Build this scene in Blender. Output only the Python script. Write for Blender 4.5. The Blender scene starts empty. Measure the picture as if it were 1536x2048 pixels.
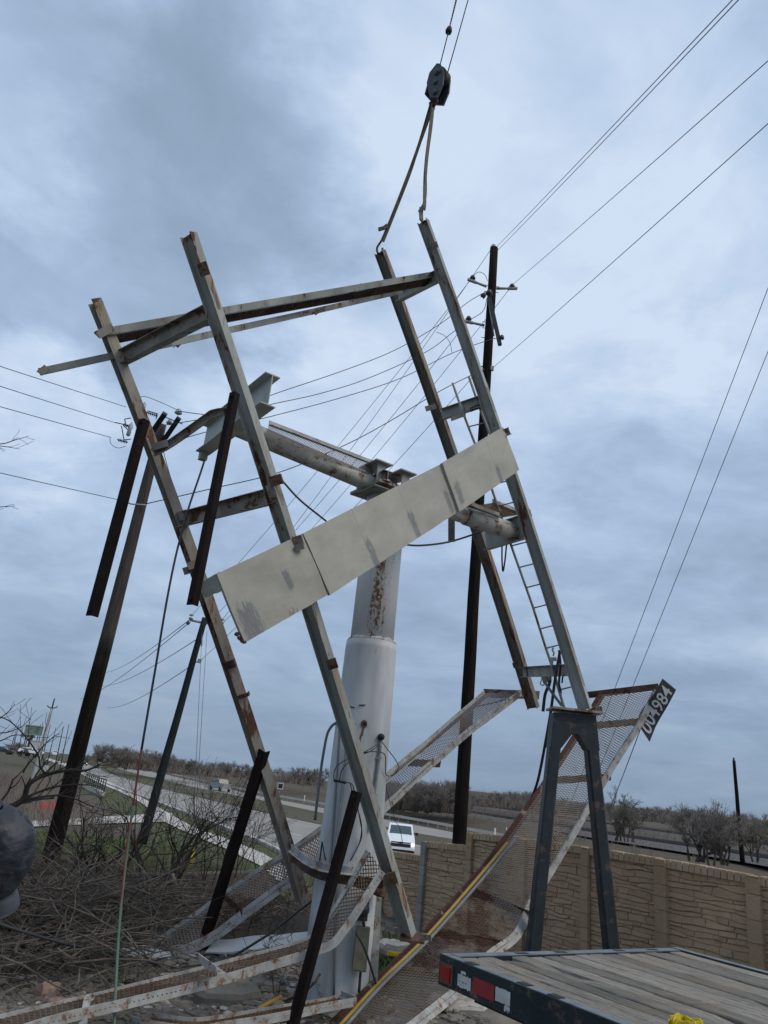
import bpy, math, random
import numpy as np
from mathutils import Vector, noise as mnoise

random.seed(7)
R = math.radians
S = bpy.context.scene
COL = S.collection

# ------------------------------------------------------------------ camera
CAM_H, FOC, PITCH, ROLL = 2.5, 1500.0, R(20), R(6)
PW, PH = 1536.0, 2048.0
FW = Vector((0, math.cos(PITCH), math.sin(PITCH)))
UP0 = Vector((0, -math.sin(PITCH), math.cos(PITCH)))
RT = Vector((1, 0, 0)) * math.cos(ROLL) + UP0 * math.sin(ROLL)
UP = UP0 * math.cos(ROLL) - Vector((1, 0, 0)) * math.sin(ROLL)
EYE = Vector((0, 0, CAM_H))
cam = bpy.data.cameras.new('camera')
cam.sensor_fit = 'VERTICAL'
cam.sensor_height = 36.0
cam.lens = 36.0 * FOC / PH
cam.clip_start = 0.05
cam.clip_end = 6000
cam_ob = bpy.data.objects.new('camera', cam)
COL.objects.link(cam_ob)
from mathutils import Matrix
cam_ob.matrix_world = Matrix(((RT.x, UP.x, -FW.x, EYE.x), (RT.y, UP.y, -FW.y, EYE.y),
                              (RT.z, UP.z, -FW.z, EYE.z), (0, 0, 0, 1)))
S.camera = cam_ob

# ------------------------------------------------------------------ view, world, sun
S.view_settings.view_transform = 'Standard'
S.view_settings.look = 'None'
S.view_settings.gamma = 1
S.view_settings.exposure = 0.0
S.render.engine = 'CYCLES'
S.cycles.max_bounces = 6
S.cycles.transparent_max_bounces = 12
SUN_EL, SUN_AZ = R(46), R(118)          # azimuth measured from +Y towards +X

W = bpy.data.worlds.new('World')
S.world = W
W.use_nodes = True
wt = W.node_tree
wt.nodes.clear()
def wn(kind, **kw):
    n = wt.nodes.new(kind)
    for k, v in kw.items():
        setattr(n, k, v)
    return n
def wl(a, b):
    wt.links.new(a, b)
def wmath(op, a, b=None, c=None):
    n = wn('ShaderNodeMath', operation=op)
    for i, v in enumerate((a, b, c)):
        if v is None:
            continue
        if isinstance(v, (int, float)):
            n.inputs[i].default_value = v
        else:
            wl(v, n.inputs[i])
    return n.outputs[0]
sky = wn('ShaderNodeTexSky', sky_type='NISHITA', sun_disc=False, sun_elevation=SUN_EL, sun_rotation=SUN_AZ)
bg_sky = wn('ShaderNodeBackground')
bg_sky.inputs[1].default_value = 0.08
wl(sky.outputs[0], bg_sky.inputs[0])
tc = wn('ShaderNodeTexCoord')
DIR = tc.outputs['Generated']
sep = wn('ShaderNodeSeparateXYZ')
wl(DIR, sep.inputs[0])
# cloud layer: the view direction carried up to a flat cloud deck
den = wmath('ADD', wmath('MAXIMUM', sep.outputs[2], 0.0), 0.22)
cmb = wn('ShaderNodeCombineXYZ')
wl(wmath('DIVIDE', sep.outputs[0], den), cmb.inputs[0])
wl(wmath('DIVIDE', sep.outputs[1], den), cmb.inputs[1])
cmb.inputs[2].default_value = 3.3
def wnoise(scale, detail, rough, dist=0.0, vec=None):
    n = wn('ShaderNodeTexNoise')
    n.inputs['Scale'].default_value = scale
    n.inputs['Detail'].default_value = detail
    n.inputs['Roughness'].default_value = rough
    n.inputs['Distortion'].default_value = dist
    wl(vec if vec is not None else cmb.outputs[0], n.inputs['Vector'])
    return n
n_big = wnoise(1.7, 7, 0.56, 0.35)
n_fine = wnoise(4.6, 7, 0.60, 0.4)
n_warp = wnoise(2.1, 7, 0.60, 0.2)
# directions of the large cloud masses, warped by noise
wsub = wn('ShaderNodeVectorMath', operation='SUBTRACT')
wl(n_warp.outputs['Color'], wsub.inputs[0])
wsub.inputs[1].default_value = (0.5, 0.5, 0.5)
wscl = wn('ShaderNodeVectorMath', operation='SCALE')
wl(wsub.outputs[0], wscl.inputs[0])
wscl.inputs['Scale'].default_value = 0.58
wadd = wn('ShaderNodeVectorMath', operation='ADD')
wl(DIR, wadd.inputs[0])
wl(wscl.outputs[0], wadd.inputs[1])
wnor = wn('ShaderNodeVectorMath', operation='NORMALIZE')
wl(wadd.outputs[0], wnor.inputs[0])
def pix_dir(x, y):
    return (FW + RT * ((x - PW / 2) / FOC) - UP * ((y - PH / 2) / FOC)).normalized()
def blob(x, y, inner, outer):
    d = wn('ShaderNodeVectorMath', operation='DOT_PRODUCT')
    wl(wnor.outputs[0], d.inputs[0])
    d.inputs[1].default_value = tuple(pix_dir(x, y))
    m = wn('ShaderNodeMapRange', interpolation_type='SMOOTHERSTEP')
    wl(d.outputs['Value'], m.inputs[0])
    m.inputs[1].default_value = math.cos(R(outer))
    m.inputs[2].default_value = math.cos(R(inner))
    return m.outputs[0]
dens = wmath('MULTIPLY', wmath('SUBTRACT', n_big.outputs['Fac'], 0.5), 1.25)
dens = wmath('ADD', dens, wmath('MULTIPLY', wmath('SUBTRACT', n_fine.outputs['Fac'], 0.5), 0.62))
dens = wmath('ADD', dens, 0.27)
for x, y, a, b, amt in ((300, 400, 4, 17, 0.25), (1420, 90, 2, 14, 0.12), (520, 300, 2, 11, 0.16), (200, 560, 2, 10, 0.14), (1380, 1090, 2, 15, 0.22), (1000, 1400, 2, 18, 0.12), (1500, 820, 1, 8, 0.08),
                        (150, 1130, 1, 9, 0.10), (1060, 230, 3, 22, -0.26), (60, 60, 2, 12, -0.14), (1250, 560, 2, 12, -0.05), (90, 800, 1, 8, -0.16),
                        (640, 800, 2, 10, -0.16)):
    dens = wmath('ADD', dens, wmath('MULTIPLY', blob(x, y, a, b), amt))
ramp = wn('ShaderNodeValToRGB')
wl(dens, ramp.inputs[0])
cr = ramp.color_ramp
cr.elements[0].position = 0.0
cr.elements[0].color = (0.68, 0.80, 0.97, 1)
cr.elements[1].position = 1.0
cr.elements[1].color = (0.27, 0.365, 0.50, 1)
for p, c in ((0.24, (0.52, 0.655, 0.865, 1)), (0.50, (0.39, 0.51, 0.70, 1)), (0.74, (0.31, 0.415, 0.565, 1))):
    e = cr.elements.new(p)
    e.color = c
# towards the horizon the deck thickens to one blue grey
hz = wn('ShaderNodeMapRange', interpolation_type='SMOOTHSTEP')
wl(sep.outputs[2], hz.inputs[0])
hz.inputs[1].default_value = 0.36
hz.inputs[2].default_value = -0.04
hmix = wn('ShaderNodeMix', data_type='RGBA')
wl(wmath('MULTIPLY', hz.outputs[0], 0.86), hmix.inputs[0])
wl(ramp.outputs[0], hmix.inputs[6])
hmix.inputs[7].default_value = (0.200, 0.288, 0.415, 1)
bg_cl = wn('ShaderNodeBackground')
bg_cl.inputs[1].default_value = 1.0
wl(hmix.outputs[2], bg_cl.inputs[0])
msh = wn('ShaderNodeMixShader')
msh.inputs[0].default_value = 0.92
wl(bg_sky.outputs[0], msh.inputs[1])
wl(bg_cl.outputs[0], msh.inputs[2])
wout = wn('ShaderNodeOutputWorld')
wl(msh.outputs[0], wout.inputs[0])

sun = bpy.data.lights.new('sun', 'SUN')
sun.energy = 1.5
sun.angle = R(32)
sun.color = (1.0, 0.88, 0.70)
sun_ob = bpy.data.objects.new('sun', sun)
COL.objects.link(sun_ob)
sdir = Vector((math.sin(SUN_AZ) * math.cos(SUN_EL), math.cos(SUN_AZ) * math.cos(SUN_EL), math.sin(SUN_EL)))
sun_ob.rotation_euler = (-sdir).to_track_quat('-Z', 'Y').to_euler()

# ------------------------------------------------------------------ geometry helpers
def V(*a):
    return Vector(a)
def ray(x, y):
    return FW + RT * ((x - PW / 2) / FOC) - UP * ((y - PH / 2) / FOC)
def at(x, y, D):
    """the place seen at x, y of the photograph, D metres in front of the lens"""
    return EYE + ray(x, y) * D
def at_y(x, y, Y):
    r = ray(x, y)
    return EYE + r * (Y / r.y)
def on_z(x, y, z):
    r = ray(x, y)
    return EYE + r * ((z - CAM_H) / r.z)
def proj(p):
    v = Vector(p) - EYE
    d = v.dot(FW)
    return PW / 2 + FOC * v.dot(RT) / d, PH / 2 - FOC * v.dot(UP) / d
def plumb(p, y):
    """point straight below (or above) p that is seen at height y of the photograph"""
    lo, hi = -30.0, 30.0
    for _ in range(50):
        m = (lo + hi) / 2
        q = p + V(0, 0, m)
        if (q - EYE).dot(FW) < 0.2 or proj(q)[1] > y:
            lo = m
        else:
            hi = m
    return p + V(0, 0, (lo + hi) / 2)

class MB:
    def __init__(self):
        self.v, self.f, self.s, self.uv = [], [], [], {}
    def face(self, pts, smooth=False, uv=None):
        b = len(self.v)
        self.v.extend(tuple(p) for p in pts)
        self.f.append(tuple(range(b, b + len(pts))))
        self.s.append(smooth)
        if uv is not None:
            self.uv[len(self.f) - 1] = uv
        return self
    def grid(self, verts, faces, smooth=False):
        b = len(self.v)
        self.v.extend(tuple(p) for p in verts)
        for f in faces:
            self.f.append(tuple(i + b for i in f))
            self.s.append(smooth)
        return self
    def box(self, c, ax, ay, az):
        """ax, ay, az are half extents as vectors"""
        c, ax, ay, az = Vector(c), Vector(ax), Vector(ay), Vector(az)
        p = [c + ax * sx + ay * sy + az * sz for sz in (-1, 1) for sy in (-1, 1) for sx in (-1, 1)]
        fs = [(0, 2, 3, 1), (4, 5, 7, 6), (0, 1, 5, 4), (2, 6, 7, 3), (0, 4, 6, 2), (1, 3, 7, 5)]
        return self.grid(p, fs)
    def abox(self, x0, x1, y0, y1, z0, z1):
        return self.box(((x0 + x1) / 2, (y0 + y1) / 2, (z0 + z1) / 2), ((x1 - x0) / 2, 0, 0), (0, (y1 - y0) / 2, 0), (0, 0, (z1 - z0) / 2))
    def prism(self, prof, pts, u, smooth=False, v=None):
        """closed profile [(a, b)] swept along pts; a runs along u (made square to the path), b along the third axis"""
        pts = [Vector(p) for p in pts]
        n = len(prof)
        ring = []
        for i, p in enumerate(pts):
            t = (pts[min(i + 1, len(pts) - 1)] - pts[max(i - 1, 0)]).normalized()
            uu = Vector(u)
            uu = (uu - t * uu.dot(t)).normalized()
            vv = t.cross(uu)
            if v is not None and vv.dot(Vector(v)) < 0:
                vv = -vv
            ring.append([p + uu * a + vv * b for a, b in prof])
        verts = [q for r in ring for q in r]
        fs = []
        for i in range(len(pts) - 1):
            for j in range(n):
                k = (j + 1) % n
                fs.append((i * n + j, i * n + k, (i + 1) * n + k, (i + 1) * n + j))
        fs.append(tuple(range(n - 1, -1, -1)))
        fs.append(tuple((len(pts) - 1) * n + j for j in range(n)))
        return self.grid(verts, fs, smooth)
    def tube(self, pts, r, n=8, caps=True):
        pts = [Vector(p) for p in pts]
        rr = r if isinstance(r, (list, tuple)) else [r] * len(pts)
        verts, fs = [], []
        ref = None
        for i, p in enumerate(pts):
            t = (pts[min(i + 1, len(pts) - 1)] - pts[max(i - 1, 0)])
            t = t.normalized() if t.length > 1e-9 else V(0, 0, 1)
            if ref is None:
                ref = V(1, 0, 0) if abs(t.x) < 0.8 else V(0, 1, 0)
            a = (ref - t * ref.dot(t))
            if a.length < 1e-6:
                a = t.orthogonal()
            a.normalize()
            ref = a
            b = t.cross(a)
            for j in range(n):
                g = 2 * math.pi * j / n
                verts.append(p + a * (math.cos(g) * rr[i]) + b * (math.sin(g) * rr[i]))
        for i in range(len(pts) - 1):
            for j in range(n):
                k = (j + 1) % n
                fs.append((i * n + j, i * n + k, (i + 1) * n + k, (i + 1) * n + j))
        self.grid(verts, fs, n > 4)
        if caps and n > 3:
            b = len(self.v) - len(verts)
            self.f.append(tuple(b + j for j in range(n - 1, -1, -1)))
            self.f.append(tuple(b + (len(pts) - 1) * n + j for j in range(n)))
            self.s += [False, False]
        return self
    def lathe(self, base, axis, prof, n=16):
        """prof: [(radius, distance along axis)]"""
        axis = Vector(axis).normalized()
        return self.tube([Vector(base) + axis * h for r, h in prof], [max(r, 1e-4) for r, h in prof], n)
    def ball(self, c, rx, ry=None, rz=None, n=10, jitter=0.0):
        ry = ry or rx
        rz = rz or rx
        c = Vector(c)
        verts, fs = [], []
        m = max(4, n // 2 + 1)
        for i in range(m + 1):
            ph = math.pi * i / m
            for j in range(n):
                g = 2 * math.pi * j / n
                k = 1 + random.uniform(-jitter, jitter)
                verts.append(c + V(rx * math.sin(ph) * math.cos(g) * k, ry * math.sin(ph) * math.sin(g) * k, rz * math.cos(ph) * k))
        for i in range(m):
            for j in range(n):
                k = (j + 1) % n
                fs.append((i * n + j, (i + 1) * n + j, (i + 1) * n + k, i * n + k))
        return self.grid(verts, fs, jitter == 0)
    def build(self, name, mat, parent=None, origin=None, local=False):
        o_ = Vector((0, 0, 0))
        if not local:
            if parent is not None:
                o_ = Vector(parent['_o']) if '_o' in parent else Vector((0, 0, 0))
            elif origin is not None:
                o_ = Vector(origin)
        me = bpy.data.meshes.new(name)
        me.from_pydata([tuple(Vector(p) - o_) for p in self.v], [], self.f)
        me.polygons.foreach_set('use_smooth', self.s)
        if self.uv:
            lay = me.uv_layers.new(name='UVMap')
            for fi, uv in self.uv.items():
                for li, c in zip(me.polygons[fi].loop_indices, uv):
                    lay.data[li].uv = c
        me.materials.append(mat)
        me.update()
        ob = bpy.data.objects.new(name, me)
        COL.objects.link(ob)
        ob['_o'] = tuple(o_)
        if parent is not None:
            ob.parent = parent
        elif not local:
            ob.location = o_
        return ob

def tag(o, label=None, cat=None, group=None, kind=None):
    if label and not kind:
        kind = 'thing'
    for k, v in (('label', label), ('category', cat), ('group', group), ('kind', kind)):
        if v:
            o[k] = v
    return o
def thing(name, label, cat, loc, group=None, rz=0.0):
    o = bpy.data.objects.new(name, None)
    o.empty_display_size = 0.2
    COL.objects.link(o)
    o.location = Vector(loc)
    o.rotation_euler.z = rz
    o['_o'] = tuple(Vector(loc))
    return tag(o, label, cat, group)
def copy_tree(o, parent=None):
    c = o.copy()
    COL.objects.link(c)
    c.parent = parent
    for ch in [k for k in o.children]:
        copy_tree(ch, c)
    return c
def rnd(a, b):
    return random.uniform(a, b)
def lerp(a, b, t):
    return a + (b - a) * t
def poly_at(pts, s):
    """point at fraction s (by length) of a polyline"""
    L = [0.0]
    for a, b in zip(pts, pts[1:]):
        L.append(L[-1] + (b - a).length)
    d = s * L[-1]
    for i in range(len(pts) - 1):
        if d <= L[i + 1] or i == len(pts) - 2:
            return pts[i].lerp(pts[i + 1], min(1, max(0, (d - L[i]) / max(1e-9, L[i + 1] - L[i]))))
def poly_len(pts):
    return sum((b - a).length for a, b in zip(pts, pts[1:]))
def smooth_poly(pts, n):
    """Catmull-Rom through pts, n steps per span"""
    out = []
    P_ = [pts[0] * 2 - pts[1]] + list(pts) + [pts[-1] * 2 - pts[-2]]
    for i in range(1, len(P_) - 2):
        p0, p1, p2, p3 = P_[i - 1], P_[i], P_[i + 1], P_[i + 2]
        for k in range(n):
            t = k / n
            out.append(0.5 * ((2 * p1) + (p2 - p0) * t + (2 * p0 - 5 * p1 + 4 * p2 - p3) * t * t + (3 * p1 - p0 - 3 * p2 + p3) * t ** 3))
    out.append(pts[-1])
    return out

# profiles (a along u, b along the other axis)
def I_prof(h, b, tf=0.012, tw=0.009):
    H, B, w = h / 2, b / 2, tw / 2
    return [(-H, -B), (-H, B), (-H + tf, B), (-H + tf, w), (H - tf, w), (H - tf, B), (H, B), (H, -B), (H - tf, -B), (H - tf, -w), (-H + tf, -w), (-H + tf, -B)]
def L_prof(a, b, t=0.008):
    return [(0, 0), (a, 0), (a, t), (t, t), (t, b), (0, b)]
def C_prof(h, b, t=0.01):
    H = h / 2
    return [(-H, 0), (-H, b), (-H + t, b), (-H + t, t), (H - t, t), (H - t, b), (H, b), (H, 0)]
def rect_prof(a, b):
    return [(-a / 2, -b / 2), (a / 2, -b / 2), (a / 2, b / 2), (-a / 2, b / 2)]

def grating(mb, A, B, cell=0.045, aspect=2.0, w=0.008, t=0.006, keep=None):
    """expanded metal between the polylines A and B: zigzag strands that meet in diamonds"""
    La = (poly_len(A) + poly_len(B)) / 2
    Wd = (poly_at(A, 0.5) - poly_at(B, 0.5)).length
    n = max(2, int(2 * La / cell))
    m = max(2, int(round(Wd / (cell * aspect / 2))))
    eps = 1e-3
    for k in range(n):
        prev = None
        for j in range(m + 1):
            s = min(1.0, max(0.0, (k + (0.5 if (j + k) % 2 == 0 else -0.5) + 0.5) / n))
            a, b = poly_at(A, s), poly_at(B, s)
            p = a.lerp(b, j / m)
            if prev is not None and (keep is None or keep(s, j / m)):
                d = (p - prev)
                tang = (poly_at(A, min(1, s + 0.01)) - poly_at(A, max(0, s - 0.01))).normalized()
                nrm = tang.cross((b - a).normalized()).normalized()
                side = d.normalized().cross(nrm).normalized()
                sl = (side * 0.8 + nrm * 0.6) * (w / 2)
                th = (nrm * 0.8 - side * 0.6) * (t / 2)
                q = [prev - sl - th, prev + sl - th, prev + sl + th, prev - sl + th, p - sl - th, p + sl - th, p + sl + th, p - sl + th]
                mb.grid(q, [(0, 1, 5, 4), (1, 2, 6, 5), (2, 3, 7, 6), (3, 0, 4, 7)])
            prev = p
    return mb

# ------------------------------------------------------------------ materials
MATS = {}
def new_mat(name):
    m = bpy.data.materials.new(name)
    m.use_nodes = True
    t = m.node_tree
    b = t.nodes['Principled BSDF']
    return m, t, b
def nd(t, kind, **kw):
    n = t.nodes.new(kind)
    for k, v in kw.items():
        setattr(n, k, v)
    return n
def noise_node(t, vec, scale, detail=4, rough=0.55, dist=0.0):
    n = nd(t, 'ShaderNodeTexNoise')
    n.inputs['Scale'].default_value = scale
    n.inputs['Detail'].default_value = detail
    n.inputs['Roughness'].default_value = rough
    n.inputs['Distortion'].default_value = dist
    if vec is not None:
        t.links.new(vec, n.inputs['Vector'])
    return n.outputs['Fac']
def rng(t, val, a, b, c=0.0, d=1.0):
    n = nd(t, 'ShaderNodeMapRange')
    t.links.new(val, n.inputs[0])
    for i, v in enumerate((a, b, c, d)):
        n.inputs[i + 1].default_value = v
    return n.outputs[0]
def mix(t, fac, a, b):
    n = nd(t, 'ShaderNodeMix', data_type='RGBA')
    if isinstance(fac, (int, float)):
        n.inputs[0].default_value = fac
    else:
        t.links.new(fac, n.inputs[0])
    for v, i in ((a, 6), (b, 7)):
        if isinstance(v, tuple):
            n.inputs[i].default_value = (v[0], v[1], v[2], 1)
        else:
            t.links.new(v, n.inputs[i])
    return n.outputs[2]
def mth(t, op, a, b=None):
    n = nd(t, 'ShaderNodeMath', operation=op)
    for i, v in enumerate((a, b)):
        if v is None:
            continue
        if isinstance(v, (int, float)):
            n.inputs[i].default_value = v
        else:
            t.links.new(v, n.inputs[i])
    return n.outputs[0]
def obj_vec(t, scale=(1, 1, 1)):
    c = nd(t, 'ShaderNodeTexCoord')
    m = nd(t, 'ShaderNodeMapping')
    m.inputs['Scale'].default_value = scale
    t.links.new(c.outputs['Object'], m.inputs[0])
    return m.outputs[0]
def bump(t, b, h, strength=0.3, dist=0.02):
    n = nd(t, 'ShaderNodeBump')
    n.inputs['Strength'].default_value = strength
    n.inputs['Distance'].default_value = dist
    t.links.new(h, n.inputs['Height'])
    t.links.new(n.outputs[0], b.inputs['Normal'])
def steel(name, base, rust=0.3, rust_col=(0.075, 0.036, 0.024), rough=0.55, stretch=(1, 1, 1), scale=2.2, var=0.25, metal=0.0, along=None, keep=0.22):
    """weathered paint with rust coming through in patches, runs and specks"""
    m, t, b = new_mat(name)
    v = obj_vec(t, stretch)
    if along is not None:
        # runs and scabs drawn out along the member
        a_ = Vector(along).normalized()
        dp = nd(t, 'ShaderNodeVectorMath', operation='DOT_PRODUCT')
        t.links.new(v, dp.inputs[0])
        dp.inputs[1].default_value = tuple(a_)
        sc2 = nd(t, 'ShaderNodeVectorMath', operation='SCALE')
        sc2.inputs[0].default_value = tuple(a_ * (keep - 1))
        t.links.new(dp.outputs['Value'], sc2.inputs['Scale'])
        ad = nd(t, 'ShaderNodeVectorMath', operation='ADD')
        t.links.new(v, ad.inputs[0])
        t.links.new(sc2.outputs[0], ad.inputs[1])
        v = ad.outputs[0]
    n1 = noise_node(t, v, scale, 6, 0.62, 0.4)
    n2 = noise_node(t, v, scale * 9, 4, 0.6)
    n3 = noise_node(t, v, scale * 0.6, 3, 0.5)
    th = 0.72 - 0.36 * rust
    mask = rng(t, mth(t, 'ADD', mth(t, 'MULTIPLY', n1, 0.75), mth(t, 'MULTIPLY', n2, 0.25)), th, th + 0.05)
    specks = rng(t, n2, 0.70 - 0.12 * rust, 0.74 - 0.12 * rust)
    mask = mth(t, 'MAXIMUM', mask, mth(t, 'MULTIPLY', specks, 0.7))
    dirt = rng(t, n3, 0.35, 0.7, 1.0 - var, 1.0 + var * 0.4)
    hb = nd(t, 'ShaderNodeHueSaturation')
    hb.inputs['Color'].default_value = (*base, 1)
    t.links.new(dirt, hb.inputs['Value'])
    halo = rng(t, mth(t, 'ADD', mth(t, 'MULTIPLY', n1, 0.75), mth(t, 'MULTIPLY', n2, 0.25)), th - 0.09, th + 0.02, 0.0, 0.5)
    c1 = mix(t, halo, hb.outputs[0], (0.24, 0.155, 0.095))
    rc = mix(t, rng(t, mth(t, 'ADD', mth(t, 'MULTIPLY', n2, 0.5), mth(t, 'MULTIPLY', n3, 0.5)), 0.42, 0.62), rust_col, (rust_col[0] * 1.7, rust_col[1] * 1.6, rust_col[2] * 1.45))
    c = mix(t, mask, c1, rc)
    t.links.new(c, b.inputs['Base Color'])
    b.inputs['Metallic'].default_value = metal
    b.inputs['Specular IOR Level'].default_value = 0.28
    t.links.new(rng(t, mask, 0, 1, rough, 0.9), b.inputs['Roughness'])
    bump(t, b, mth(t, 'ADD', mth(t, 'MULTIPLY', mask, -0.5), n2), 0.25, 0.006)
    MATS[name] = m
    return m
def plain(name, col, rough=0.6, var=0.2, scale=6.0, metal=0.0, bmp=0.15, bd=0.01, stretch=(1, 1, 1), spec=0.5):
    m, t, b = new_mat(name)
    v = obj_vec(t, stretch)
    n1 = noise_node(t, v, scale, 5, 0.6)
    c = mix(t, rng(t, n1, 0.3, 0.7), tuple(x * (1 - var) for x in col), tuple(min(1, x * (1 + var)) for x in col))
    t.links.new(c, b.inputs['Base Color'])
    b.inputs['Roughness'].default_value = rough
    b.inputs['Metallic'].default_value = metal
    b.inputs['Specular IOR Level'].default_value = spec
    if bmp:
        bump(t, b, n1, bmp, bd)
    MATS[name] = m
    return m

LEAN = (0.29, 0.12, -0.95)
M_PAINT = steel('grey_painted_steel', (0.34, 0.365, 0.345), 0.42, scale=4.0, along=LEAN, var=0.35)
M_RUSTY = steel('rusty_painted_steel', (0.33, 0.32, 0.285), 0.50, scale=3.6, along=LEAN, var=0.4)
M_CROSS = steel('stained_painted_steel', (0.27, 0.28, 0.26), 0.52, scale=4.5, along=(0.9, 0.1, 0.35), var=0.4)
M_UPR3 = steel('rusted_rear_upright', (0.19, 0.195, 0.18), 0.50, scale=3.4, along=LEAN, var=0.4, rust_col=(0.085, 0.045, 0.028))
M_BROWN = steel('rust_brown_steel', (0.050, 0.030, 0.024), 0.5, rust_col=(0.040, 0.018, 0.013), rough=0.8)
M_WHITE = steel('white_column_paint', (0.52, 0.55, 0.57), 0.05, scale=2.2, var=0.42, rough=0.5, stretch=(1.8, 1.8, 0.45))
M_PIPE = steel('flaking_pipe_paint', (0.50, 0.50, 0.46), 0.46, scale=7.0, rust_col=(0.105, 0.05, 0.026), var=0.2)
M_UPPER = None
M_RAIL = steel('white_rail_paint', (0.42, 0.435, 0.43), 0.44, scale=9.0, rust_col=(0.13, 0.068, 0.04), var=0.25)
M_RAILR = steel('rusted_rail', (0.36, 0.33, 0.29), 0.92, scale=3.0, rust_col=(0.066, 0.032, 0.024))
M_GRATE = steel('rusty_grating', (0.20, 0.18, 0.165), 0.66, scale=0.9, rust_col=(0.060, 0.036, 0.028))
M_GRATEW = steel('galvanised_grating', (0.22, 0.21, 0.225), 0.45, scale=0.8, rust_col=(0.13, 0.075, 0.055))
M_GRATEB = steel('brown_grating', (0.15, 0.105, 0.07), 0.8, scale=0.9, rust_col=(0.088, 0.054, 0.034))
M_STAND = steel('dark_green_grey_steel', (0.029, 0.038, 0.042), 0.22, scale=5.0, rough=0.5, rust_col=(0.05, 0.032, 0.026))
M_TRAIL = steel('dark_trailer_paint', (0.015, 0.026, 0.030), 0.28, scale=4.0, rough=0.5, rust_col=(0.08, 0.085, 0.085))
M_BRACE = plain('dark_brown_angle', (0.014, 0.0092, 0.0088), 0.8, 0.45, 5, bmp=0.3, spec=0.12)
M_STAIN = steel('rust_stained_flange', (0.31, 0.265, 0.20), 0.56, scale=6.0, along=LEAN, keep=0.10, rust_col=(0.10, 0.052, 0.030))
M_BLOCK = plain('dark_block_paint', (0.035, 0.05, 0.06), 0.5)
M_BLACK = plain('black_rubber', (0.012, 0.012, 0.013), 0.7)
M_CABLE = plain('dark_cable', (0.03, 0.032, 0.034), 0.6, bmp=0)
M_WIRE = plain('grey_wire', (0.05, 0.055, 0.06), 0.5, bmp=0)
M_ROPEG = plain('green_rope', (0.10, 0.17, 0.13), 0.9)
M_ROPER = plain('red_rope', (0.17, 0.045, 0.04), 0.9)
M_SLING = plain('worn_webbing', (0.17, 0.15, 0.12), 0.9, 0.3, 12)
M_POLE = plain('creosoted_pole', (0.012, 0.009, 0.008), 0.9, 0.6, 3.0, stretch=(7, 7, 0.5), bmp=0.6, bd=0.02, spec=0.1)
M_POLEB = plain('weathered_pole', (0.046, 0.037, 0.033), 0.9, 0.55, 3.0, stretch=(7, 7, 0.5), bmp=0.6, bd=0.02)
M_POLEG = plain('dark_green_pole', (0.018, 0.024, 0.026), 0.85, 0.4, 3.0, stretch=(7, 7, 0.5), spec=0.1)
M_ARM = plain('dark_crossarm', (0.018, 0.026, 0.028), 0.8)
M_CONCP = plain('concrete_pole', (0.36, 0.37, 0.36), 0.8)
M_PORC = plain('glazed_porcelain', (0.30, 0.34, 0.34), 0.25, 0.1)
M_PORCD = plain('dark_porcelain', (0.05, 0.055, 0.055), 0.3, 0.1)
M_GALV = plain('galvanised_steel', (0.30, 0.31, 0.31), 0.5, 0.15, metal=0.3)
M_CONC = plain('pale_concrete', (0.50, 0.47, 0.42), 0.85, 0.12, 1.5)
M_KERB = plain('grey_concrete', (0.30, 0.28, 0.25), 0.9, 0.2, 2.0)
M_YEL = plain('yellow_plastic', (0.60, 0.45, 0.01), 0.5, 0.1)
M_YELP = plain('yellow_pipe_paint', (0.36, 0.235, 0.035), 0.5, 0.15)
M_ORANGE = plain('orange_plastic', (0.75, 0.065, 0.025), 0.6, 0.12)
M_CARW = plain('white_car_paint', (0.78, 0.80, 0.82), 0.25, 0.02, bmp=0)
M_CARS = plain('silver_car_paint', (0.27, 0.275, 0.28), 0.3, 0.05, bmp=0)
M_CARD = plain('dark_car_paint', (0.03, 0.032, 0.035), 0.3, 0.05, bmp=0)
M_GLASS = plain('dark_glass', (0.05, 0.075, 0.08), 0.1, 0.1, bmp=0)
M_TYRE = plain('tyre_rubber', (0.015, 0.015, 0.015), 0.85)
M_REDL = plain('red_lens', (0.28, 0.012, 0.012), 0.3, 0.1, bmp=0)
M_REDT = plain('red_reflective_tape', (0.26, 0.018, 0.022), 0.5, 0.15, 9, bmp=0)
M_WHT = plain('white_reflective_tape', (0.50, 0.50, 0.48), 0.5, 0.22, 9, bmp=0)
M_SHEET = plain('dirty_white_sheet', (0.52, 0.52, 0.50), 0.6, 0.14, 2)
M_BARK = plain('bare_bark', (0.060, 0.048, 0.040), 0.95, 0.45, 2.0, bmp=0)
M_BARKD = plain('dark_bark', (0.038, 0.031, 0.027), 0.95, 0.4, 2.0, bmp=0)
M_FARB = plain('hazed_far_twigs', (0.18, 0.158, 0.14), 0.95, 0.35, 0.2, bmp=0)  # paler than real twigs: distance haze is put into the colour
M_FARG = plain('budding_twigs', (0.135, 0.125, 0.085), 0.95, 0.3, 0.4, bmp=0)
M_STICK = plain('dead_sticks', (0.115, 0.095, 0.076), 0.95, 0.7, 4.0, bmp=0)
M_ROCK = plain('rubble_stone', (0.165, 0.148, 0.125), 0.95, 0.45, 2.0, bmp=0.5, bd=0.03)
M_ROCKW = plain('pale_rubble', (0.42, 0.40, 0.37), 0.95, 0.2, 5)
M_ROCKP = plain('pinkish_stone', (0.34, 0.22, 0.18), 0.95, 0.2, 5)
M_WEED = plain('weed_leaves', (0.07, 0.10, 0.03), 0.8, 0.4, 8, bmp=0)
M_GRASSB = plain('grass_blades', (0.075, 0.115, 0.030), 0.85, 0.45, 0.8, bmp=0)
M_DRYB = plain('dry_grass_blades', (0.17, 0.145, 0.095), 0.9, 0.4, 0.6, bmp=0)
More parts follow.
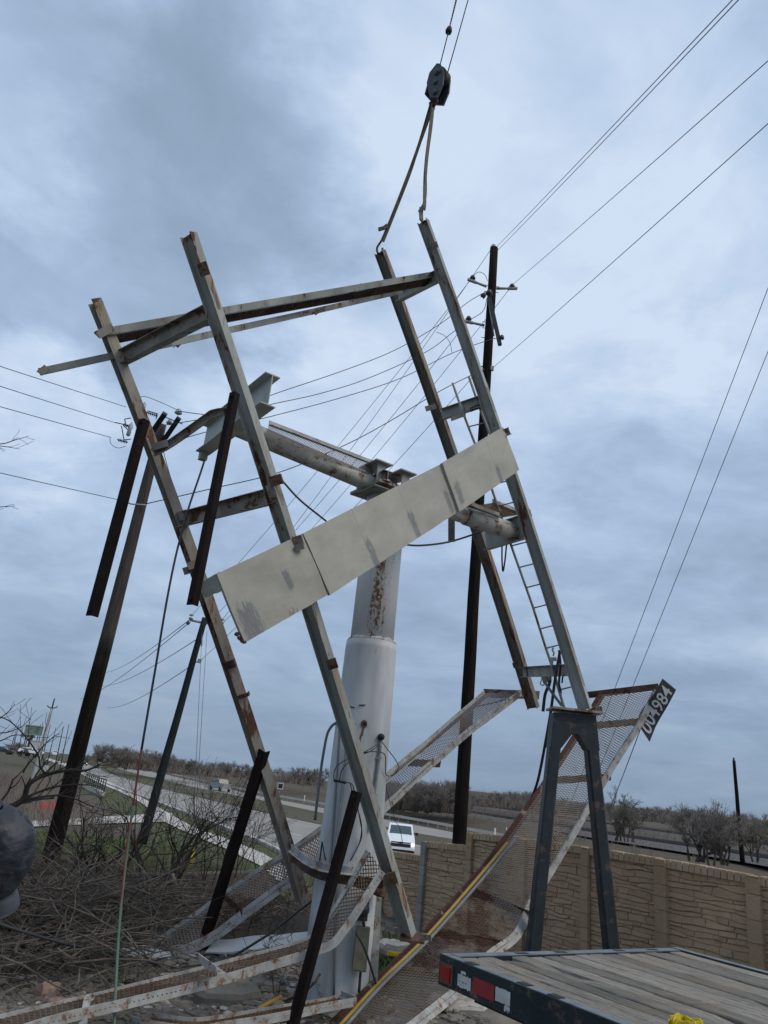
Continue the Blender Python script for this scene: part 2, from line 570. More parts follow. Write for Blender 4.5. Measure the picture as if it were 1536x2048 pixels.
M_STEELR = plain('rail_steel', (0.07, 0.06, 0.055), 0.6, 0.2)
M_BALLAST = plain('rail_ballast', (0.13, 0.115, 0.105), 0.95, 0.35, 3, bmp=0.5, bd=0.1)
M_GUARD = plain('guardrail_steel', (0.50, 0.47, 0.40), 0.6, 0.12, 1)
M_LINE = plain('white_road_paint', (0.52, 0.52, 0.50), 0.8, 0.12, 4, bmp=0)
M_SKIN = plain('skin', (0.45, 0.28, 0.21), 0.6, 0.06)
M_HAIR = plain('dark_hair', (0.02, 0.015, 0.012), 0.8)
M_JEAN = plain('blue_grey_cloth', (0.058, 0.073, 0.088), 0.9, 0.2, 14)
M_LETTER = plain('white_lettering', (0.74, 0.76, 0.78), 0.6, 0.06, bmp=0)
M_PLATE = plain('dark_sign_plate', (0.055, 0.065, 0.075), 0.5, 0.15, bmp=0)
def lamp_mat(name, col, e):
    m, t, b = new_mat(name)
    b.inputs['Base Color'].default_value = (0.8, 0.8, 0.8, 1)
    b.inputs['Emission Color'].default_value = (*col, 1)
    b.inputs['Emission Strength'].default_value = e
    return m
M_LED = lamp_mat('lit_headlamp', (1, 0.98, 0.95), 2.2)

# column paint: old paint with one long run of rust below the head
def upper_mat():
    m, t, b = new_mat('upper_column_paint')
    c = nd(t, 'ShaderNodeTexCoord')
    sp = nd(t, 'ShaderNodeSeparateXYZ')
    t.links.new(c.outputs['Object'], sp.inputs[0])
    mp = nd(t, 'ShaderNodeMapping')
    mp.inputs['Scale'].default_value = (6.5, 6.5, 0.8)
    t.links.new(c.outputs['Object'], mp.inputs[0])
    n1 = noise_node(t, mp.outputs[0], 2.4, 6, 0.65, 0.3)
    n2 = noise_node(t, c.outputs['Object'], 24, 4, 0.65)
    x0 = mth(t, 'ABSOLUTE', mth(t, 'SUBTRACT', sp.outputs[0], 0.02))
    run = rng(t, x0, 0.04, 0.27, 1.0, 0.0)
    hgt = rng(t, sp.outputs[2], 3.9, 5.4, 0.55, 1.0)
    run = mth(t, 'MULTIPLY', run, hgt)
    k = mth(t, 'ADD', mth(t, 'MULTIPLY', run, 0.30), mth(t, 'ADD', mth(t, 'MULTIPLY', n1, 0.60), mth(t, 'MULTIPLY', n2, 0.40)))
    mask = rng(t, k, 0.735, 0.80)
    halo = rng(t, k, 0.64, 0.77, 0, 0.4)
    base = mix(t, rng(t, n1, 0.3, 0.7), (0.58, 0.60, 0.60), (0.68, 0.70, 0.71))
    c1 = mix(t, halo, base, (0.42, 0.27, 0.16))
    rust = mix(t, rng(t, n2, 0.4, 0.62), (0.085, 0.038, 0.021), (0.24, 0.095, 0.035))
    t.links.new(mix(t, mask, c1, rust), b.inputs['Base Color'])
    b.inputs['Roughness'].default_value = 0.6
    bump(t, b, n2, 0.2, 0.006)
    return m
M_UPPER = upper_mat()

def panel_mat():
    """cream sheet metal with grey scuffed-through bands (u, v in metres along and up the sheet)"""
    m, t, b = new_mat('cream_sheet_metal')
    c = nd(t, 'ShaderNodeTexCoord')
    sp = nd(t, 'ShaderNodeSeparateXYZ')
    t.links.new(c.outputs['UV'], sp.inputs[0])
    mp = nd(t, 'ShaderNodeMapping')
    mp.inputs['Scale'].default_value = (38, 2.4, 1)
    t.links.new(c.outputs['UV'], mp.inputs[0])
    streak = noise_node(t, mp.outputs[0], 2.6, 6, 0.7, 0.2)
    blot = noise_node(t, c.outputs['UV'], 2.2, 5, 0.6)
    fine = noise_node(t, c.outputs['UV'], 26, 3, 0.6)
    total = None
    for u0, w, v0, v1 in ((0.14, 0.19, -0.2, 0.60), (0.70, 0.07, 0.22, 0.72), (0.62, 0.12, -0.1, 0.2), (1.86, 0.085, -0.1, 0.58), (2.66, 0.085, -0.1, 0.62), (3.40, 0.07, -0.05, 0.62), (3.62, 0.075, 0.0, 0.66), (4.35, 0.06, -0.1, 0.48)):
        a = rng(t, mth(t, 'ABSOLUTE', mth(t, 'SUBTRACT', sp.outputs[0], u0)), w * 0.35, w, 1, 0)
        lo = rng(t, sp.outputs[1], v0, v0 + 0.12)
        hi = rng(t, sp.outputs[1], v1, v1 - 0.22)
        z = mth(t, 'MULTIPLY', a, mth(t, 'MULTIPLY', lo, hi))
        total = z if total is None else mth(t, 'MAXIMUM', total, z)
    k = mth(t, 'ADD', mth(t, 'MULTIPLY', total, 0.36), streak)
    mask = rng(t, k, 0.72, 0.82, 0, 0.85)
    seam = None
    for u0 in (1.83, 2.63, 4.32):
        z = rng(t, mth(t, 'ABSOLUTE', mth(t, 'SUBTRACT', sp.outputs[0], u0)), 0.002, 0.006, 0.55, 0)
        seam = z if seam is None else mth(t, 'MAXIMUM', seam, z)
    mask = mth(t, 'MAXIMUM', mask, mth(t, 'MULTIPLY', seam, rng(t, blot, 0.4, 0.55)))
    base = mix(t, rng(t, blot, 0.3, 0.7), (0.285, 0.278, 0.232), (0.40, 0.388, 0.33))
    base = mix(t, rng(t, fine, 0.67, 0.73, 0, 0.65), base, (0.12, 0.10, 0.08))
    t.links.new(mix(t, mask, base, (0.135, 0.145, 0.155)), b.inputs['Base Color'])
    b.inputs['Roughness'].default_value = 0.55
    bump(t, b, blot, 0.18, 0.03)
    return m
M_PANEL = panel_mat()

def wood_mat():
    m, t, b = new_mat('weathered_deck_planks')
    c = nd(t, 'ShaderNodeTexCoord')
    mp = nd(t, 'ShaderNodeMapping')
    mp.inputs['Scale'].default_value = (52, 2.2, 30)
    t.links.new(c.outputs['Object'], mp.inputs[0])
    g = noise_node(t, mp.outputs[0], 2.0, 8, 0.75, 0.25)
    n2 = noise_node(t, c.outputs['Object'], 2.2, 5, 0.6)
    n3 = noise_node(t, c.outputs['Object'], 9, 4, 0.6)
    geo = nd(t, 'ShaderNodeNewGeometry')
    tone = rng(t, geo.outputs['Random Per Island'], 0, 1, 0.66, 1.25)
    a = mix(t, rng(t, g, 0.3, 0.72), (0.062, 0.052, 0.040), (0.38, 0.345, 0.29))
    a = mix(t, rng(t, n2, 0.50, 0.66, 0, 0.6), a, (0.25, 0.20, 0.135))
    cr_ = noise_node(t, mp.outputs[0], 0.8, 3, 0.5, 0.5)
    a = mix(t, rng(t, mth(t, 'ABSOLUTE', mth(t, 'SUBTRACT', cr_, 0.5)), 0.004, 0.016, 0.8, 0.0), a, (0.03, 0.026, 0.022))
    a = mix(t, rng(t, noise_node(t, c.outputs['Object'], 1.1, 6, 0.7, 0.6), 0.54, 0.66, 0, 0.55), a, (0.10, 0.095, 0.075))
    a = mix(t, rng(t, n3, 0.66, 0.74, 0, 0.6), a, (0.28, 0.31, 0.33))
    h = nd(t, 'ShaderNodeHueSaturation')
    t.links.new(a, h.inputs['Color'])
    t.links.new(tone, h.inputs['Value'])
    t.links.new(h.outputs[0], b.inputs['Base Color'])
    b.inputs['Roughness'].default_value = 0.9
    bump(t, b, g, 0.6, 0.012)
    return m
M_DECK = wood_mat()

def stone_mat(name, a, c2, dark):
    m, t, b = new_mat(name)
    v = obj_vec(t)
    geo = nd(t, 'ShaderNodeNewGeometry')
    n1 = noise_node(t, v, 3.0, 6, 0.65)
    n2 = noise_node(t, v, 22, 5, 0.65)
    n3 = noise_node(t, obj_vec(t, (1.2, 1.2, 0.35)), 1.4, 4, 0.55)
    k = mth(t, 'ADD', mth(t, 'MULTIPLY', geo.outputs['Random Per Island'], 0.5), mth(t, 'MULTIPLY', n1, 0.7))
    c = mix(t, rng(t, k, 0.3, 0.95), a, c2)
    c = mix(t, rng(t, n3, 0.5, 0.72, 0, 0.5), c, dark)
    t.links.new(c, b.inputs['Base Color'])
    b.inputs['Roughness'].default_value = 0.95
    bump(t, b, mth(t, 'ADD', n1, n2), 0.7, 0.02)
    return m
M_STONE = stone_mat('tan_cast_stone', (0.36, 0.245, 0.15), (0.49, 0.345, 0.22), (0.24, 0.165, 0.105))
M_CAP = stone_mat('tan_cast_coping', (0.36, 0.255, 0.155), (0.46, 0.34, 0.215), (0.24, 0.175, 0.11))
M_POST = stone_mat('tan_cast_post', (0.34, 0.23, 0.13), (0.42, 0.30, 0.185), (0.25, 0.175, 0.11))
M_POSTG = stone_mat('grey_cast_post', (0.24, 0.225, 0.20), (0.33, 0.31, 0.28), (0.15, 0.14, 0.12))

def road_mat():
    m, t, b = new_mat('worn_concrete_road')
    v = obj_vec(t)
    n1 = noise_node(t, v, 0.12, 5, 0.6)
    n2 = noise_node(t, v, 6, 4, 0.7)
    n3 = noise_node(t, obj_vec(t, (0.9, 0.03, 1)), 0.8, 4, 0.6)
    c = mix(t, rng(t, n1, 0.3, 0.7), (0.255, 0.235, 0.205), (0.315, 0.295, 0.262))
    c = mix(t, rng(t, n3, 0.45, 0.7, 0, 0.35), c, (0.19, 0.175, 0.155))
    c = mix(t, rng(t, n2, 0.4, 0.8, 0, 0.3), c, (0.21, 0.20, 0.18))
    t.links.new(c, b.inputs['Base Color'])
    b.inputs['Roughness'].default_value = 0.85
    bump(t, b, n2, 0.2, 0.01)
    return m
M_ROAD = road_mat()

def ground_mat():
    m, t, b = new_mat('site_ground')
    at_ = nd(t, 'ShaderNodeAttribute', attribute_name='zone')
    sp = nd(t, 'ShaderNodeSeparateColor')
    t.links.new(at_.outputs['Color'], sp.inputs[0])
    v = obj_vec(t)
    n1 = noise_node(t, v, 0.5, 6, 0.6)
    n2 = noise_node(t, v, 3.2, 6, 0.65)
    n3 = noise_node(t, v, 17, 5, 0.7)
    n0 = noise_node(t, v, 0.06, 5, 0.6)
    dirt = mix(t, rng(t, n2, 0.3, 0.7), (0.085, 0.074, 0.062), (0.225, 0.205, 0.178))
    dirt = mix(t, rng(t, n3, 0.62, 0.72, 0, 0.7), dirt, (0.30, 0.29, 0.265))
    dirt = mix(t, rng(t, n1, 0.52, 0.66, 0, 0.6), dirt, (0.075, 0.060, 0.045))
    grass = mix(t, rng(t, n2, 0.32, 0.68), (0.040, 0.066, 0.013), (0.090, 0.120, 0.036))
    grass = mix(t, rng(t, n1, 0.42, 0.66, 0, 0.75), grass, (0.115, 0.105, 0.058))
    dry = mix(t, rng(t, n2, 0.3, 0.7), (0.072, 0.058, 0.043), (0.135, 0.112, 0.082))
    dry = mix(t, rng(t, n0, 0.45, 0.62, 0, 0.7), dry, (0.075, 0.07, 0.045))
    wob = mth(t, 'MULTIPLY', mth(t, 'SUBTRACT', n1, 0.5), 0.9)
    fg = rng(t, mth(t, 'ADD', sp.outputs[0], wob), 0.38, 0.62)
    fd = rng(t, mth(t, 'ADD', sp.outputs[1], wob), 0.38, 0.62)
    hum = mix(t, rng(t, n3, 0.35, 0.7), (0.020, 0.017, 0.014), (0.065, 0.055, 0.045))
    fb = rng(t, mth(t, 'ADD', sp.outputs[2], wob), 0.35, 0.62)
    dirt = mix(t, fb, dirt, hum)
    c = mix(t, fd, dirt, dry)
    c = mix(t, fg, c, grass)
    t.links.new(c, b.inputs['Base Color'])
    b.inputs['Roughness'].default_value = 0.95
    b.inputs['Specular IOR Level'].default_value = 0.2
    bump(t, b, mth(t, 'ADD', n2, mth(t, 'MULTIPLY', n3, 0.6)), 0.8, 0.06)
    return m
M_GROUND = ground_mat()

def camo_mat():
    m, t, b = new_mat('dark_camouflage_cloth')
    v = obj_vec(t)
    r = nd(t, 'ShaderNodeValToRGB')
    t.links.new(noise_node(t, v, 11, 3, 0.5, 1.2), r.inputs[0])
    r.color_ramp.elements[0].position = 0.36
    r.color_ramp.elements[0].color = (0.010, 0.012, 0.015, 1)
    r.color_ramp.elements[1].position = 0.41
    r.color_ramp.elements[1].color = (0.018, 0.022, 0.031, 1)
    for p, c in ((0.50, (0.019, 0.024, 0.033, 1)), (0.53, (0.038, 0.042, 0.053, 1)), (0.64, (0.040, 0.044, 0.055, 1)), (0.67, (0.010, 0.013, 0.018, 1))):
        e = r.color_ramp.elements.new(p)
        e.color = c
    n = noise_node(t, v, 30, 4, 0.6)
    t.links.new(r.outputs[0], b.inputs['Base Color'])
    b.inputs['Roughness'].default_value = 0.6
    w = noise_node(t, obj_vec(t, (1, 1, 3)), 6, 3, 0.5, 1.0)
    bump(t, b, mth(t, 'ADD', n, mth(t, 'MULTIPLY', w, 2)), 0.35, 0.015)
    return m
M_CAMO = camo_mat()

# ------------------------------------------------------------------ ground, road, rails
ZR = -1.70                                   # level of the highway
def on_road(px):
    return [on_z(x, y, ZR) for x, y in px]
def extend(pts, *ds):
    d = (pts[0] - pts[1]).normalized()
    return [pts[0] + d * k for k in reversed(ds)] + pts
E0 = [V(20, -15, ZR), V(13, 0, ZR), V(9, 9, ZR), V(4.9, 20, ZR), V(0.7, 32, ZR)] + on_road([(555, 1702), (486, 1672), (420, 1645), (353, 1620), (306, 1602), (207, 1565), (150, 1538)])
E1 = extend(on_road([(826, 1687), (550, 1630), (410, 1598), (332, 1580), (267, 1562), (202, 1540), (173, 1527)]), 30, 80)
E2 = extend(on_road([(902, 1678), (811, 1662), (550, 1606), (410, 1579), (332, 1561), (267, 1546), (215, 1530)]), 30, 80)
E3 = extend(on_road([(902, 1664), (811, 1646), (528, 1594), (436, 1573), (332, 1549), (267, 1533), (215, 1523)]), 30, 90)
E0, E1, E2, E3 = [smooth_poly(e, 5) for e in (E0, E1, E2, E3)]
RAIL1 = smooth_poly([V(46, 20, -0.2), V(40, 44, -0.2)] + [on_z(x, y, -0.2) for x, y in ((1536, 1717), (1217, 1669), (1092, 1648), (963, 1629), (648, 1577), (509, 1557), (400, 1543))], 5)
RAIL2 = smooth_poly([V(74, 40, 0.0)] + [on_z(x, y, 0.0) for x, y in ((1536, 1690), (1287, 1659), (963, 1612), (760, 1584))], 5)

def sdist(P, line):
    """signed distance of points P (n, 2) to a polyline, positive on its right-hand side"""
    best = np.full(len(P), 1e12)
    sg = np.ones(len(P))
    L = np.array([(p.x, p.y) for p in line])
    for a, b in zip(L[:-1], L[1:]):
        ab = b - a
        t = np.clip(((P - a) @ ab) / max(1e-9, ab @ ab), 0, 1)
        q = a + t[:, None] * ab
        d2 = ((P - q) ** 2).sum(1)
        cr = ab[0] * (P[:, 1] - a[1]) - ab[1] * (P[:, 0] - a[0])
        m = d2 < best
        best[m] = d2[m]
        sg[m] = np.where(cr[m] < 0, 1, -1)
    return np.sqrt(best) * sg
def sstep(x, a, b):
    t = np.clip((x - a) / (b - a), 0, 1)
    return t * t * (3 - 2 * t)

WALL0, WALLD, WALLL = V(2.41, 16.06, 0), V(0.53, -0.848, 0).normalized(), 1.47
def post_xy(k):
    return WALL0 + WALLD * (WALLL * k)

# positive must mean our side of the highway
if sdist(np.array([[-6.0, 12.0]]), E0)[0] < 0:
    _sd = sdist
    def sdist(P, line, _f=_sd):
        return -_f(P, line)
# now positive = our side for every line that runs from near to far; far side of E3 is negative there
def height_np2(X, Y):
    P = np.stack([X.ravel(), Y.ravel()], 1)
    x, y = P[:, 0], P[:, 1]
    t0 = sdist(P, E0)
    far_t = -sdist(P, E3)
    dl = (x + 6.3) * -0.78 + (y - 15.3) * 0.63
    dw = (x - WALL0.x) * 0.848 + (y - WALL0.y) * 0.53
    d = np.maximum(np.maximum(dl, dw - 0.1), y - 20.5)
    rough = 0.10 * np.sin(x * 1.3 + 0.6 * y) * np.sin(y * 0.9 - 0.4 * x) + 0.06 * np.sin(2.9 * x + 1.1) * np.sin(2.3 * y)
    pit = -0.45 * sstep(dl, -4.6, -1.2) * sstep(-x, 0.2, 2.0) * sstep(y, 8.5, 12.5)
    mound = 0.92 * (1 - sstep(np.hypot(x * 0.8, y + 0.6), 2.0, 4.6))
    site = rough * sstep(np.hypot(x, y), 4, 8) + pit + mound - 0.16 * sstep(y, 14, 17) * sstep(x, 0, 1.5)
    lawn = 0.2 - 1.95 * np.clip(np.maximum(d / 17.0, 1 - (t0 - 2.5) / 5.0), 0, 1)
    h = np.where(d > 0, lawn, site)
    h = np.where((t0 < 1.0) & (d > 0), ZR - 0.05, h)
    bank = ZR - 0.05 + 1.32 * sstep(far_t, 2.5, 24) + np.maximum(0, far_t - 130) * 0.0085 * sstep(x, -60, 60)
    h = np.where((far_t > 0) & (y > 15), bank, h)
    return h, d, t0, far_t, dl
def ground_z(x, y):
    return float(height_np2(np.array([x]), np.array([y]))[0][0])

def axis_pts(lo, hi, step, far, k=1.16):
    a = list(np.arange(lo, hi + 1e-6, step))
    s = step
    v = hi
    while v < far:
        s *= k
        v += s
        a.append(v)
    return a
xs = axis_pts(0, 15, 0.3, 1800)
xs = sorted([-v for v in xs[1:]] + xs)
ys = sorted([-v for v in axis_pts(0.3, 3, 0.3, 300, 1.4)] + axis_pts(0, 30, 0.3, 3500, 1.09))
GX, GY = np.meshgrid(np.array(xs), np.array(ys))
GZ, gd, gt, gf, gdl = height_np2(GX, GY)
nx, ny = len(xs), len(ys)
gv = np.stack([GX.ravel(), GY.ravel(), GZ], 1)
gfaces = [(j * nx + i, j * nx + i + 1, (j + 1) * nx + i + 1, (j + 1) * nx + i) for j in range(ny - 1) for i in range(nx - 1)]
gm = bpy.data.meshes.new('ground')
gm.from_pydata(gv.tolist(), [], gfaces)
gm.polygons.foreach_set('use_smooth', [True] * len(gfaces))
zone = np.zeros((len(gv), 4), dtype=np.float32)
zone[:, 3] = 1
gx, gy = gv[:, 0], gv[:, 1]
grass = np.where((gd > 0.1) & (gt > -1) & (gy < 47), 0.92, 0.0)
grass = np.where((gd > 0.1) & (gy >= 47) & (gt > 0) & (gt < 7), 0.60, grass)
grass = np.where((gd > 0.1) & (gy >= 47) & (gt >= 7), 0.12, grass)
grass = np.where((gy > 130) & (gt > 12) & (gx < -55), 0.42, grass)
grass = np.where((gf > 0) & (gy > 15), 0.16, grass)
near_col = np.exp(-((gx - 1.0) ** 2 / 0.8 + (gy - 12.5) ** 2 / 3.5))
grass = np.maximum(grass, np.where(gd < 0, 0.62 * near_col, 0))
dry = np.where((gd > 0.1), 1.0, 0.0)
humus = np.where((gd < 0.1) & (gdl > -5.6) & (gx < 0.3) & (gy > 9.5), 0.95, 0.0)
zone[:, 2] = humus
zone[:, 0] = grass
zone[:, 1] = dry
ca = gm.color_attributes.new('zone', 'FLOAT_COLOR', 'POINT')
ca.data.foreach_set('color', zone.ravel())
gm.materials.append(M_GROUND)
ground = bpy.data.objects.new('ground', gm)
COL.objects.link(ground)
tag(ground, kind='structure')

def resample(pts, n):
    return [poly_at(pts, i / (n - 1)) for i in range(n)]
def strip(name, A, B, mat, dz=0.0, n=60, zone_col=None):
    a, b = resample(A, n), resample(B, n)
    me = bpy.data.meshes.new(name)
    vs = []
    for p, q in zip(a, b):
        for k in (0, 0.33, 0.67, 1):
            r = p.lerp(q, k)
            vs.append((r.x, r.y, r.z + dz))
    me.from_pydata(vs, [], [(4 * i + k, 4 * i + k + 1, 4 * i + 5 + k, 4 * i + 4 + k) for i in range(n - 1) for k in range(3)])
    me.materials.append(mat)
    if zone_col:
        c = me.color_attributes.new('zone', 'FLOAT_COLOR', 'POINT')
        c.data.foreach_set('color', list(zone_col) * len(vs))
    ob = bpy.data.objects.new(name, me)
    COL.objects.link(ob)
    return tag(ob, kind='structure')
def offset(line, d):
    out = []
    for i, p in enumerate(line):
        t = (line[min(i + 1, len(line) - 1)] - line[max(i - 1, 0)])
        t.z = 0
        t.normalize()
        out.append(p + V(t.y, -t.x, 0) * d)
    return out
strip('near_carriageway', E0, E1, M_ROAD, 0.0, 90)
strip('far_carriageway', E2, E3, M_ROAD, 0.0, 90)
strip('median', E1, E2, M_GROUND, 0.03, 120, (0.44, 1, 0, 1))
# kerb along the near carriageway and the white edge line
kb = MB()
kb.prism([(0, -0.05), (0.16, -0.05), (0.16, 0.13), (0.02, 0.15), (0, 0.13)], offset(E0, -0.16), V(1, 0, 0), v=V(0, 0, 1))
tag(kb.build('kerb', M_KERB), kind='structure')
ln = MB()
def ribbon(mb, line, w, dz, s0=0.0, s1=1.0, n=40):
    pts = [poly_at(line, lerp(s0, s1, i / (n - 1))) for i in range(n)]
    a, b = offset(pts, -w / 2), offset(pts, w / 2)
    vs = []
    for p, q in zip(a, b):
        vs += [(p.x, p.y, p.z + dz), (q.x, q.y, q.z + dz)]
    mb.grid(vs, [(2 * i, 2 * i + 1, 2 * i + 3, 2 * i + 2) for i in range(n - 1)])
def inside(k, n=200):
    a, b = resample(E0, n), resample(E1, n)
    return [p.lerp(q, k) for p, q in zip(a, b)]
ribbon(ln, inside(0.07), 0.22, 0.006, n=160)
ribbon(ln, inside(0.93), 0.16, 0.034, n=160)
mid = inside(0.50)
Lm = poly_len(mid)
s = 20.0
while s < 260:
    ribbon(ln, mid, 0.2, 0.006, s / Lm, (s + 3.2) / Lm, 3)
    s += 12.0
tag(ln.build('road_markings', M_LINE), kind='structure')
# pavement beside the road and the path that joins it
SW_up = on_road([(548, 1716), (480, 1688), (440, 1672), (385, 1654), (350, 1634), (300, 1604), (270, 1587), (222, 1566), (205, 1556), (150, 1532), (96, 1508 + 8)])
SW_lo = on_road([(522, 1732), (450, 1697), (402, 1677), (360, 1659), (322, 1640), (288, 1609), (258, 1592), (212, 1572), (190, 1562), (140, 1536), (92, 1519)])
SW_up = [SW_up[0] + V(1.6, -5.5, 0.0)] + SW_up
SW_lo = [SW_lo[0] + V(1.5, -5.5, 0.0)] + SW_lo
strip('pavement', SW_up, SW_lo, M_CONC, 0.012, 70)
P_up = on_road([(20, 1644), (60, 1642), (100, 1640), (200, 1634), (290, 1629), (345, 1626)])
P_lo = on_road([(20, 1655), (60, 1654), (100, 1652), (200, 1648), (290, 1645), (350, 1643)])
strip('path', P_up, P_lo, M_CONC, 0.02, 30)

# railway on its bank
bl = MB()
bl.prism([(-2.6, -0.5), (2.6, -0.5), (1.6, 0.0), (-1.6, 0.0)], RAIL1, V(0, 1, 0), v=V(0, 0, 1))
bl.prism([(-2.6, -0.6), (2.6, -0.6), (1.6, 0.0), (-1.6, 0.0)], RAIL2, V(0, 1, 0), v=V(0, 0, 1))
tag(bl.build('railway_bed', M_BALLAST), kind='structure')
rl = MB()
for L_ in (RAIL1, RAIL2):
    for o_ in (-0.72, 0.72):
        rl.prism(rect_prof(0.1, 0.34), [p + V(0, 0, 0.14) for p in offset(L_, o_)], V(0, 1, 0), v=V(0, 0, 1))
tag(rl.build('railway_rails', M_STEELR), kind='structure')

# low retaining wall at the edge of the brush pit
rw = MB()
ra, rb = V(-12.0, 8.1, 0), V(-2.1, 20.5, 0)
pts = [ra.lerp(rb, i / 24) for i in range(25)]
rw.prism([(-0.12, -1.0), (0.12, -1.0), (0.12, 0.24), (0.06, 0.27), (-0.06, 0.27), (-0.12, 0.24)], pts, V(1, -0.8, 0), v=V(0, 0, 1))
tag(rw.build('retaining_wall', plain('dark_stained_concrete', (0.085, 0.075, 0.062), 0.95, 0.35, 2.5), origin=ra),
    'low dark concrete retaining wall between the brush pit and the lawn', 'retaining wall')

# ------------------------------------------------------------------ cast stone boundary wall
def stone_face(mb, o, ex, w, h0, h1, ey, depth=0.032):
    """coursed, wavy ledge stones standing proud of the panel; o bottom left, ex along, ey out of the wall"""
    hmax = max(h0, h1)
    z = 0.02
    rows = [0.0]
    while rows[-1] < hmax + 0.3:
        rows.append(rows[-1] + rnd(0.045, 0.10))
    nseg = 14
    ph = [(rnd(0, 6), rnd(3, 6), rnd(0, 6), rnd(8, 13), rnd(0.6, 1.2)) for _ in rows]
    def wave(i, x):
        p = ph[i]
        return rows[i] + (0.015 * math.sin(p[0] + p[1] * x) + 0.008 * math.sin(p[2] + p[3] * x)) * p[4]
    def top(x):
        return lerp(h0, h1, x / w)
    for i in range(len(rows) - 1):
        x = 0.012
        while x < w - 0.03:
            bw = rnd(0.14, 0.62)
            x1 = min(w - 0.012, x + bw)
            if w - x1 < 0.12:
                x1 = w - 0.012
            xm = (x + x1) / 2
            subs = [(i, i + 1)]
            dpt = rnd(0.35, 1.0) * depth
            k = max(2, int((x1 - x) / 0.07))
            lo, hi = [], []
            sk0, sk1 = rnd(-0.012, 0.012), rnd(-0.012, 0.012)
            for j in range(k + 1):
                xx = lerp(x, x1, j / k)
                sk = lerp(sk0, sk1, j / k)
                lo.append((xx + (sk0 if j == 0 else sk1 if j == k else 0), min(wave(i, xx) + 0.003, top(xx))))
                hi.append((xx - (sk0 if j == 0 else sk1 if j == k else 0), min(wave(i + 1, xx) - 0.003, top(xx))))
            if hi[k // 2][1] - lo[k // 2][1] > 0.02:
                vs, fs = [], []
                m = k + 1
                ins = 0.007
                for row, sgn in ((lo, 1), (hi, -1)):
                    for (xx, zz) in row:
                        vs.append(o + ex * xx + V(0, 0, zz))
                    for j, (xx, zz) in enumerate(row):
                        dx = ins if j == 0 else -ins if j == k else 0
                        vs.append(o + ex * (xx + dx) + V(0, 0, zz + sgn * ins) + ey * (dpt * rnd(0.75, 1.15)))
                A0, A1, B0, B1 = 0, m, 2 * m, 3 * m
                for j in range(k):
                    fs.append((A0 + j, A0 + j + 1, A1 + j + 1, A1 + j))
                    fs.append((A1 + j, A1 + j + 1, B1 + j + 1, B1 + j))
                    fs.append((B1 + j, B1 + j + 1, B0 + j + 1, B0 + j))
                fs.append((A0, A1, B1, B0))
                fs.append((A0 + k, B0 + k, B1 + k, A1 + k))
                mb.grid(vs, fs)
            x = x1 + 0.006
    return mb

wall = thing('boundary_wall', 'tan cast stone boundary wall with coping, behind the steel stand and trailer', 'wall', post_xy(0))
ey = V(-WALLD.y, WALLD.x, 0)
if ey.dot(EYE - post_xy(0)) < 0:
    ey = -ey
TOPS = {-3: (1742, 1750), -2: (1700, 1713), -1: (1682, 1692), 0: (1665, 1677), 1: (1677, 1694), 2: (1694, 1717), 3: (1717, 1750), 4: (1750, 1796), 5: None, 6: None}
def z_on(xy, x, y):
    """height at which the upright through xy is seen at photo height y"""
    return plumb(V(xy.x, xy.y, 0), y).z
last = 1.7
for k in range(-3, 7):
    a, b = post_xy(k), post_xy(k + 1)
    base = min(ground_z(*(a + ey * 0.4).xy), ground_z(*(b + ey * 0.4).xy)) - 0.25
    if TOPS[k]:
        za, zb = z_on(a, 0, TOPS[k][0]), z_on(b, 0, TOPS[k][1])
    else:
        za = zb = last
    last = zb
    pw = 0.15
    p0, p1 = a + WALLD * (pw / 2), b - WALLD * (pw / 2)
    w = (p1 - p0).length
    mb = MB()
    # backing slab with a slightly open joint texture, then the stones
    mb.grid([p0 + V(0, 0, base), p1 + V(0, 0, base), p1 + V(0, 0, zb), p0 + V(0, 0, za),
             p0 - ey * 0.10 + V(0, 0, base), p1 - ey * 0.10 + V(0, 0, base), p1 - ey * 0.10 + V(0, 0, zb), p0 - ey * 0.10 + V(0, 0, za)],
            [(0, 1, 2, 3), (5, 4, 7, 6), (3, 2, 6, 7), (4, 0, 3, 7), (1, 5, 6, 2)])
    stone_face(mb, p0 + V(0, 0, base), WALLD, w, za - base - 0.10, zb - base - 0.10, ey)
    mb.build('panel', M_STONE, wall)
    cp = MB()
    nb = 13
    for q in range(nb):
        c0, c1 = p0.lerp(p1, q / nb), p0.lerp(p1, (q + 1) / nb)
        z0, z1 = lerp(za, zb, q / nb), lerp(za, zb, (q + 1) / nb)
        jj = rnd(-0.008, 0.008)
        o0, o1 = ey * (0.055 + jj), -ey * 0.14
        g = WALLD * 0.006
        A = [c0 + g + o0, c1 - g + o0, c1 - g + o1, c0 + g + o1]
        zz = [z0, z1, z1, z0]
        lo = [p + V(0, 0, z_ - 0.115) for p, z_ in zip(A, zz)]
        hi = [p + V(0, 0, z_ + jj) - (p - (c0 + c1) / 2) * 0.06 for p, z_ in zip(A, zz)]
        cp.grid(lo + hi, [(0, 1, 5, 4), (1, 2, 6, 5), (2, 3, 7, 6), (3, 0, 4, 7), (4, 5, 6, 7), (3, 2, 1, 0)])
    cp.build('coping', M_CAP, wall)
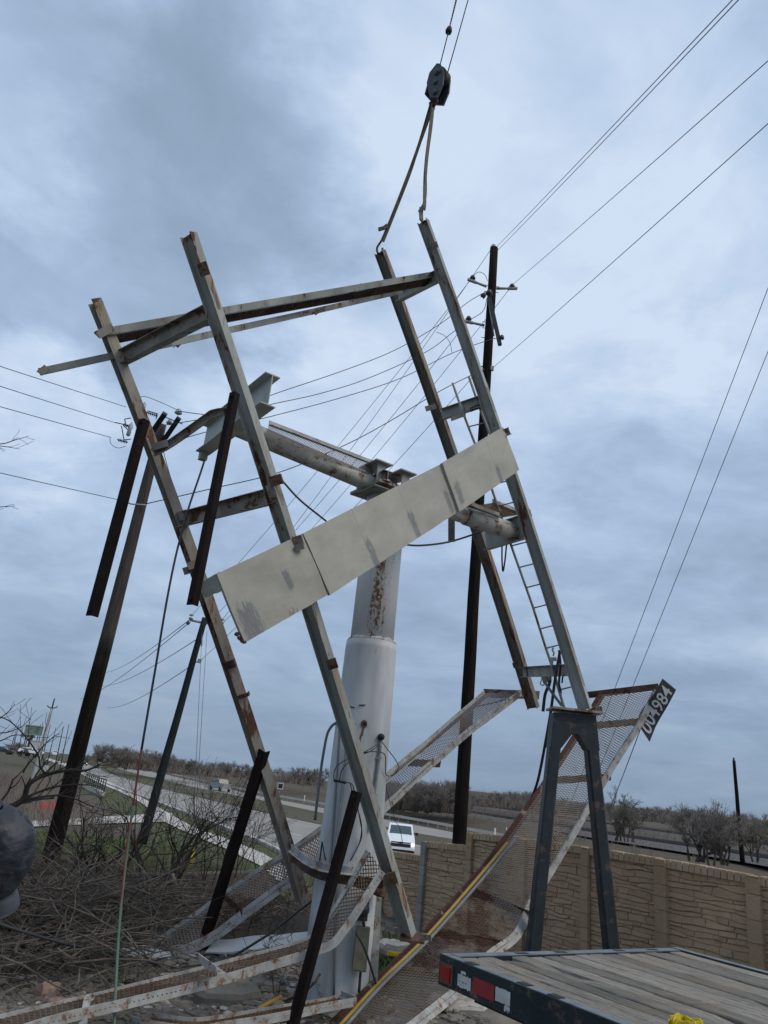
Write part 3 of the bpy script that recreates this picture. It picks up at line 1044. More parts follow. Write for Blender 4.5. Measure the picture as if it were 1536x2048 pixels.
for k in range(-3, 8):
    a = post_xy(k)
    tops = [z_on(a, 0, TOPS[j][i]) for j, i in ((k - 1, 1), (k, 0)) if j in TOPS and TOPS[j]]
    zt = (max(tops) if tops else last) - 0.01
    zb_ = ground_z(*(a + ey * 0.4).xy) - 0.3
    pm = MB()
    hw, n = 0.076 if k not in (3, 4) else 0.10, 10
    # post of stacked blocks
    z = zb_
    while z < zt - 0.02:
        z1 = min(zt, z + rnd(0.16, 0.34))
        jj = rnd(-0.005, 0.005)
        pm.box(a + V(0, 0, (z + z1) / 2) - ey * 0.03, WALLD * (hw + jj), ey * (0.115 + jj), V(0, 0, (z1 - z) / 2 - 0.003))
        z = z1
    pm.build('post', M_POSTG if k in (-2, -1) else M_POST, wall)

# ------------------------------------------------------------------ the monopole that carried the sign
COLY = 10.67
cx0 = on_z(668, 2000, 0)
def col_c(y):
    x = {1285: 741, 1100: 757, 990: 763}.get(y)
    return x
ax0 = V(0.02, COLY, -0.4)
def col_r(y_px, wpx):
    p = plumb(V(0.02, COLY, 0), y_px)
    return p.z, wpx / 2 * (p - EYE).dot(FW) / FOC * 0.985
prof = [col_r(y, w) for y, w in ((1975, 139), (1858, 136), (1701, 128), (1545, 116), (1428, 110), (1300, 104), (1286, 102))]
column = thing('billboard_column', 'thick white steel billboard column standing upright in the middle of the wreckage', 'column', (0.02, COLY, 0))
lower = MB()
zs = [z for z, r in prof]
pl = [(prof[0][1] * 1.01, -0.5)] + [(r, z) for z, r in prof]
lower.tube([V(0.02, COLY, z) for r, z in pl], [r for r, z in pl], 48)
lower.build('lower_sleeve', M_WHITE, column)
z_sl, r_sl = prof[-1]
# torn welding tabs round the sleeve's lip
tb = MB()
r_up = 0.30
for k in range(12):
    g = 2 * math.pi * k / 12 + 0.2
    c = V(0.02 + math.cos(g) * r_sl * 0.96, COLY + math.sin(g) * r_sl * 0.96, z_sl + 0.02)
    d = V(math.cos(g), math.sin(g), 0)
    tt = V(-d.y, d.x, 0)
    tb.grid([c - tt * 0.09, c + tt * 0.09, c + tt * 0.06 - d * (r_sl - r_up) + V(0, 0, rnd(0.02, 0.07)), c - tt * 0.06 - d * (r_sl - r_up) + V(0, 0, rnd(0.02, 0.07)),
             c - tt * 0.09 - V(0, 0, .02), c + tt * 0.09 - V(0, 0, .02), c + tt * 0.06 - d * (r_sl - r_up), c - tt * 0.06 - d * (r_sl - r_up)],
            [(0, 1, 2, 3), (4, 7, 6, 5), (0, 4, 5, 1), (1, 5, 6, 2), (2, 6, 7, 3), (3, 7, 4, 0)])
tb.build('welded_lip', M_RAIL, column)
zt = plumb(V(0.02, COLY, 0), 992).z
up = MB()
z1280, rA = col_r(1280, 88)
zC, rB = col_r(1110, 83)
up.tube([V(0.02, COLY, z_sl - 0.1), V(0.02, COLY, zC), V(0.02, COLY, zt)], [rA, rB, rB], 48)
up.build('upper_pipe', M_UPPER, column)

PIPE_L, PIPE_M, PIPE_R = at(458, 846, 10.0), at(760, 975, 11.4), at(1033, 1066, 12.75)
pz = 6.76
PIPE_D = V(PIPE_R.x - PIPE_L.x, PIPE_R.y - PIPE_L.y, 0).normalized()
PERP = V(PIPE_D.y, -PIPE_D.x, 0)
pm = MB()
pm.tube([PIPE_L, PIPE_L.lerp(PIPE_M, .5), PIPE_M, PIPE_M.lerp(PIPE_R, .6)], [0.138, 0.136, 0.134, 0.132], 28)
pm.tube([PIPE_M.lerp(PIPE_R, .6), PIPE_R], [0.150, 0.150], 28)
pm.build('torsion_pipe', M_PIPE, column)
# end beam on the left end of the pipe
zi = V(0, 0, 1)
eb = MB()
bc = PIPE_L - PIPE_D * 0.02
def find_len(sign, x):
    best, bs = 1e9, 0
    for i in range(10, 300):
        q = bc + PERP * (sign * i * 0.01)
        e = abs(proj(q)[0] - x)
        if e < best:
            best, bs = e, i * 0.01
    return bs
l1, l2 = find_len(1, 541), find_len(-1, 410)
ends = [bc - PERP * l2, bc + PERP * l1]
eb.prism(I_prof(0.42, 0.20, 0.014, 0.012), ends, zi)
eb.build('end_beam', steel('pale_beam_paint', (0.46, 0.49, 0.47), 0.16, scale=2.5), column)
lug = MB()
lp = ends[0] + PERP * 0.06 - V(0, 0, 0.27)
lug.box(lp, PERP * 0.05, PIPE_D * 0.05, V(0, 0, 0.06))
lug.build('lug', M_CROSS, column)
for dz_ in (-0.15, 0.15):
    rb_ = MB()
    rb_.grid([PIPE_L + PIPE_D * 0.02 + zi * dz_ * 0.8 - PERP * .006, PIPE_L + PIPE_D * 0.3 + zi * dz_ * 0.5 - PERP * .006, PIPE_L + PIPE_D * 0.02 + zi * dz_ * 1.3 - PERP * .006,
              PIPE_L + PIPE_D * 0.02 + zi * dz_ * 0.8 + PERP * .006, PIPE_L + PIPE_D * 0.3 + zi * dz_ * 0.5 + PERP * .006, PIPE_L + PIPE_D * 0.02 + zi * dz_ * 1.3 + PERP * .006],
             [(0, 1, 2), (5, 4, 3), (0, 3, 4, 1), (1, 4, 5, 2), (2, 5, 3, 0)])
    rb_.build('gusset', M_CROSS, column)
# saddle: cap plate and two stub beams clasping the pipe over the column
cpz = zt
cap = MB()
cap.box(V(0.02, COLY, cpz + 0.02) - PERP * 0.0, PIPE_D * 0.42, PERP * 0.40, V(0, 0, 0.022))
cap.prism(I_prof(0.16, 0.14), [V(0.02, COLY, cpz + 0.12) - PERP * 0.42 - PIPE_D * 0.3, V(0.02, COLY, cpz + 0.12) + PERP * 0.42 - PIPE_D * 0.3], zi)
cap.prism(I_prof(0.16, 0.14), [V(0.02, COLY, cpz + 0.12) - PERP * 0.42 + PIPE_D * 0.3, V(0.02, COLY, cpz + 0.12) + PERP * 0.42 + PIPE_D * 0.3], zi)
cap.build('cap_plate', M_RUSTY, column)
for k, px in enumerate(((748, 950), (797, 975))):
    sb = MB()
    # nearest place on the pipe
    best = min((abs(proj(PIPE_L.lerp(PIPE_R, i / 200))[0] - px[0]), i) for i in range(201))[1]
    c = PIPE_L.lerp(PIPE_R, best / 200)
    sb.box(c + zi * 0.20, PIPE_D * 0.15, PERP * 0.24, V(0, 0, 0.010))
    sb.box(c + zi * 0.0 + PERP * 0.16, PIPE_D * 0.07, PERP * 0.010, V(0, 0, 0.188))
    sb.box(c + zi * 0.0 - PERP * 0.16, PIPE_D * 0.07, PERP * 0.010, V(0, 0, 0.188))
    sb.box(c + zi * -0.20, PIPE_D * 0.13, PERP * 0.24, V(0, 0, 0.010))
    sb.build('saddle_beam', M_PAINT, column)
# catwalk along the pipe
cw = MB()
A_ = [at(537, 851, 10.25), at(640, 890, 10.8), at(747, 931, 11.4)]
B_ = [at(535, 868, 10.05), at(640, 912, 10.6), at(738, 948, 11.15)]
grating(cw, A_, B_, 0.030, 1.8, 0.007, 0.005)
cw.build('catwalk_grating', M_GRATEW, column)
r_ = MB()
r_.prism(L_prof(0.075, 0.055), A_, zi)
r_.build('catwalk_rail', M_RAIL, column)
cw = MB()
A_ = [at(984, 1006, 12.9), at(1042, 1029, 13.3)]
B_ = [at(922, 1016, 12.1), at(985, 1038, 12.5)]
grating(cw, A_, B_, 0.045, 1.8, 0.009, 0.006)
cw.build('catwalk_grating', M_GRATEB, column)
r_ = MB()
r_.prism(L_prof(0.08, 0.05), A_, zi)
r_.build('catwalk_rail', M_RAIL, column)
r_ = MB()
r_.prism(L_prof(0.09, 0.06), [at(930, 1010, 12.0), at(998, 1036, 12.45)], zi)
r_.build('catwalk_rail', M_RUSTY, column)

# fittings on the lower sleeve
def on_col(x, y, out=0.0):
    """point on the sleeve's surface seen at x, y"""
    r = ray(x, y)
    z = plumb(V(0.02, COLY, 0), y).z
    rad = r_sl + out
    for i in range(len(prof) - 1):
        (za, ra_), (zb2, rb2) = prof[i], prof[i + 1]
        if za <= z <= zb2:
            rad = lerp(ra_, rb2, (z - za) / (zb2 - za)) + out
    if z < prof[0][0]:
        rad = prof[0][1] + out
    a = r.x ** 2 + r.y ** 2
    b = 2 * (r.x * -0.02 + r.y * -COLY)
    c = 0.02 ** 2 + COLY ** 2 - rad ** 2
    disc = b * b - 4 * a * c
    t = (-b - math.sqrt(max(0, disc))) / (2 * a)
    return EYE + r * t
def col_line(px, r, out, mat, name='conduit', n=8, step=4):
    pts = smooth_poly([on_col(x, y, out) for x, y in px], step)
    return MB().tube(pts, r, n).build(name, mat, column)
M_COND = plain('grey_conduit', (0.16, 0.175, 0.185), 0.55, bmp=0)
col_line([(680, 1440), (671, 1580), (661, 1715), (650, 1860)], 0.013, 0.016, M_COND)
col_line([(694, 1480), (683, 1590), (672, 1680), (663, 1780)], 0.013, 0.016, M_COND)
col_line([(676, 1700), (671, 1850), (668, 1990)], 0.013, 0.016, M_COND)
col_line([(762, 1480), (755, 1540), (747, 1600), (741, 1660)], 0.020, 0.03, M_COND, 'weatherhead_conduit')
wh = MB()
p = on_col(762, 1477, 0.04)
wh.ball(p + V(0, 0, 0.02), 0.048, 0.05, 0.045, 10)
wh.build('weatherhead', M_BLACK, column)
for y in (1516, 1590):
    c = on_col(lerp(762, 748, (y - 1478) / 116), y, 0.03)
    MB().box(c, V(0.04, 0, 0), V(0, 0.012, 0), V(0, 0, 0.010)).build('conduit_clamp', M_GALV, column)
hole = MB()
hc = on_col(728, 1448)
hn = (hc - V(0.02, COLY, hc.z)).normalized()
ht = V(-hn.y, hn.x, 0)
def disc(mb, c, n_, r1, r0, seg=20, thick=0.012):
    t1 = V(0, 0, 1)
    t2 = n_.cross(t1).normalized()
    vs = []
    for rad, dep in ((r1, 0.0), (r1 * 0.92, thick), (r0, thick), (r0 * 0.9, -0.05)):
        for j in range(seg):
            g = 2 * math.pi * j / seg
            vs.append(c + t1 * math.cos(g) * rad * 1.15 + t2 * math.sin(g) * rad + n_ * dep)
    fs = [(i * seg + j, i * seg + (j + 1) % seg, (i + 1) * seg + (j + 1) % seg, (i + 1) * seg + j) for i in range(3) for j in range(seg)]
    mb.grid(vs, fs)
disc(hole, hc, hn, 0.045, 0.022)
hole.build('rusted_hole_rim', M_BROWN, column)
MB().lathe(hc - hn * 0.001, hn, [(0.0, 0.002), (0.026, 0.003), (0.024, 0.004), (0, 0.005)], 14).build('hole', M_BLACK, column)
# rust that ran down from the hole, a thin scab on the paint
M_RUN = plain('rust_run', (0.17, 0.075, 0.035), 0.9, 0.4, 18)
rn = MB()
for (xa, ya, xb, yb, w_) in ((727, 1455, 723, 1472, 0.03), (722, 1470, 720, 1480, 0.022), (721, 1478, 720, 1500, 0.007)):
    a, b = on_col(xa, ya, 0.003), on_col(xb, yb, 0.003)
    rn.prism([(-w_ / 2, 0), (0, 0.004), (w_ / 2, 0)], [a, b], ht, v=hn)
rn.build('rust_run', M_RUN, column)
MB().ball(on_col(710, 1447), 0.016).build('bolt', M_GALV, column)
for (a, b) in (((718, 1410), (731, 1410)), ((700, 1413), (709, 1415))):
    MB().tube([on_col(*a, 0.01), on_col(*b, 0.012)], 0.008, 6).build('bent_pin', M_CABLE, column)
# black service wires looping off the weatherhead
def wire(px, r, mat, name, parent=None, n=6, step=5):
    pts = smooth_poly([at(*p) for p in px], step)
    return MB().tube(pts, r, n).build(name, mat, parent, origin=pts[0])
for px in ([(759, 1485, 9.7), (740, 1498, 9.6), (726, 1505, 9.55), (700, 1516, 9.5), (676, 1530, 9.5), (668, 1546, 9.5), (668, 1561, 9.5)],
           [(760, 1486, 9.7), (745, 1500, 9.6), (724, 1510, 9.55), (697, 1525, 9.5), (684, 1540, 9.5), (679, 1560, 9.5)],
           [(764, 1484, 9.8), (776, 1500, 9.9), (790, 1518, 10), (797, 1534, 10), (791, 1546, 10), (780, 1552, 10), (771, 1546, 9.9), (770, 1510, 9.8), (748, 1503, 9.6), (724, 1506, 9.55)],
           [(668, 1561, 9.5), (680, 1562, 9.45), (692, 1565, 9.4), (705, 1570, 9.3), (712, 1600, 9.4), (720, 1640, 9.4), (724, 1670, 9.4), (715, 1695, 9.35), (700, 1722, 9.3)],
           [(700, 1566, 9.3), (713, 1610, 9.4), (723, 1650, 9.4), (719, 1685, 9.4), (702, 1720, 9.3)],
           [(729, 1455, 10.0), (744, 1486, 10), (760, 1525, 10), (770, 1560, 10), (776, 1590, 10.2), (790, 1640, 10.5), (799, 1655, 10.6), (806, 1690, 10.8)]):
    wire(px, 0.004 if px[0][0] == 729 else 0.0065, M_CABLE, 'service_wire', column)
lb = MB()
lb.tube([at(668, 1561, 9.48), at(692, 1565, 9.42)], 0.017, 8)
lb.build('splice', M_BLACK, column)
# free bent conduit at the left
wire([(676, 1444, 10.2), (667, 1449, 10.2), (660, 1457, 10.2), (654, 1470, 10.2), (648, 1500, 10.15), (641, 1545, 10.1), (635, 1595, 10.0), (630, 1640, 9.95)], 0.019, M_COND, 'bent_conduit', column, 8)
# painted-steel channel torn loose and wrapped round the front of the sleeve
ring = MB()
rp = smooth_poly([at(580, 1706, 9.75), at(600, 1727, 9.45), (at(622, 1742, 9.15)), at(650, 1752, 8.95), at(684, 1758, 8.85), at(720, 1766, 8.9), at(760, 1781, 9.15), at(772, 1786, 9.3)], 4)
ring.prism([(-0.055, 0), (-0.055, 0.10), (-0.046, 0.10), (-0.046, 0.009), (0.046, 0.009), (0.046, 0.13), (0.055, 0.13), (0.055, 0)], rp, zi, v=FW)
tag(ring.build('bent_channel', M_BROWN, origin=rp[0]), 'bent rusty channel wrapped round the front of the white column', 'steel channel')
rl_ = MB()
rp2 = smooth_poly([at(583, 1702, 9.7), at(600, 1716, 9.4), at(622, 1731, 9.1), at(650, 1741, 8.9), at(690, 1746, 8.8), at(702, 1748, 8.85)], 4)
rl_.prism(L_prof(0.085, 0.05), rp2, V(0, 0, 1) - FW * .35)
tag(rl_.build('bent_rail', M_RAIL, origin=rp2[0]), 'bent white rail lying on the rusty channel round the column', 'steel rail')
# electric boxes on the right of the sleeve
bx = MB()
b0 = on_col(722, 1897, 0.11)
bx.box(b0, V(0.085, 0, 0), V(0, 0.06, 0), V(0, 0, 0.23))
bx.box(b0 + V(0, -0.064, 0), V(0.078, 0, 0), V(0, 0.006, 0), V(0, 0, 0.215))
bx.build('electric_box', plain('drab_box_paint', (0.15, 0.145, 0.10), 0.6, 0.25, 8), column)
mt = MB()
mc = on_col(727, 1820, 0.12)
mt.lathe(mc + V(0, 0.10, 0), V(0, -1, 0), [(0.0, 0), (0.075, 0.0), (0.075, 0.07), (0.066, 0.08), (0.060, 0.13), (0.03, 0.15), (0, 0.152)], 20)
mt.box(mc + V(0, 0.11, 0), V(0.06, 0, 0), V(0, 0.03, 0), V(0, 0, 0.13))
mt.build('electric_meter', M_PORCD, column)
st = MB()
s0, s1 = at(748, 1787, 9.45), at(737, 1996, 9.05)
st.prism(L_prof(0.10, 0.08, 0.006), [s1, s0], V(1, 0, 0), v=V(0, 1, 0))
st.build('cover_strip', M_RAIL, column)
col_line([(727, 1832), (728, 1860)], 0.018, 0.1, M_CABLE)
col_line([(722, 1930), (718, 1985)], 0.016, 0.10, M_CABLE)
gb = MB()
gb.box(at(752, 1858, 9.9), V(0.05, 0, 0), V(0, 0.04, 0), V(0, 0, 0.07))
gb.build('junction_box', M_GALV, column)
# V shaped cut-out left of the sleeve
sl = MB()
for a, b in (((640, 1722), (645, 1685)), ((645, 1683), (652, 1720))):
    p0, p1 = on_col(*a, 0.002), on_col(*b, 0.002)
    sl.prism(rect_prof(0.028, 0.01), [p0, p1], RT)
sl.build('black_seam', M_BLACK, column)
wire([(712, 1865, 8.7), (728, 1895, 8.7), (742, 1935, 8.8), (752, 1968, 8.9)], 0.013, M_CABLE, 'loose_cable', column)
wire([(640, 1948, 8.8), (628, 1966, 8.7), (606, 1985, 8.7), (560, 2006, 8.7), (500, 2026, 8.5)], 0.014, M_BROWN, 'loose_cable', column)

# ------------------------------------------------------------------ the collapsed sign frame
FR = thing('collapsed_billboard', 'collapsed steel billboard frame hanging tilted from the crane slings in front of the column', 'billboard frame', at(628, 1238, 8.8))
def dirn(theta):
    """direction turned theta from straight at the lens towards the right"""
    return (-FW) * math.cos(R(theta)) + RT * math.sin(R(theta))
def upright(px, d0, d1, theta, h=0.185, b=0.12, mat=M_PAINT):
    # a gently bowed member: a parabola through the points
    cf_ = np.polyfit([p[1] for p in px], [p[0] for p in px], 2)
    px = [(float(np.polyval(cf_, y)), float(y)) for y in np.linspace(px[0][1], px[-1][1], 14)]
    ys_ = [p[1] for p in px]
    pts = [at(x, y, lerp(d0, d1, (y - ys_[0]) / (ys_[-1] - ys_[0]))) for x, y in px]
    mb = MB()
    mb.prism(I_prof(h, b, 0.011, 0.008), pts, dirn(theta))
    mb.build('upright', mat, FR)
    return pts
U1 = upright([(188, 602), (224, 689), (262, 778), (309, 908), (358, 1045), (412, 1199), (487, 1414), (541, 1580), (584, 1735), (608, 1805)], 10.0, 10.2, 38, 0.185, 0.135, M_RUSTY)
U2 = upright([(379, 470), (442, 673), (522, 908), (571, 1062), (627, 1238), (671, 1375), (706, 1492), (728, 1567), (775, 1741), (818, 1868)], 8.6, 9.0, 58, 0.172, 0.112)
U3 = upright([(758, 504), (822, 664), (872, 815), (902, 906), (978, 1141), (1033, 1297), (1067, 1416)], 14.5, 14.0, 55, 0.20, 0.13, M_UPR3)
U4 = upright([(847, 443), (924, 664), (979, 828), (1035, 984), (1087, 1141), (1131, 1297), (1171, 1419)], 13.2, 11.45, 60, 0.185, 0.12)
def dep(U, y):
    """depth of an upright where it is seen at height y"""
    best = min((abs(proj(poly_at(U, i / 300))[1] - y), i) for i in range(301))[1]
    return (poly_at(U, best / 300) - EYE).dot(FW)
def cross(a, b, h=0.2, wd=0.13, mat=M_PAINT, name='cross_beam', u=None):
    MB().prism(I_prof(h, wd, 0.010, 0.008), [a, b], u or UP).build(name, mat, FR)
cross(at(243, 716, 10.02), at(418, 626, 8.72), 0.19, 0.13, M_CROSS)
cross(at(359, 1040, 10.05), at(552, 990, 8.78), 0.19, 0.13, M_CROSS)
cross(at(797, 593, 14.3), at(882, 549, 13.05), 0.20)
cross(at(884, 829, 14.2), at(972, 800, 12.85), 0.20)
cross(at(1046, 1344, 13.9), at(1140, 1340, 11.75), 0.19)
# wide spreader beam that took the pipe
sp_ = MB()
sp_.prism(I_prof(0.40, 0.16, 0.012, 0.012), [at(972, 1078, 13.5), at(1052, 1052, 12.45)], UP)
sp_.build('spreader_beam', M_PAINT, FR)
MB().tube([at(1016, 1068, 12.72), at(1024, 1068, 12.78)], [0.155, 0.155], 22).build('torn_collar', M_RUSTY, FR)
# top walkway: two angle rails, what is left of the grating, cross bars
RA = [at(206, 657, 9.85), at(420, 619, 10.6), at(640, 582, 11.8), at(868, 543, 13.3)]
RB = [at(80, 736, 9.75), at(345, 679, 10.3), at(620, 619, 12.0), at(806, 577, 13.6)]
def angle(pts, a, b, u, mat, name, parent=FR, t=0.008, v=None):
    return MB().prism(L_prof(a, b, t), pts, u, v=v).build(name, mat, parent)
angle([p - UP * 0.10 for p in RA], 0.10, 0.07, UP, M_PAINT, 'walkway_rail', v=FW)
angle([p - UP * 0.09 for p in RB], 0.09, 0.06, UP, M_PAINT, 'walkway_rail', v=FW)
g = MB()
RA2 = [p - UP * 0.095 + FW * 0.06 for p in RA]
RM = [lerp(p, q, 0.42) for p, q in zip([poly_at(RA2, k / 8) for k in range(9)], [poly_at(RB, k / 8) for k in range(9)])]
RE = [p - UP * 0.14 + FW * 0.30 for p in [poly_at(RA, k / 8) for k in range(9)]]
grating(g, RA2, RE, 0.030, 1.6, 0.015, 0.010)
g.build('walkway_grating', M_BROWN, FR)
g = MB()
a0 = [poly_at(RA2, k) for k in (0.74, 0.86, 0.985)]
b0 = [at(700, 588, 12.9), at(782, 574, 13.4), at(856, 560, 13.9)]
grating(g, a0, b0, 0.05, 2.0, 0.012, 0.006)
g.build('walkway_grating', M_GRATEB, FR)
for p, q in (((349, 690), (362, 676)), ((626, 625), (646, 612)), ((700, 583), (722, 566))):
    d = 10.4 if p[0] < 400 else 12.0 if p[0] < 650 else 12.6
    angle([at(p[0], p[1], d), at(q[0], q[1], d + 0.15)], 0.06, 0.06, RT - UP, M_CROSS, 'bracket')
angle([at(190, 664, 9.75), at(222, 647, 9.85)], -0.10, 0.08, UP, M_RUSTY, 'bracket', v=FW)
angle([at(75, 742, 9.7), at(90, 730, 9.75)], -0.08, 0.05, UP, M_RUSTY, 'bracket', v=FW)
# bolted clip plates
for x, y, d, w_, h_, m in ((407, 538, 8.42, 0.055, 0.075, M_BROWN), (551, 961, 8.55, 0.07, 0.06, M_BROWN), (664, 1328, 8.66, 0.06, 0.06, M_BROWN), (783, 1757, 8.74, 0.06, 0.07, M_BROWN),
                           (861, 815, 14.1, 0.10, 0.05, M_CROSS), (870, 490, 13.0, 0.05, 0.05, M_CROSS), (972, 775, 12.75, 0.05, 0.07, M_CROSS), (1056, 1027, 12.2, 0.05, 0.06, M_BROWN),
                           (1148, 1322, 11.95, 0.05, 0.07, M_BROWN), (1031, 1330, 13.85, 0.05, 0.05, M_BROWN), (374, 1141, 10.05, 0.05, 0.05, M_PAINT), (458, 1330, 9.98, 0.075, 0.05, M_BROWN),
                           (486, 1392, 10.0, 0.07, 0.025, M_BROWN), (366, 1030, 9.92, 0.06, 0.06, M_RUSTY), (542, 985, 8.62, 0.04, 0.09, M_CROSS)):
    c = at(x, y, d)
    ax = (at(x + 10, y + 31, d) - c).normalized()
    ar = ax.cross(FW).normalized()
    pb = MB()
    pb.box(c, ar * w_, ax * h_, FW * 0.008)
    pb.box(c - FW * 0.012 + ar * w_ * 0.2, ar * 0.014, ax * 0.014, FW * 0.012)
    if w_ > 0.06:
        pb.box(c + ar * w_ + FW * 0.04, ar * 0.006, ax * h_, FW * 0.05)
    pb.build('clip_plate', m, FR)
def stain(U, y0, y1, theta, h, w_):
    # rust that has run down the outer flange from a clip
    pts = [U[0]] * 0
    for k in range(9):
        y = lerp(y0, y1, k / 8)
        i = min(range(301), key=lambda q: abs(proj(poly_at(U, q / 300))[1] - y))
        pts.append(poly_at(U, i / 300))
    ax = (pts[-1] - pts[0]).normalized()
    n_ = dirn(theta)
    n_ = (n_ - ax * n_.dot(ax)).normalized()
    sd_ = ax.cross(n_).normalized()
    vs = []
    for k, p in enumerate(pts):
        ww = w_ / 2 * (1 - 0.55 * k / 8) * rnd(0.75, 1.1)
        off = rnd(-0.006, 0.006)
        for s_ in (-1, 1):
            vs.append(p + n_ * (h / 2 + 0.0022) + sd_ * (ww * s_ + off))
    MB().grid(vs, [(2 * i, 2 * i + 1, 2 * i + 3, 2 * i + 2) for i in range(8)]).build('rust_run', M_STAIN, FR)
stain(U2, 548, 625, 58, 0.172, 0.10)
stain(U2, 972, 1015, 58, 0.172, 0.09)
stain(U2, 1338, 1420, 58, 0.172, 0.10)
stain(U2, 1768, 1830, 58, 0.172, 0.105)
stain(U4, 1332, 1375, 60, 0.185, 0.11)
stain(U4, 778, 830, 60, 0.185, 0.10)
stain(U3, 610, 780, 55, 0.20, 0.12)
stain(U3, 1100, 1270, 55, 0.20, 0.12)
stain(U1, 610, 720, 38, 0.185, 0.13)
stain(U1, 850, 912, 38, 0.185, 0.12)
# braces: dark angles swinging from the uprights
def brace(a, b, w_=0.105, d_=0.09):
    # corner of the angle towards the lens, one leg back to the left, one back to the right
    s_ = RT * (w_ * 0.68)
    mb = MB()
    mb.prism(L_prof(d_, w_ * 0.86, 0.010), [a + s_, b + s_], RT * 0.55 + FW * 0.83, v=-RT * 0.83 + FW * 0.55)
    for e, k in ((a, 0.06), (b, -0.06)):
        c = e + (b - a).normalized() * k + s_ * 0.5 - FW * 0.0
        mb.lathe(c + FW * 0.03, -FW, [(0.016, 0), (0.016, 0.03), (0.01, 0.04), (0, 0.042)], 8)
    mb.build('brace', M_BRACE, FR)
p = at(275, 836, 9.82)
q = plumb(p, 1231)
qx = proj(q)[0]
q = q + RT * ((168 - qx) / FOC * 9.0)
brace(p, q, 0.128, 0.10)
p = at(458, 782, 8.48)
q = plumb(p, 1209) 
q = q + RT * ((371 - proj(q)[0]) / FOC * 8)
brace(p, q, 0.104, 0.08)
p = at(516, 1505, 9.98)
q = on_z(384, 1927, 0.0)
brace(p, q, 0.135, 0.11)
p = at(703, 1584, 8.62)
q = on_z(570, 2064, 0.0)
brace(p, q, 0.118, 0.09)
# arm from the left upright up to the end beam, with a bent head
arm = smooth_poly([at(308, 906, 9.9), at(345, 886, 9.85), at(415, 837, 9.75), at(432, 827, 9.7), at(448, 824, 9.72), at(458, 828, 9.8)], 4)
MB().prism(C_prof(0.10, 0.06, 0.008), arm, UP).build('bent_arm', M_RUSTY, FR)
MB().prism(L_prof(0.10, 0.05), [at(306, 903, 9.85), at(338, 893, 9.8)], UP).build('bracket', M_RUSTY, FR)
# hanging cables and plates of the frame
wire([(565, 962, 8.6), (600, 1000, 8.9), (652, 1042, 9.3)], 0.012, M_CABLE, 'loose_cable', FR)
wire([(800, 1088, 11.0), (840, 1091, 11.4), (897, 1084, 12.0), (952, 1067, 12.6), (972, 1058, 13.0)], 0.016, M_CABLE, 'loose_cable', FR)
wire([(1004, 1092, 12.8), (1004, 1120, 12.8), (1006, 1143, 12.8), (1010, 1120, 12.8), (1013, 1090, 12.8)], 0.014, M_CABLE, 'loose_cable', FR)
hp = at(903, 1030, 12.4)
MB().box(at(903, 1050, 12.4), RT * 0.055, UP * 0.28, FW * 0.012).build('hanger_plate', M_CROSS, FR)

# apron of three cream sheets and a torn flap, each folded back along its edges
def sheet(px, uvs, name='apron_panel', thick=0.02, rumple=0.022, seed=1):
    """px: (x, y, D) round the edge TL, TR, BR, BL; built as a slightly buckled grid with folded edges"""
    tl, tr, br, bl_ = [at(*p) for p in px]
    n, m = 14, 8
    nrm = (tr - tl).cross(bl_ - tl).normalized()
    if nrm.dot(FW) > 0:
        nrm = -nrm
    mb = MB()
    P_ = [[None] * (m + 1) for _ in range(n + 1)]
    for i in range(n + 1):
        for j in range(m + 1):
            s, t = i / n, j / m
            p = bl_.lerp(br, s).lerp(tl.lerp(tr, s), t)
            k = mnoise.noise(p * 1.7 + V(seed, 0, 0)) * rumple + mnoise.noise(p * 4 + V(0, seed, 0)) * rumple * 0.35
            e = 0.008 * mnoise.noise(p * 9)
            if j == 0:
                p = p + UP * e
            P_[i][j] = p + nrm * k
    u0, u1 = uvs
    H_ = (tl - bl_).length
    def uvc(i, j):
        return (lerp(u0, u1, i / n), j / m * 0.92)
    for i in range(n):
        for j in range(m):
            mb.face([P_[i][j], P_[i + 1][j], P_[i + 1][j + 1], P_[i][j + 1]], True, [uvc(i, j), uvc(i + 1, j), uvc(i + 1, j + 1), uvc(i, j + 1)])
    back = -nrm * 0.045
    loop = [(i, 0) for i in range(n)] + [(n, j) for j in range(m)] + [(i, m) for i in range(n, 0, -1)] + [(0, j) for j in range(m, 0, -1)]
    for (a, b) in zip(loop, loop[1:] + loop[:1]):
        pa, pb = P_[a[0]][a[1]], P_[b[0]][b[1]]
        mb.face([pa, pb, pb + back, pa + back], False, [uvc(*a), uvc(*b), uvc(*b), uvc(*a)])
    for i in range(n):
        for j in range(m):
            mb.face([P_[i][j + 1] - nrm * .012, P_[i + 1][j + 1] - nrm * .012, P_[i + 1][j] - nrm * .012, P_[i][j] - nrm * .012], True, [uvc(i, j)] * 4)
    return mb.build(name, M_PANEL, FR)
sheet([(433, 1148, 7.74), (604, 1068, 8.50), (657, 1189, 8.50), (489, 1286, 7.74)], (0.0, 1.08), seed=3)
sheet([(605, 1067, 8.50), (884, 927, 10.55), (917, 1023, 10.55), (661, 1190, 8.50)], (1.09, 3.52), seed=11)
sheet([(885, 926, 10.5), (1007, 854, 11.9), (1038, 940, 11.9), (919, 1024, 10.5)], (3.53, 4.72), seed=17)
sheet([(392, 1170, 9.80), (432, 1148, 7.80), (444, 1182, 7.80), (410, 1196, 9.80)], (0.3, 0.6), 'torn_flap', seed=5, rumple=0.004)
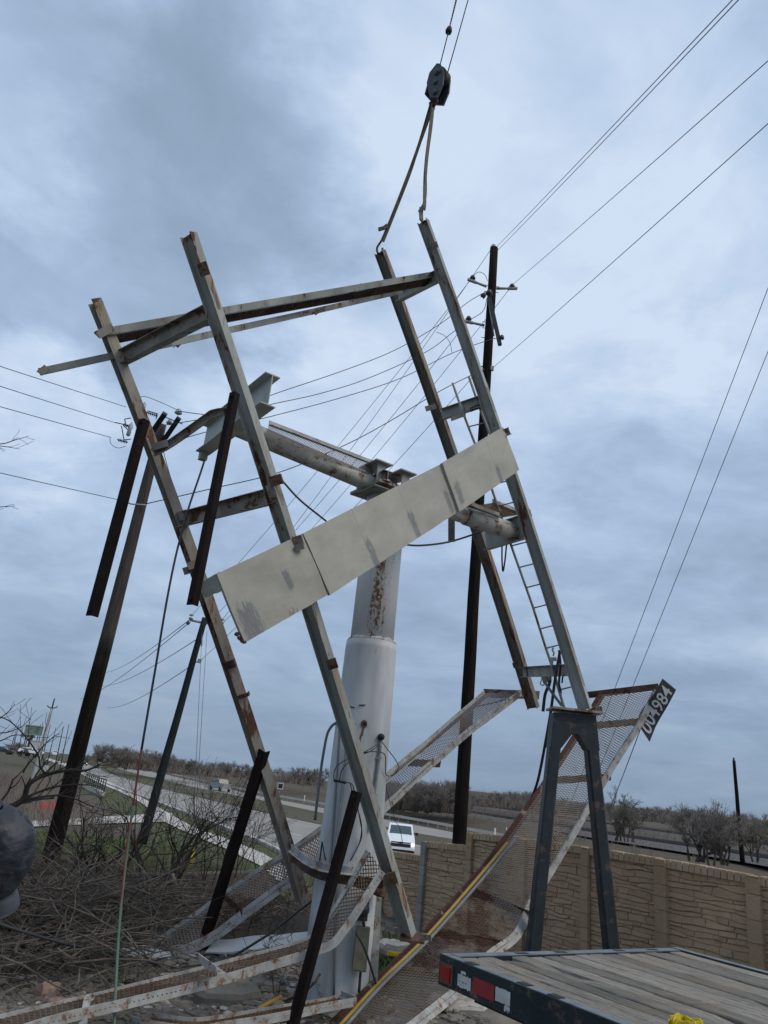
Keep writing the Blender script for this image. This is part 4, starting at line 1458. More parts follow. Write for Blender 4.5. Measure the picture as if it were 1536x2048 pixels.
# rusted torn corner, clip over the seam, stub at the right end
tc_ = MB()
for (x, y) in ((474, 1268), (479, 1276), (484, 1281), (488, 1283)):
    tc_.ball(at(x, y, 7.75), 0.028, 0.02, 0.022, 8, 0.3)
tc_.build('rusted_corner', M_BROWN, FR)
cl = MB()
cc = at(596, 1082, 8.40)
axu = (U2[7] - U2[5]).normalized()
aru = axu.cross(FW).normalized()
cl.box(cc, aru * 0.055, axu * 0.06, FW * 0.010)
cl.box(cc + axu * 0.075 - FW * .02, aru * 0.05, axu * 0.030, FW * 0.03)
cl.build('clip_plate', M_CROSS, FR)
MB().prism(C_prof(0.12, 0.08), [at(1004, 868, 11.95), at(1019, 862, 11.95)], UP).build('bracket', M_CROSS, FR)
MB().prism(L_prof(0.09, 0.07), [at(377, 1139, 9.95), at(395, 1132, 10.0)], UP).build('bracket', M_PAINT, FR)
# short bars under the third crossing
MB().prism(rect_prof(0.07, 0.03), [at(903, 838, 13.7), at(930, 828, 13.3)], UP).build('bracket', M_RUSTY, FR)
MB().prism(rect_prof(0.07, 0.03), [at(941, 820, 13.2), at(958, 812, 13.0)], UP).build('bracket', M_BROWN, FR)
# base plate the front upright's foot is welded to
bp = MB()
bp.box(at(824, 1874, 9.0), at(848, 1877, 9.0) - at(824, 1874, 9.0), FW * 0.10, V(0, 0, 0.012))
bp.build('foot_plate', M_BROWN, FR)
MB().prism(rect_prof(0.07, 0.015), [at(790, 1860, 9.3), at(862, 1876, 9.05)], UP).build('foot_plate', M_RUSTY, FR)

# ladder up the right-hand upright
LAD = MB()
lpx = [(905, 766, 13.35), (926, 826, 13.2), (949, 885, 13.1), (985, 982, 12.95), (1022, 1090, 12.8), (1065, 1211, 12.6), (1092, 1297, 12.45), (1104, 1333, 12.4), (1128, 1415, 11.8)]
LL = [at(*p) for p in lpx]
LAD.tube(LL, 0.022, 8)
LR = [at(x + 33 - (y - 766) * 0.006, y - 12, D - 0.15) for x, y, D in lpx]
lad = LAD.build('ladder_rail', M_PAINT, FR)
MB().tube(LR, 0.022, 8).build('ladder_rail', M_PAINT, FR)
for y in (854, 970, 1013, 1056, 1092, 1135, 1175, 1216, 1257, 1296, 1380):
    i = min(range(401), key=lambda k: abs(proj(poly_at(LL, k / 400))[1] - y))
    a = poly_at(LL, i / 400)
    xa, ya = proj(a)
    b = at(xa + 31, ya - 8, (a - EYE).dot(FW) - 0.15)
    MB().tube([a, b], 0.012, 6).build('ladder_rung', M_PAINT, FR)

# tackle and straps hung on the lower right of the frame
tk = thing('tackle', 'small chain hook and clamp hanging from a ladder rung', 'tackle', at(1106, 1310, 12.3))
wire([(1107, 1295, 12.3), (1105, 1300, 12.3), (1108, 1306, 12.3), (1106, 1312, 12.3)], 0.014, M_GALV, 'hook', tk)
MB().box(at(1107, 1318, 12.3), RT * 0.045, UP * 0.03, FW * 0.03).box(at(1104, 1327, 12.3), RT * 0.016, UP * 0.05, FW * 0.02).build('clamp', M_GALV, tk)
def strap(px, w_, mat, name, label, cat, group=None):
    pts = smooth_poly([at(*p) for p in px], 5)
    o = MB().prism(rect_prof(w_, 0.006), pts, RT).build(name, mat, origin=pts[0])
    return tag(o, label, cat, group)
strap([(1084, 1352, 12.0), (1092, 1368, 11.8), (1106, 1388, 11.6), (1124, 1412, 11.4)], 0.045, M_CABLE, 'ratchet_strap', 'black strap slanting from the lowest cross beam to the top of the dark stand', 'strap')
strap([(1100, 1360, 12.0), (1098, 1370, 12.0), (1090, 1390, 12.0), (1086, 1423, 12.0)], 0.05, M_CABLE, 'ratchet_strap', 'loose strap end dangling left of the dark stand top', 'strap')
strap([(1120, 1302, 11.8), (1110, 1360, 11.8), (1102, 1420, 11.9), (1090, 1490, 12.1), (1076, 1560, 12.3), (1062, 1600, 12.5)], 0.045, M_CABLE, 'lashing', 'long dark lashing running from the ladder down past the left of the stand', 'strap')
strap([(1118, 1300, 12.0), (1121, 1330, 12.0), (1118, 1366, 12.0), (1121, 1380, 12.0), (1122, 1398, 12.0)], 0.035, M_CABLE, 'ratchet_strap', 'black strap with a buckle hanging inside the ladder foot', 'strap')
wire([(1132, 1345, 12.0), (1126, 1352, 12.0), (1124, 1366, 12.0)], 0.014, M_CABLE, 'loose_cable', FR)
wire([(1084, 1356, 12.1), (1081, 1368, 12.1), (1088, 1370, 12.1), (1085, 1357, 12.1)], 0.009, M_GALV, 'shackle', FR)
MB().box(at(1094, 1358, 12.3), RT * 0.07, UP * 0.05, FW * 0.03).build('bracket', M_RUSTY, FR)

# ------------------------------------------------------------------ crane block, cables, slings
BLK = at(877, 170, 13.5)
blk = thing('crane_block', 'dark crane hook block hanging from two cables high above the frame', 'crane block', BLK)
bu = (at(886, 130, 13.5) - at(866, 205, 13.5)).normalized()       # along the block
bs = (RT * 0.60 + FW * 0.80)                                       # along the sheave axle
bs = (bs - bu * bs.dot(bu)).normalized()
bw = bu.cross(bs).normalized()
outl = [(-0.16, -0.36), (-0.21, -0.10), (-0.16, 0.16), (-0.02, 0.34), (0.07, 0.36), (0.19, 0.19), (0.19, -0.02), (0.02, -0.33)]
def plate(c, o2, th, n_, a, b):
    mb = MB()
    k = len(o2)
    f = [c + a * x + b * y - n_ * th / 2 for x, y in o2]
    g_ = [c + a * x + b * y + n_ * th / 2 for x, y in o2]
    mb.grid(f + g_, [tuple(range(k - 1, -1, -1)), tuple(range(k, 2 * k))] + [(i, (i + 1) % k, k + (i + 1) % k, k + i) for i in range(k)])
    return mb
sc_ = 0.92
o2 = [(x * sc_, y * sc_) for x, y in outl]
for sgn in (-1, 1):
    c = BLK + bs * (0.11 * sgn)
    pl_ = plate(c, o2, 0.035, bs, bw, bu)
    for hx, hy, hr in ((0.0, 0.17, 0.075), (-0.02, -0.03, 0.05), (-0.07, -0.22, 0.06)):
        cc = c + bw * hx + bu * hy + bs * (0.018 * sgn)
        pl_.lathe(cc, bs * sgn, [(hr, -0.002), (hr, 0.012), (hr * 0.7, 0.012), (hr * 0.7, 0.002), (hr * 0.45, 0.002), (hr * 0.4, 0.02), (0, 0.022)], 18)
    pl_.build('cheek_plate', M_BLOCK, blk)
sh = MB()
sh.lathe(BLK + bu * 0.12 - bs * 0.09, bs, [(0.02, 0), (0.17, 0), (0.17, 0.06), (0.14, 0.09), (0.17, 0.12), (0.17, 0.18), (0.02, 0.18)], 24)
sh.build('sheave', M_BLACK, blk)
MB().box(BLK + bw * 0.15 - bu * 0.02, bs * 0.11, bu * 0.2, bw * 0.02).build('spacer', M_BLACK, blk)
HK = at(866, 206, 13.5)
hk = smooth_poly([BLK - bu * 0.26, BLK - bu * 0.34, HK + bw * 0.05, HK - bu * 0.07 + bw * 0.0, HK - bw * 0.06, HK + bu * 0.05 - bw * 0.07], 4)
MB().tube(hk, 0.035, 8).build('hook', M_BROWN, blk)
def line_thing(px, r, mat, name, label, cat, group=None, n=5, step=6):
    pts = smooth_poly([at(*p) for p in px], step)
    return tag(MB().tube(pts, r, n).build(name, mat, origin=pts[0]), label, cat, group)
line_thing([(878, 138, 13.5), (913, 0, 13.9), (960, -190, 14.4)], 0.011, M_CABLE, 'hoist_cable', 'left one of the two hoist cables, running through the small weight', 'cable')
line_thing([(895, 146, 13.4), (936, 0, 13.9), (988, -190, 14.4)], 0.011, M_CABLE, 'hoist_cable', 'right one of the two hoist cables, bare all the way up', 'cable')
wg = thing('weight', 'small dark weight threaded on the left hoist cable and hung on a chain', 'weight', at(898, 60, 13.75))
wc = at(898, 60, 13.75)
wu = (at(902, 44, 13.8) - wc).normalized()
MB().lathe(wc - wu * 0.075, wu, [(0.02, 0), (0.055, 0.01), (0.062, 0.06), (0.048, 0.085), (0.05, 0.11), (0.03, 0.15), (0.02, 0.155)], 14).build('body', M_BLACK, wg)
ch = MB()
for k in range(30):
    a = at(899.5 + k * 0.62, 51 - k * 2.6, 13.75)
    ch.prism(rect_prof(0.020 if k % 2 else 0.008, 0.008 if k % 2 else 0.02), [a, at(899.5 + (k + 0.85) * 0.62, 51 - (k + 0.85) * 2.6, 13.75)], RT)
ch.build('chain', M_CABLE, wg)
# web slings to the tops of the right-hand uprights
def web(px, w_, name, parent, mat=M_SLING):
    pts = smooth_poly([at(*p) for p in px], 5)
    return MB().prism(rect_prof(w_, 0.012), pts, RT * 0.8 + FW * 0.6).build(name, mat, parent)
s1 = thing('lifting_sling', 'long worn web sling slanting down to the rusty rear upright', 'sling', at(760, 505, 14.5))
web([(862, 209, 13.5), (838, 290, 13.9), (812, 362, 14.1), (783, 436, 14.3), (764, 482, 14.4)], 0.065, 'leg', s1)
web([(866, 214, 13.5), (848, 264, 13.75), (835, 300, 13.9), (818, 352, 14.1), (786, 434, 14.3), (766, 484, 14.4)], 0.05, 'leg', s1)
MB().prism(rect_prof(0.07, 0.03), [at(757, 459, 14.35), at(768, 456, 14.3), at(775, 450, 14.3)], UP).build('keeper', M_SLING, s1)
MB().tube(smooth_poly([at(764, 480, 14.45), at(754, 496, 14.45), at(757, 508, 14.45), at(764, 506, 14.45), at(765, 496, 14.45)], 4), 0.02, 8).build('shackle', M_BROWN, s1)
s2 = thing('lifting_sling', 'shorter worn web sling hanging almost straight to the front upright', 'sling', at(845, 440, 13.2))
web([(866, 208, 13.5), (862, 250, 13.4), (854, 310, 13.35), (850, 360, 13.3), (849, 410, 13.25), (847, 420, 13.25)], 0.07, 'leg', s2)
web([(868, 214, 13.5), (862, 240, 13.4), (852, 330, 13.3), (851, 390, 13.3), (844, 420, 13.25)], 0.05, 'leg', s2)
web([(843, 415, 13.25), (842, 428, 13.25), (843, 441, 13.2)], 0.085, 'loop', s2)
MB().prism(rect_prof(0.05, 0.02), [at(838, 424, 13.2), at(846, 412, 13.2)], UP).build('keeper', M_SLING, s2)
MB().tube([at(840, 438, 13.2), at(846, 446, 13.15), at(850, 441, 13.15)], 0.018, 8).build('shackle', M_BROWN, s2)
# tag line and cable at the left
tl = smooth_poly([at(409, 921, 10.2), at(398, 955, 10.0), at(376, 1020, 9.8), at(352, 1110, 9.5), at(332, 1210, 9.2), at(312, 1330, 8.9), at(283, 1500, 8.6), at(262, 1640, 8.4)], 5)
tag(MB().tube(tl[:31], 0.014, 6).build('tag_line', M_CABLE, origin=tl[0]), 'dark upper part of the tag line, hanging from the lug of the end beam', 'rope')
tag(MB().tube(tl[30:], 0.012, 6).build('tag_line', M_ROPER, origin=tl[30]), 'reddish middle part of the tag line, passing in front of the scrub and road', 'rope')
tl2 = smooth_poly([at(266, 1612, 8.4), at(262, 1640, 8.36), at(252, 1720, 8.2), at(243, 1800, 7.9), at(236, 1890, 7.6), at(231, 1990, 7.2), at(228, 2060, 6.9)], 5)
tag(MB().tube(tl2, 0.014, 6).build('tag_line', M_ROPEG, origin=tl2[0]), 'lower green part of the tag line, trailing over the brush to the ground', 'rope')
line_thing([(270, 1600, 8.45), (258, 1660, 8.3), (246, 1760, 8.0), (238, 1850, 7.75), (234, 1920, 7.5)], 0.009, M_ROPER, 'tag_line', 'thin red rope twisted along the green tag line', 'rope')
line_thing([(-20, 1842, 8.2), (60, 1868, 8.4), (140, 1890, 8.8), (250, 1912, 9.3), (330, 1932, 9.6), (390, 1934, 9.7), (450, 1920, 9.7), (520, 1880, 9.6), (560, 1852, 9.6), (600, 1820, 9.55), (640, 1790, 9.5)], 0.017, M_CABLE, 'ground_cable', 'thick black cable draped over the brush pile and up to the column', 'cable')
line_thing([(340, 1936, 9.2), (400, 1930, 9.3), (440, 1922, 9.4), (500, 1908, 9.5), (560, 1902, 9.6)], 0.013, M_CABLE, 'ground_cable', 'shorter black cable lying beside the fallen white sheet', 'cable')

# ------------------------------------------------------------------ fallen catwalks
def dense(pts, n=24, sm=4):
    p = smooth_poly(pts, sm) if len(pts) > 2 else pts
    return [poly_at(p, i / (n - 1)) for i in range(n)]
def catwalk(label, A, B, m_rail_a, m_rail_b, m_grate, cell=0.045, ra=(0.10, 0.05), rb=(0.10, 0.05), aspect=2.0, w=0.010, up=None, n=40, keep=None, sm=4):
    A, B = dense(A, n, sm), dense(B, n, sm)
    root = thing('fallen_catwalk', label, 'catwalk', A[0], 'catwalks fallen round the column')
    g = MB()
    grating(g, A, B, cell, aspect, w, 0.007, keep)
    g.build('grating', m_grate, root)
    for L_, O_, mr, pr, sg in ((A, B, m_rail_a, ra, 1), (B, A, m_rail_b, rb, -1)):
        u = up if up is not None else V(0, 0, 1)
        mid_ = (O_[n // 2] - L_[n // 2])
        jl = [p + V(mnoise.noise(p * 1.3), mnoise.noise(p * 1.3 + V(9, 0, 0)), mnoise.noise(p * 1.3 + V(0, 9, 0))) * 0.012 for p in L_]
        MB().prism([(-pr[0] * 0.5, 0), (pr[0] * 0.5, 0), (pr[0] * 0.5, 0.008), (-pr[0] * 0.5 + 0.008, 0.008), (-pr[0] * 0.5 + 0.008, pr[1]), (-pr[0] * 0.5, pr[1])], jl, u, v=mid_).build('rail', mr, root)
    return root, A, B
def cross_bar(root, a, b, mat, h=0.09, d=0.07, name='cross_angle', u=None):
    MB().prism(L_prof(h, d, 0.009), [a, b], u if u is not None else UP, v=FW).build(name, mat, root)

# the big one on the right, leaning from the ground up past the stand
A6 = [at(655, 2062, 8.3), at(668, 2048, 8.45), at(758, 1959, 9.2), at(851, 1870, 10.05), at(961, 1745, 11.1), at(1012, 1682, 11.6), at(1090, 1569, 12.4), at(1150, 1478, 13.0), at(1205, 1389, 13.5)]
B6 = [at(800, 2072, 7.95), at(836, 2046, 8.15), at(914, 1983, 8.9), at(984, 1909, 9.7), at(1035, 1869, 10.35), at(1062, 1806, 11.2), at(1100, 1745, 11.75), at(1186, 1600, 12.5), at(1233, 1518, 12.9), at(1284, 1440, 13.2), at(1312, 1383, 13.45)]
M_G6 = steel('catwalk_grating_rust', (0.30, 0.265, 0.235), 0.64, scale=0.55, rust_col=(0.075, 0.040, 0.030))
c6, A6, B6 = catwalk('long rusty catwalk leaning up behind the dark stand, numbered plate on its top end', A6, B6, M_RAILR, M_RAIL, M_G6, 0.042, (0.11, 0.05), (0.12, 0.05), 2.0, 0.0080, up=RT * 0.72 - UP * 0.69, n=60)
for (x0, y0, d0, x1, y1, d1, m) in ((1166, 1398, 13.45, 1318, 1380, 13.5, M_BROWN), (1176, 1459, 13.1, 1291, 1449, 13.2, M_CROSS), (1096, 1569, 12.4, 1222, 1561, 12.75, M_BROWN), (940, 1790, 10.9, 1054, 1838, 10.8, M_BROWN), (868, 1872, 10.1, 1005, 1900, 9.9, M_BROWN), (790, 1950, 9.4, 930, 1975, 9.1, M_BROWN)):
    cross_bar(c6, at(x0, y0, d0 + .12), at(x1, y1, d1 + .12), m, 0.12, 0.08, u=UP)
# rust-black gusset left at the top corner and one at the bent rail
gp = MB()
gp.grid([at(1178, 1418, 13.2), at(1190, 1424, 13.2), at(1202, 1412, 13.2), at(1203, 1422, 13.2), at(1198, 1432, 13.2)], [(0, 1, 4, 3, 2)])
gp.prism(rect_prof(0.10, 0.02), [at(1180, 1420, 13.2), at(1204, 1418, 13.2)], UP)
gp.build('gusset', M_RUSTY, c6)
# number plate: a curling dark sheet with white figures
pl0, pl1 = at(1302, 1468, 12.3), at(1321, 1366, 12.3)
ctr = at(1311, 1416, 13.3)
ex = (at(1331, 1384, 13.3) - at(1296, 1458, 13.3)).normalized()
eyp = (ex.cross(FW)).normalized()
if eyp.dot(UP) < 0:
    eyp = -eyp
eyp = -eyp if eyp.dot(RT) > 0 else eyp
enp = ex.cross(eyp).normalized()
if enp.dot(FW) > 0:
    enp = -enp
PLW, PLH = 0.98, 0.33
def plate_pt(u, v, off=0.0):
    """u along the sheet 0..1, v across 0..1; the ends curl"""
    x, y = (u - 0.5) * PLW, (v - 0.5) * PLH
    bend = 0.10 * max(0, (u - 0.72)) ** 2 * 6 - 0.05 * math.sin(u * 6.0) 
    skew = -0.045 * (u - 0.5) * 2 - 0.05 * max(0, 0.22 - u) * 4
    edge = 0.05 * max(0, 0.18 - u) / 0.18 * (0.5 - v) * 2
    return ctr + ex * (x - edge * 1.2 + (0.04 * (v - 0.5) * 2)) + eyp * (y + skew * 0.35) + enp * (bend * (0.5 + v) + off)
pm_ = MB()
n_, m_ = 28, 6
for off in (0.0, -0.006):
    vs = [plate_pt(i / n_, j / m_, off) for i in range(n_ + 1) for j in range(m_ + 1)]
    pm_.grid(vs, [(i * (m_ + 1) + j, (i + 1) * (m_ + 1) + j, (i + 1) * (m_ + 1) + j + 1, i * (m_ + 1) + j + 1) for i in range(n_) for j in range(m_)], True)
npl = pm_.build('number_plate', M_PLATE, c6)
fc = bpy.data.curves.new('number_text', 'FONT')
fc.body = '004984'
fc.size = 1.0
fc.resolution_u = 4
fc.offset = 0.012
tmp = bpy.data.objects.new('number_text', fc)
COL.objects.link(tmp)
dg = bpy.context.evaluated_depsgraph_get()
tme = bpy.data.meshes.new_from_object(tmp.evaluated_get(dg))
tv = [v.co.copy() for v in tme.vertices]
tf = [tuple(p.vertices) for p in tme.polygons]
bpy.data.objects.remove(tmp)
x0, x1 = min(v.x for v in tv), max(v.x for v in tv)
y0, y1 = min(v.y for v in tv), max(v.y for v in tv)
tmb = MB()
tmb.grid([plate_pt(0.055 + 0.87 * (v.x - x0) / (x1 - x0), 0.12 + 0.74 * (v.y - y0) / (y1 - y0), 0.016) for v in tv], tf)
lt = tmb.build('lettering', M_LETTER, None)
lt.parent = npl
lt.location = (0, 0, 0)
for v in lt.data.vertices:
    v.co -= Vector(c6['_o'])
wr = smooth_poly([at(1306, 1384, 13.4), at(1310, 1374, 13.35), at(1317, 1376, 13.3), at(1314, 1384, 13.3), at(1308, 1382, 13.35)], 4)
MB().tube(wr, 0.008, 5).build('tie_wire', M_WIRE, c6)

# yellow pole and grey conduit lying along its left rail
yl = [at(676, 2056, 8.15), at(758, 1966, 8.95), at(851, 1876, 9.8), at(961, 1750, 10.85), at(1015, 1686, 11.35)]
tag(MB().tube(dense(yl, 20), 0.023, 10).build('yellow_pole', M_YELP, origin=yl[0]), 'long yellow pole lying along the left edge of the big leaning catwalk', 'pole')
gl = [at(688, 2056, 8.1), at(768, 1966, 8.9), at(861, 1876, 9.75), at(970, 1752, 10.8), at(1030, 1680, 11.4)]
tag(MB().tube(dense(gl, 20), 0.022, 8).build('grey_conduit', M_COND, origin=gl[0]), 'grey conduit lying beside the long yellow pole on the leaning catwalk', 'conduit')

# left one, from the ground up behind the column
A2 = [at(290, 1901, 10.35), at(380, 1839, 10.45), at(448, 1790, 10.55), at(530, 1735, 10.65), at(571, 1711, 10.7), at(645, 1656, 10.8)]
B2 = [at(347, 1912, 9.95), at(421, 1878, 10.1), at(484, 1831, 10.2), at(552, 1782, 10.35), at(588, 1757, 10.4), at(650, 1708, 10.5)]
c2, A2, B2 = catwalk('grey-railed catwalk sloping from the brush on the left up behind the column', A2, B2, M_RAIL, M_RAIL, M_GRATE, 0.046, (0.10, 0.05), (0.13, 0.06), 1.6, 0.013, n=30)
for s in (0.42, 0.78):
    cross_bar(c2, poly_at(A2, s), poly_at(B2, s), M_BROWN, 0.10, 0.05)
# right one, from behind the column up to the rear upright
A3 = [at(755, 1568, 10.9), at(790, 1540, 11.2), at(894, 1451, 12.5), at(969, 1387, 13.7)]
B3 = [at(750, 1633, 10.7), at(766, 1620, 10.8), at(914, 1483, 12.4), at(1043, 1385, 14.2)]
c3, A3, B3 = catwalk('light grey catwalk running from behind the column to the rusty rear upright', A3, B3, M_RAIL, M_RAIL, M_GRATEW, 0.046, (0.12, 0.05), (0.13, 0.05), 1.6, 0.012, n=30)
cross_bar(c3, at(966, 1395, 13.9), at(1078, 1399, 14.35), M_CROSS, 0.16, 0.08)
cross_bar(c3, at(807, 1532, 11.6), at(880, 1535, 12.1), M_BROWN, 0.11, 0.08)
MB().tube([at(948, 1414, 13.6), at(990, 1405, 13.8), at(1012, 1398, 13.9)], 0.014, 6).build('tie_rod', M_CABLE, c3)
# near one, from the lower left corner to the column, kinked upwards
A4 = [at(-40, 2048, 6.6), at(0, 2038, 6.75), at(200, 1989, 7.4), at(396, 1941, 8.05), at(540, 1903, 8.5), at(605, 1884, 8.65), at(640, 1861, 8.7), at(667, 1823, 8.72), at(694, 1779, 8.8), at(713, 1746, 8.85), at(737, 1703, 8.95)]
B4 = [at(20, 2070, 6.3), at(94, 2047, 6.5), at(260, 2005, 7.05), at(420, 1966, 7.6), at(540, 1931, 8.0), at(607, 1911, 8.2), at(640, 1899, 8.3), at(667, 1887, 8.35), at(694, 1853, 8.45), at(722, 1812, 8.55), at(766, 1742, 8.75)]
c4, A4, B4 = catwalk('white-railed catwalk across the foreground, kinked sharply upwards at the column', A4, B4, M_RAIL, M_RAIL, M_GRATEB, 0.05, (0.07, 0.04), (0.095, 0.05), 2.0, 0.010, n=80)
cross_bar(c4, at(398, 1926, 7.95), at(434, 1953, 7.4), M_RAIL, 0.09, 0.09, u=UP)
cross_bar(c4, at(673, 1760, 8.9), at(765, 1778, 8.8), M_BROWN, 0.10, 0.08, u=UP)
# low one on the ground along the bottom edge
A5 = [at(247, 2027, 7.7), at(290, 2032, 7.6), at(380, 2043, 7.6), at(440, 2038, 7.8), at(495, 2028, 8.0), at(577, 2013, 8.3), at(640, 2003, 8.55), at(686, 1995, 8.7)]
B5 = [at(252, 2040, 7.45), at(300, 2052, 7.35), at(390, 2062, 7.35), at(450, 2052, 7.5), at(517, 2041, 7.7), at(600, 2026, 8.0), at(650, 2016, 8.2), at(712, 2004, 8.45)]
c5, A5, B5 = catwalk('narrow rusty catwalk lying on the ground along the bottom edge', A5, B5, M_RAIL, M_RAIL, M_GRATEB, 0.05, (0.07, 0.05), (0.09, 0.05), 1.6, 0.010, n=40)
MB().prism(L_prof(0.06, 0.05), [at(684, 1992, 8.7), at(712, 2003, 8.5)], UP).build('end_angle', M_RAIL, c5)
tag(MB().prism(C_prof(0.06, 0.05), smooth_poly([at(164, 2048, 6.7), at(170, 2020, 6.8), at(175, 1996, 6.95), at(182, 1990, 7.0), at(190, 1993, 7.0)], 4), RT).build('bent_strip', M_RAIL, origin=at(164, 2048, 6.7)),
    'short bent metal strip standing up from the near catwalk', 'metal strip')
yb = [at(500, 2026, 8.3), at(562, 1994, 8.7)]
tag(MB().tube(yb, 0.024, 8).build('yellow_bar', M_YELP, origin=yb[0]), 'short yellow bar on the ground left of the column foot', 'bar')

# ------------------------------------------------------------------ dark A-shaped stand under the right end of the frame
SY = 11.62
def sy(x, y, dy=0.0):
    return at_y(x, y, SY + dy)
stand = thing('support_stand', 'tall dark A-shaped steel stand propping up the right end of the frame', 'stand', V(3.2, SY, 0))
def low(p0, p1):
    """carry the line p0-p1 down to the ground"""
    t = (ground_z(p1.x, SY) - 0.02 - p0.z) / (p1.z - p0.z)
    return p0 + (p1 - p0) * t
TH = 0.26
def face_solid(mb, o, dy0, dy1):
    k = len(o)
    f = [p + V(0, dy0, 0) for p in o]
    g_ = [p + V(0, dy1, 0) for p in o]
    mb.grid(f + g_, [(i, (i + 1) % k, k + (i + 1) % k, k + i) for i in range(k)])
    return f, g_
ol0, ol1 = sy(1108, 1424), sy(1057, 1907)
il0, il1 = sy(1123, 1496), sy(1083, 1907)
or0, or1 = sy(1192, 1431), sy(1243, 1912)
ir0, ir1 = sy(1176, 1500), sy(1216, 1912)
apL, apR = sy(1146, 1466), sy(1157, 1468)
OL, IL, OR, IR = low(ol0, ol1), low(il0, il1), low(or0, or1), low(ir0, ir1)
hd = MB()
def quadbox(mb, q, d0, d1):
    f = [p + V(0, d0, 0) for p in q]
    b_ = [p + V(0, d1, 0) for p in q]
    n = len(q)
    mb.grid(f + b_, [tuple(range(n)), tuple(range(2 * n - 1, n - 1, -1))] + [(i, n + i, n + (i + 1) % n, (i + 1) % n) for i in range(n)])
def on_edge(a, b, z):
    return a + (b - a) * ((z - a.z) / (b.z - a.z))
olm = on_edge(ol0, ol1, il0.z)
orm = on_edge(or0, or1, ir0.z)
quadbox(hd, [ol0, apL, il0, olm], 0.0, 0.014)
quadbox(hd, [ol0, or0, apR, apL], 0.0, 0.014)
quadbox(hd, [or0, orm, ir0, apR], 0.0, 0.014)
quadbox(hd, [ol0, apL, il0, olm], TH, TH + 0.014)
quadbox(hd, [ol0, or0, apR, apL], TH, TH + 0.014)
quadbox(hd, [or0, orm, ir0, apR], TH, TH + 0.014)
for a, b in ((il0, apL), (apL, apR), (apR, ir0)):
    hd.grid([a + V(0, 0.014, 0), b + V(0, 0.014, 0), b + V(0, TH, 0), a + V(0, TH, 0), a + V(0, .014, .014), b + V(0, .014, .014), b + V(0, TH, .014), a + V(0, TH, .014)],
            [(0, 1, 2, 3), (4, 7, 6, 5), (0, 4, 5, 1), (2, 6, 7, 3)])
for a, b, s in ((ol0, olm, 1), (or0, orm, -1)):
    hd.grid([a + V(0, .014, 0), b + V(0, .014, 0), b + V(0, TH, 0), a + V(0, TH, 0)], [(0, 1, 2, 3)])
hd.build('head', M_STAND, stand)
for (o0, o1, i0, i1) in ((olm, OL, il0, IL), (orm, OR, ir0, IR)):
    lg = MB()
    n = 10
    A_ = [o0.lerp(o1, i / n) for i in range(n + 1)]
    B_ = [i0.lerp(i1, i / n) for i in range(n + 1)]
    # chamfered square tube so its edges catch the light
    vs, fs = [], []
    for a, b in zip(A_, B_):
        d = (b - a)
        cch = 0.14
        prof_ = [(0.0 + cch, 0.0), (1 - cch, 0.0), (1.0, 0.04), (1.0, TH - 0.03), (1 - cch, TH + 0.01), (cch, TH + 0.01), (0, TH - 0.03), (0, 0.04)]
        vs += [a + d * u + V(0, w_, 0) for u, w_ in prof_]
    for i in range(n):
        for j in range(8):
            k = (j + 1) % 8
            fs.append((i * 8 + j, i * 8 + k, (i + 1) * 8 + k, (i + 1) * 8 + j))
    lg.grid(vs, fs)
    lg.build('leg', M_STAND, stand)
    MB().box((o1 + i1) / 2 + V(0, TH / 2, 0.012), V(0.22, 0, 0), V(0, 0.24, 0), V(0, 0, 0.012)).build('foot_plate', M_STAND, stand)
tp = MB()
t0_, t1_ = sy(1103, 1417), sy(1203, 1428)
tp.box((t0_ + t1_) / 2 + V(0, TH / 2, 0.012), (t1_ - t0_) / 2, V(0, TH / 2 + 0.10, 0), V(0, 0, 0.016))
tp.build('top_plate', M_RUSTY, stand)

# ------------------------------------------------------------------ flatbed trailer in the right foreground
DZ = 1.5
cA = on_z(880, 1910, DZ)
dl_ = V(0.515, -0.857, 0).normalized()          # along the bed
dr_ = V(0.857, 0.515, 0).normalized()           # across the bed
WB, LB = 2.42, 6.2
tr = thing('flatbed_trailer', 'flatbed trailer with weathered plank deck and dark rails in the right foreground', 'trailer', (cA.x, cA.y, 0))
def tpnt(a, b, z=0.0):
    return V(cA.x, cA.y, DZ) + dr_ * a + dl_ * b + V(0, 0, z)
dk = MB()
npl_ = 15
pwid = (WB - 0.16) / npl_
for i in range(npl_):
    a0 = 0.08 + i * pwid + rnd(0.003, 0.009)
    a1 = 0.08 + (i + 1) * pwid - rnd(0.003, 0.009)
    zz = rnd(-0.006, 0.004)
    nseg_ = 36
    vs, fs = [], []
    for k in range(nseg_ + 1):
        b = lerp(0.10, LB, k / nseg_)
        za = zz + 0.006 * mnoise.noise(V(i * 3.1, b * 1.2, 0)) - (0.02 if rnd(0, 1) < 0.05 else 0)
        ea, eb_ = rnd(0, 0.010) * (rnd(0, 1) < 0.4), rnd(0, 0.010) * (rnd(0, 1) < 0.4)
        vs += [tpnt(a0 + ea, b, -0.05), tpnt(a0 + ea, b, za - 0.006), tpnt(a0 + 0.008 + ea, b, za), tpnt(a1 - 0.008 - eb_, b, za), tpnt(a1 - eb_, b, za - 0.006), tpnt(a1 - eb_, b, -0.05)]
    for k in range(nseg_):
        for j in range(5):
            fs.append((k * 6 + j, k * 6 + j + 1, (k + 1) * 6 + j + 1, (k + 1) * 6 + j))
    fs.append((0, 1, 2, 3, 4, 5))
    dk.grid(vs, fs)
deck = dk.build('deck', M_DECK, None, local=True)
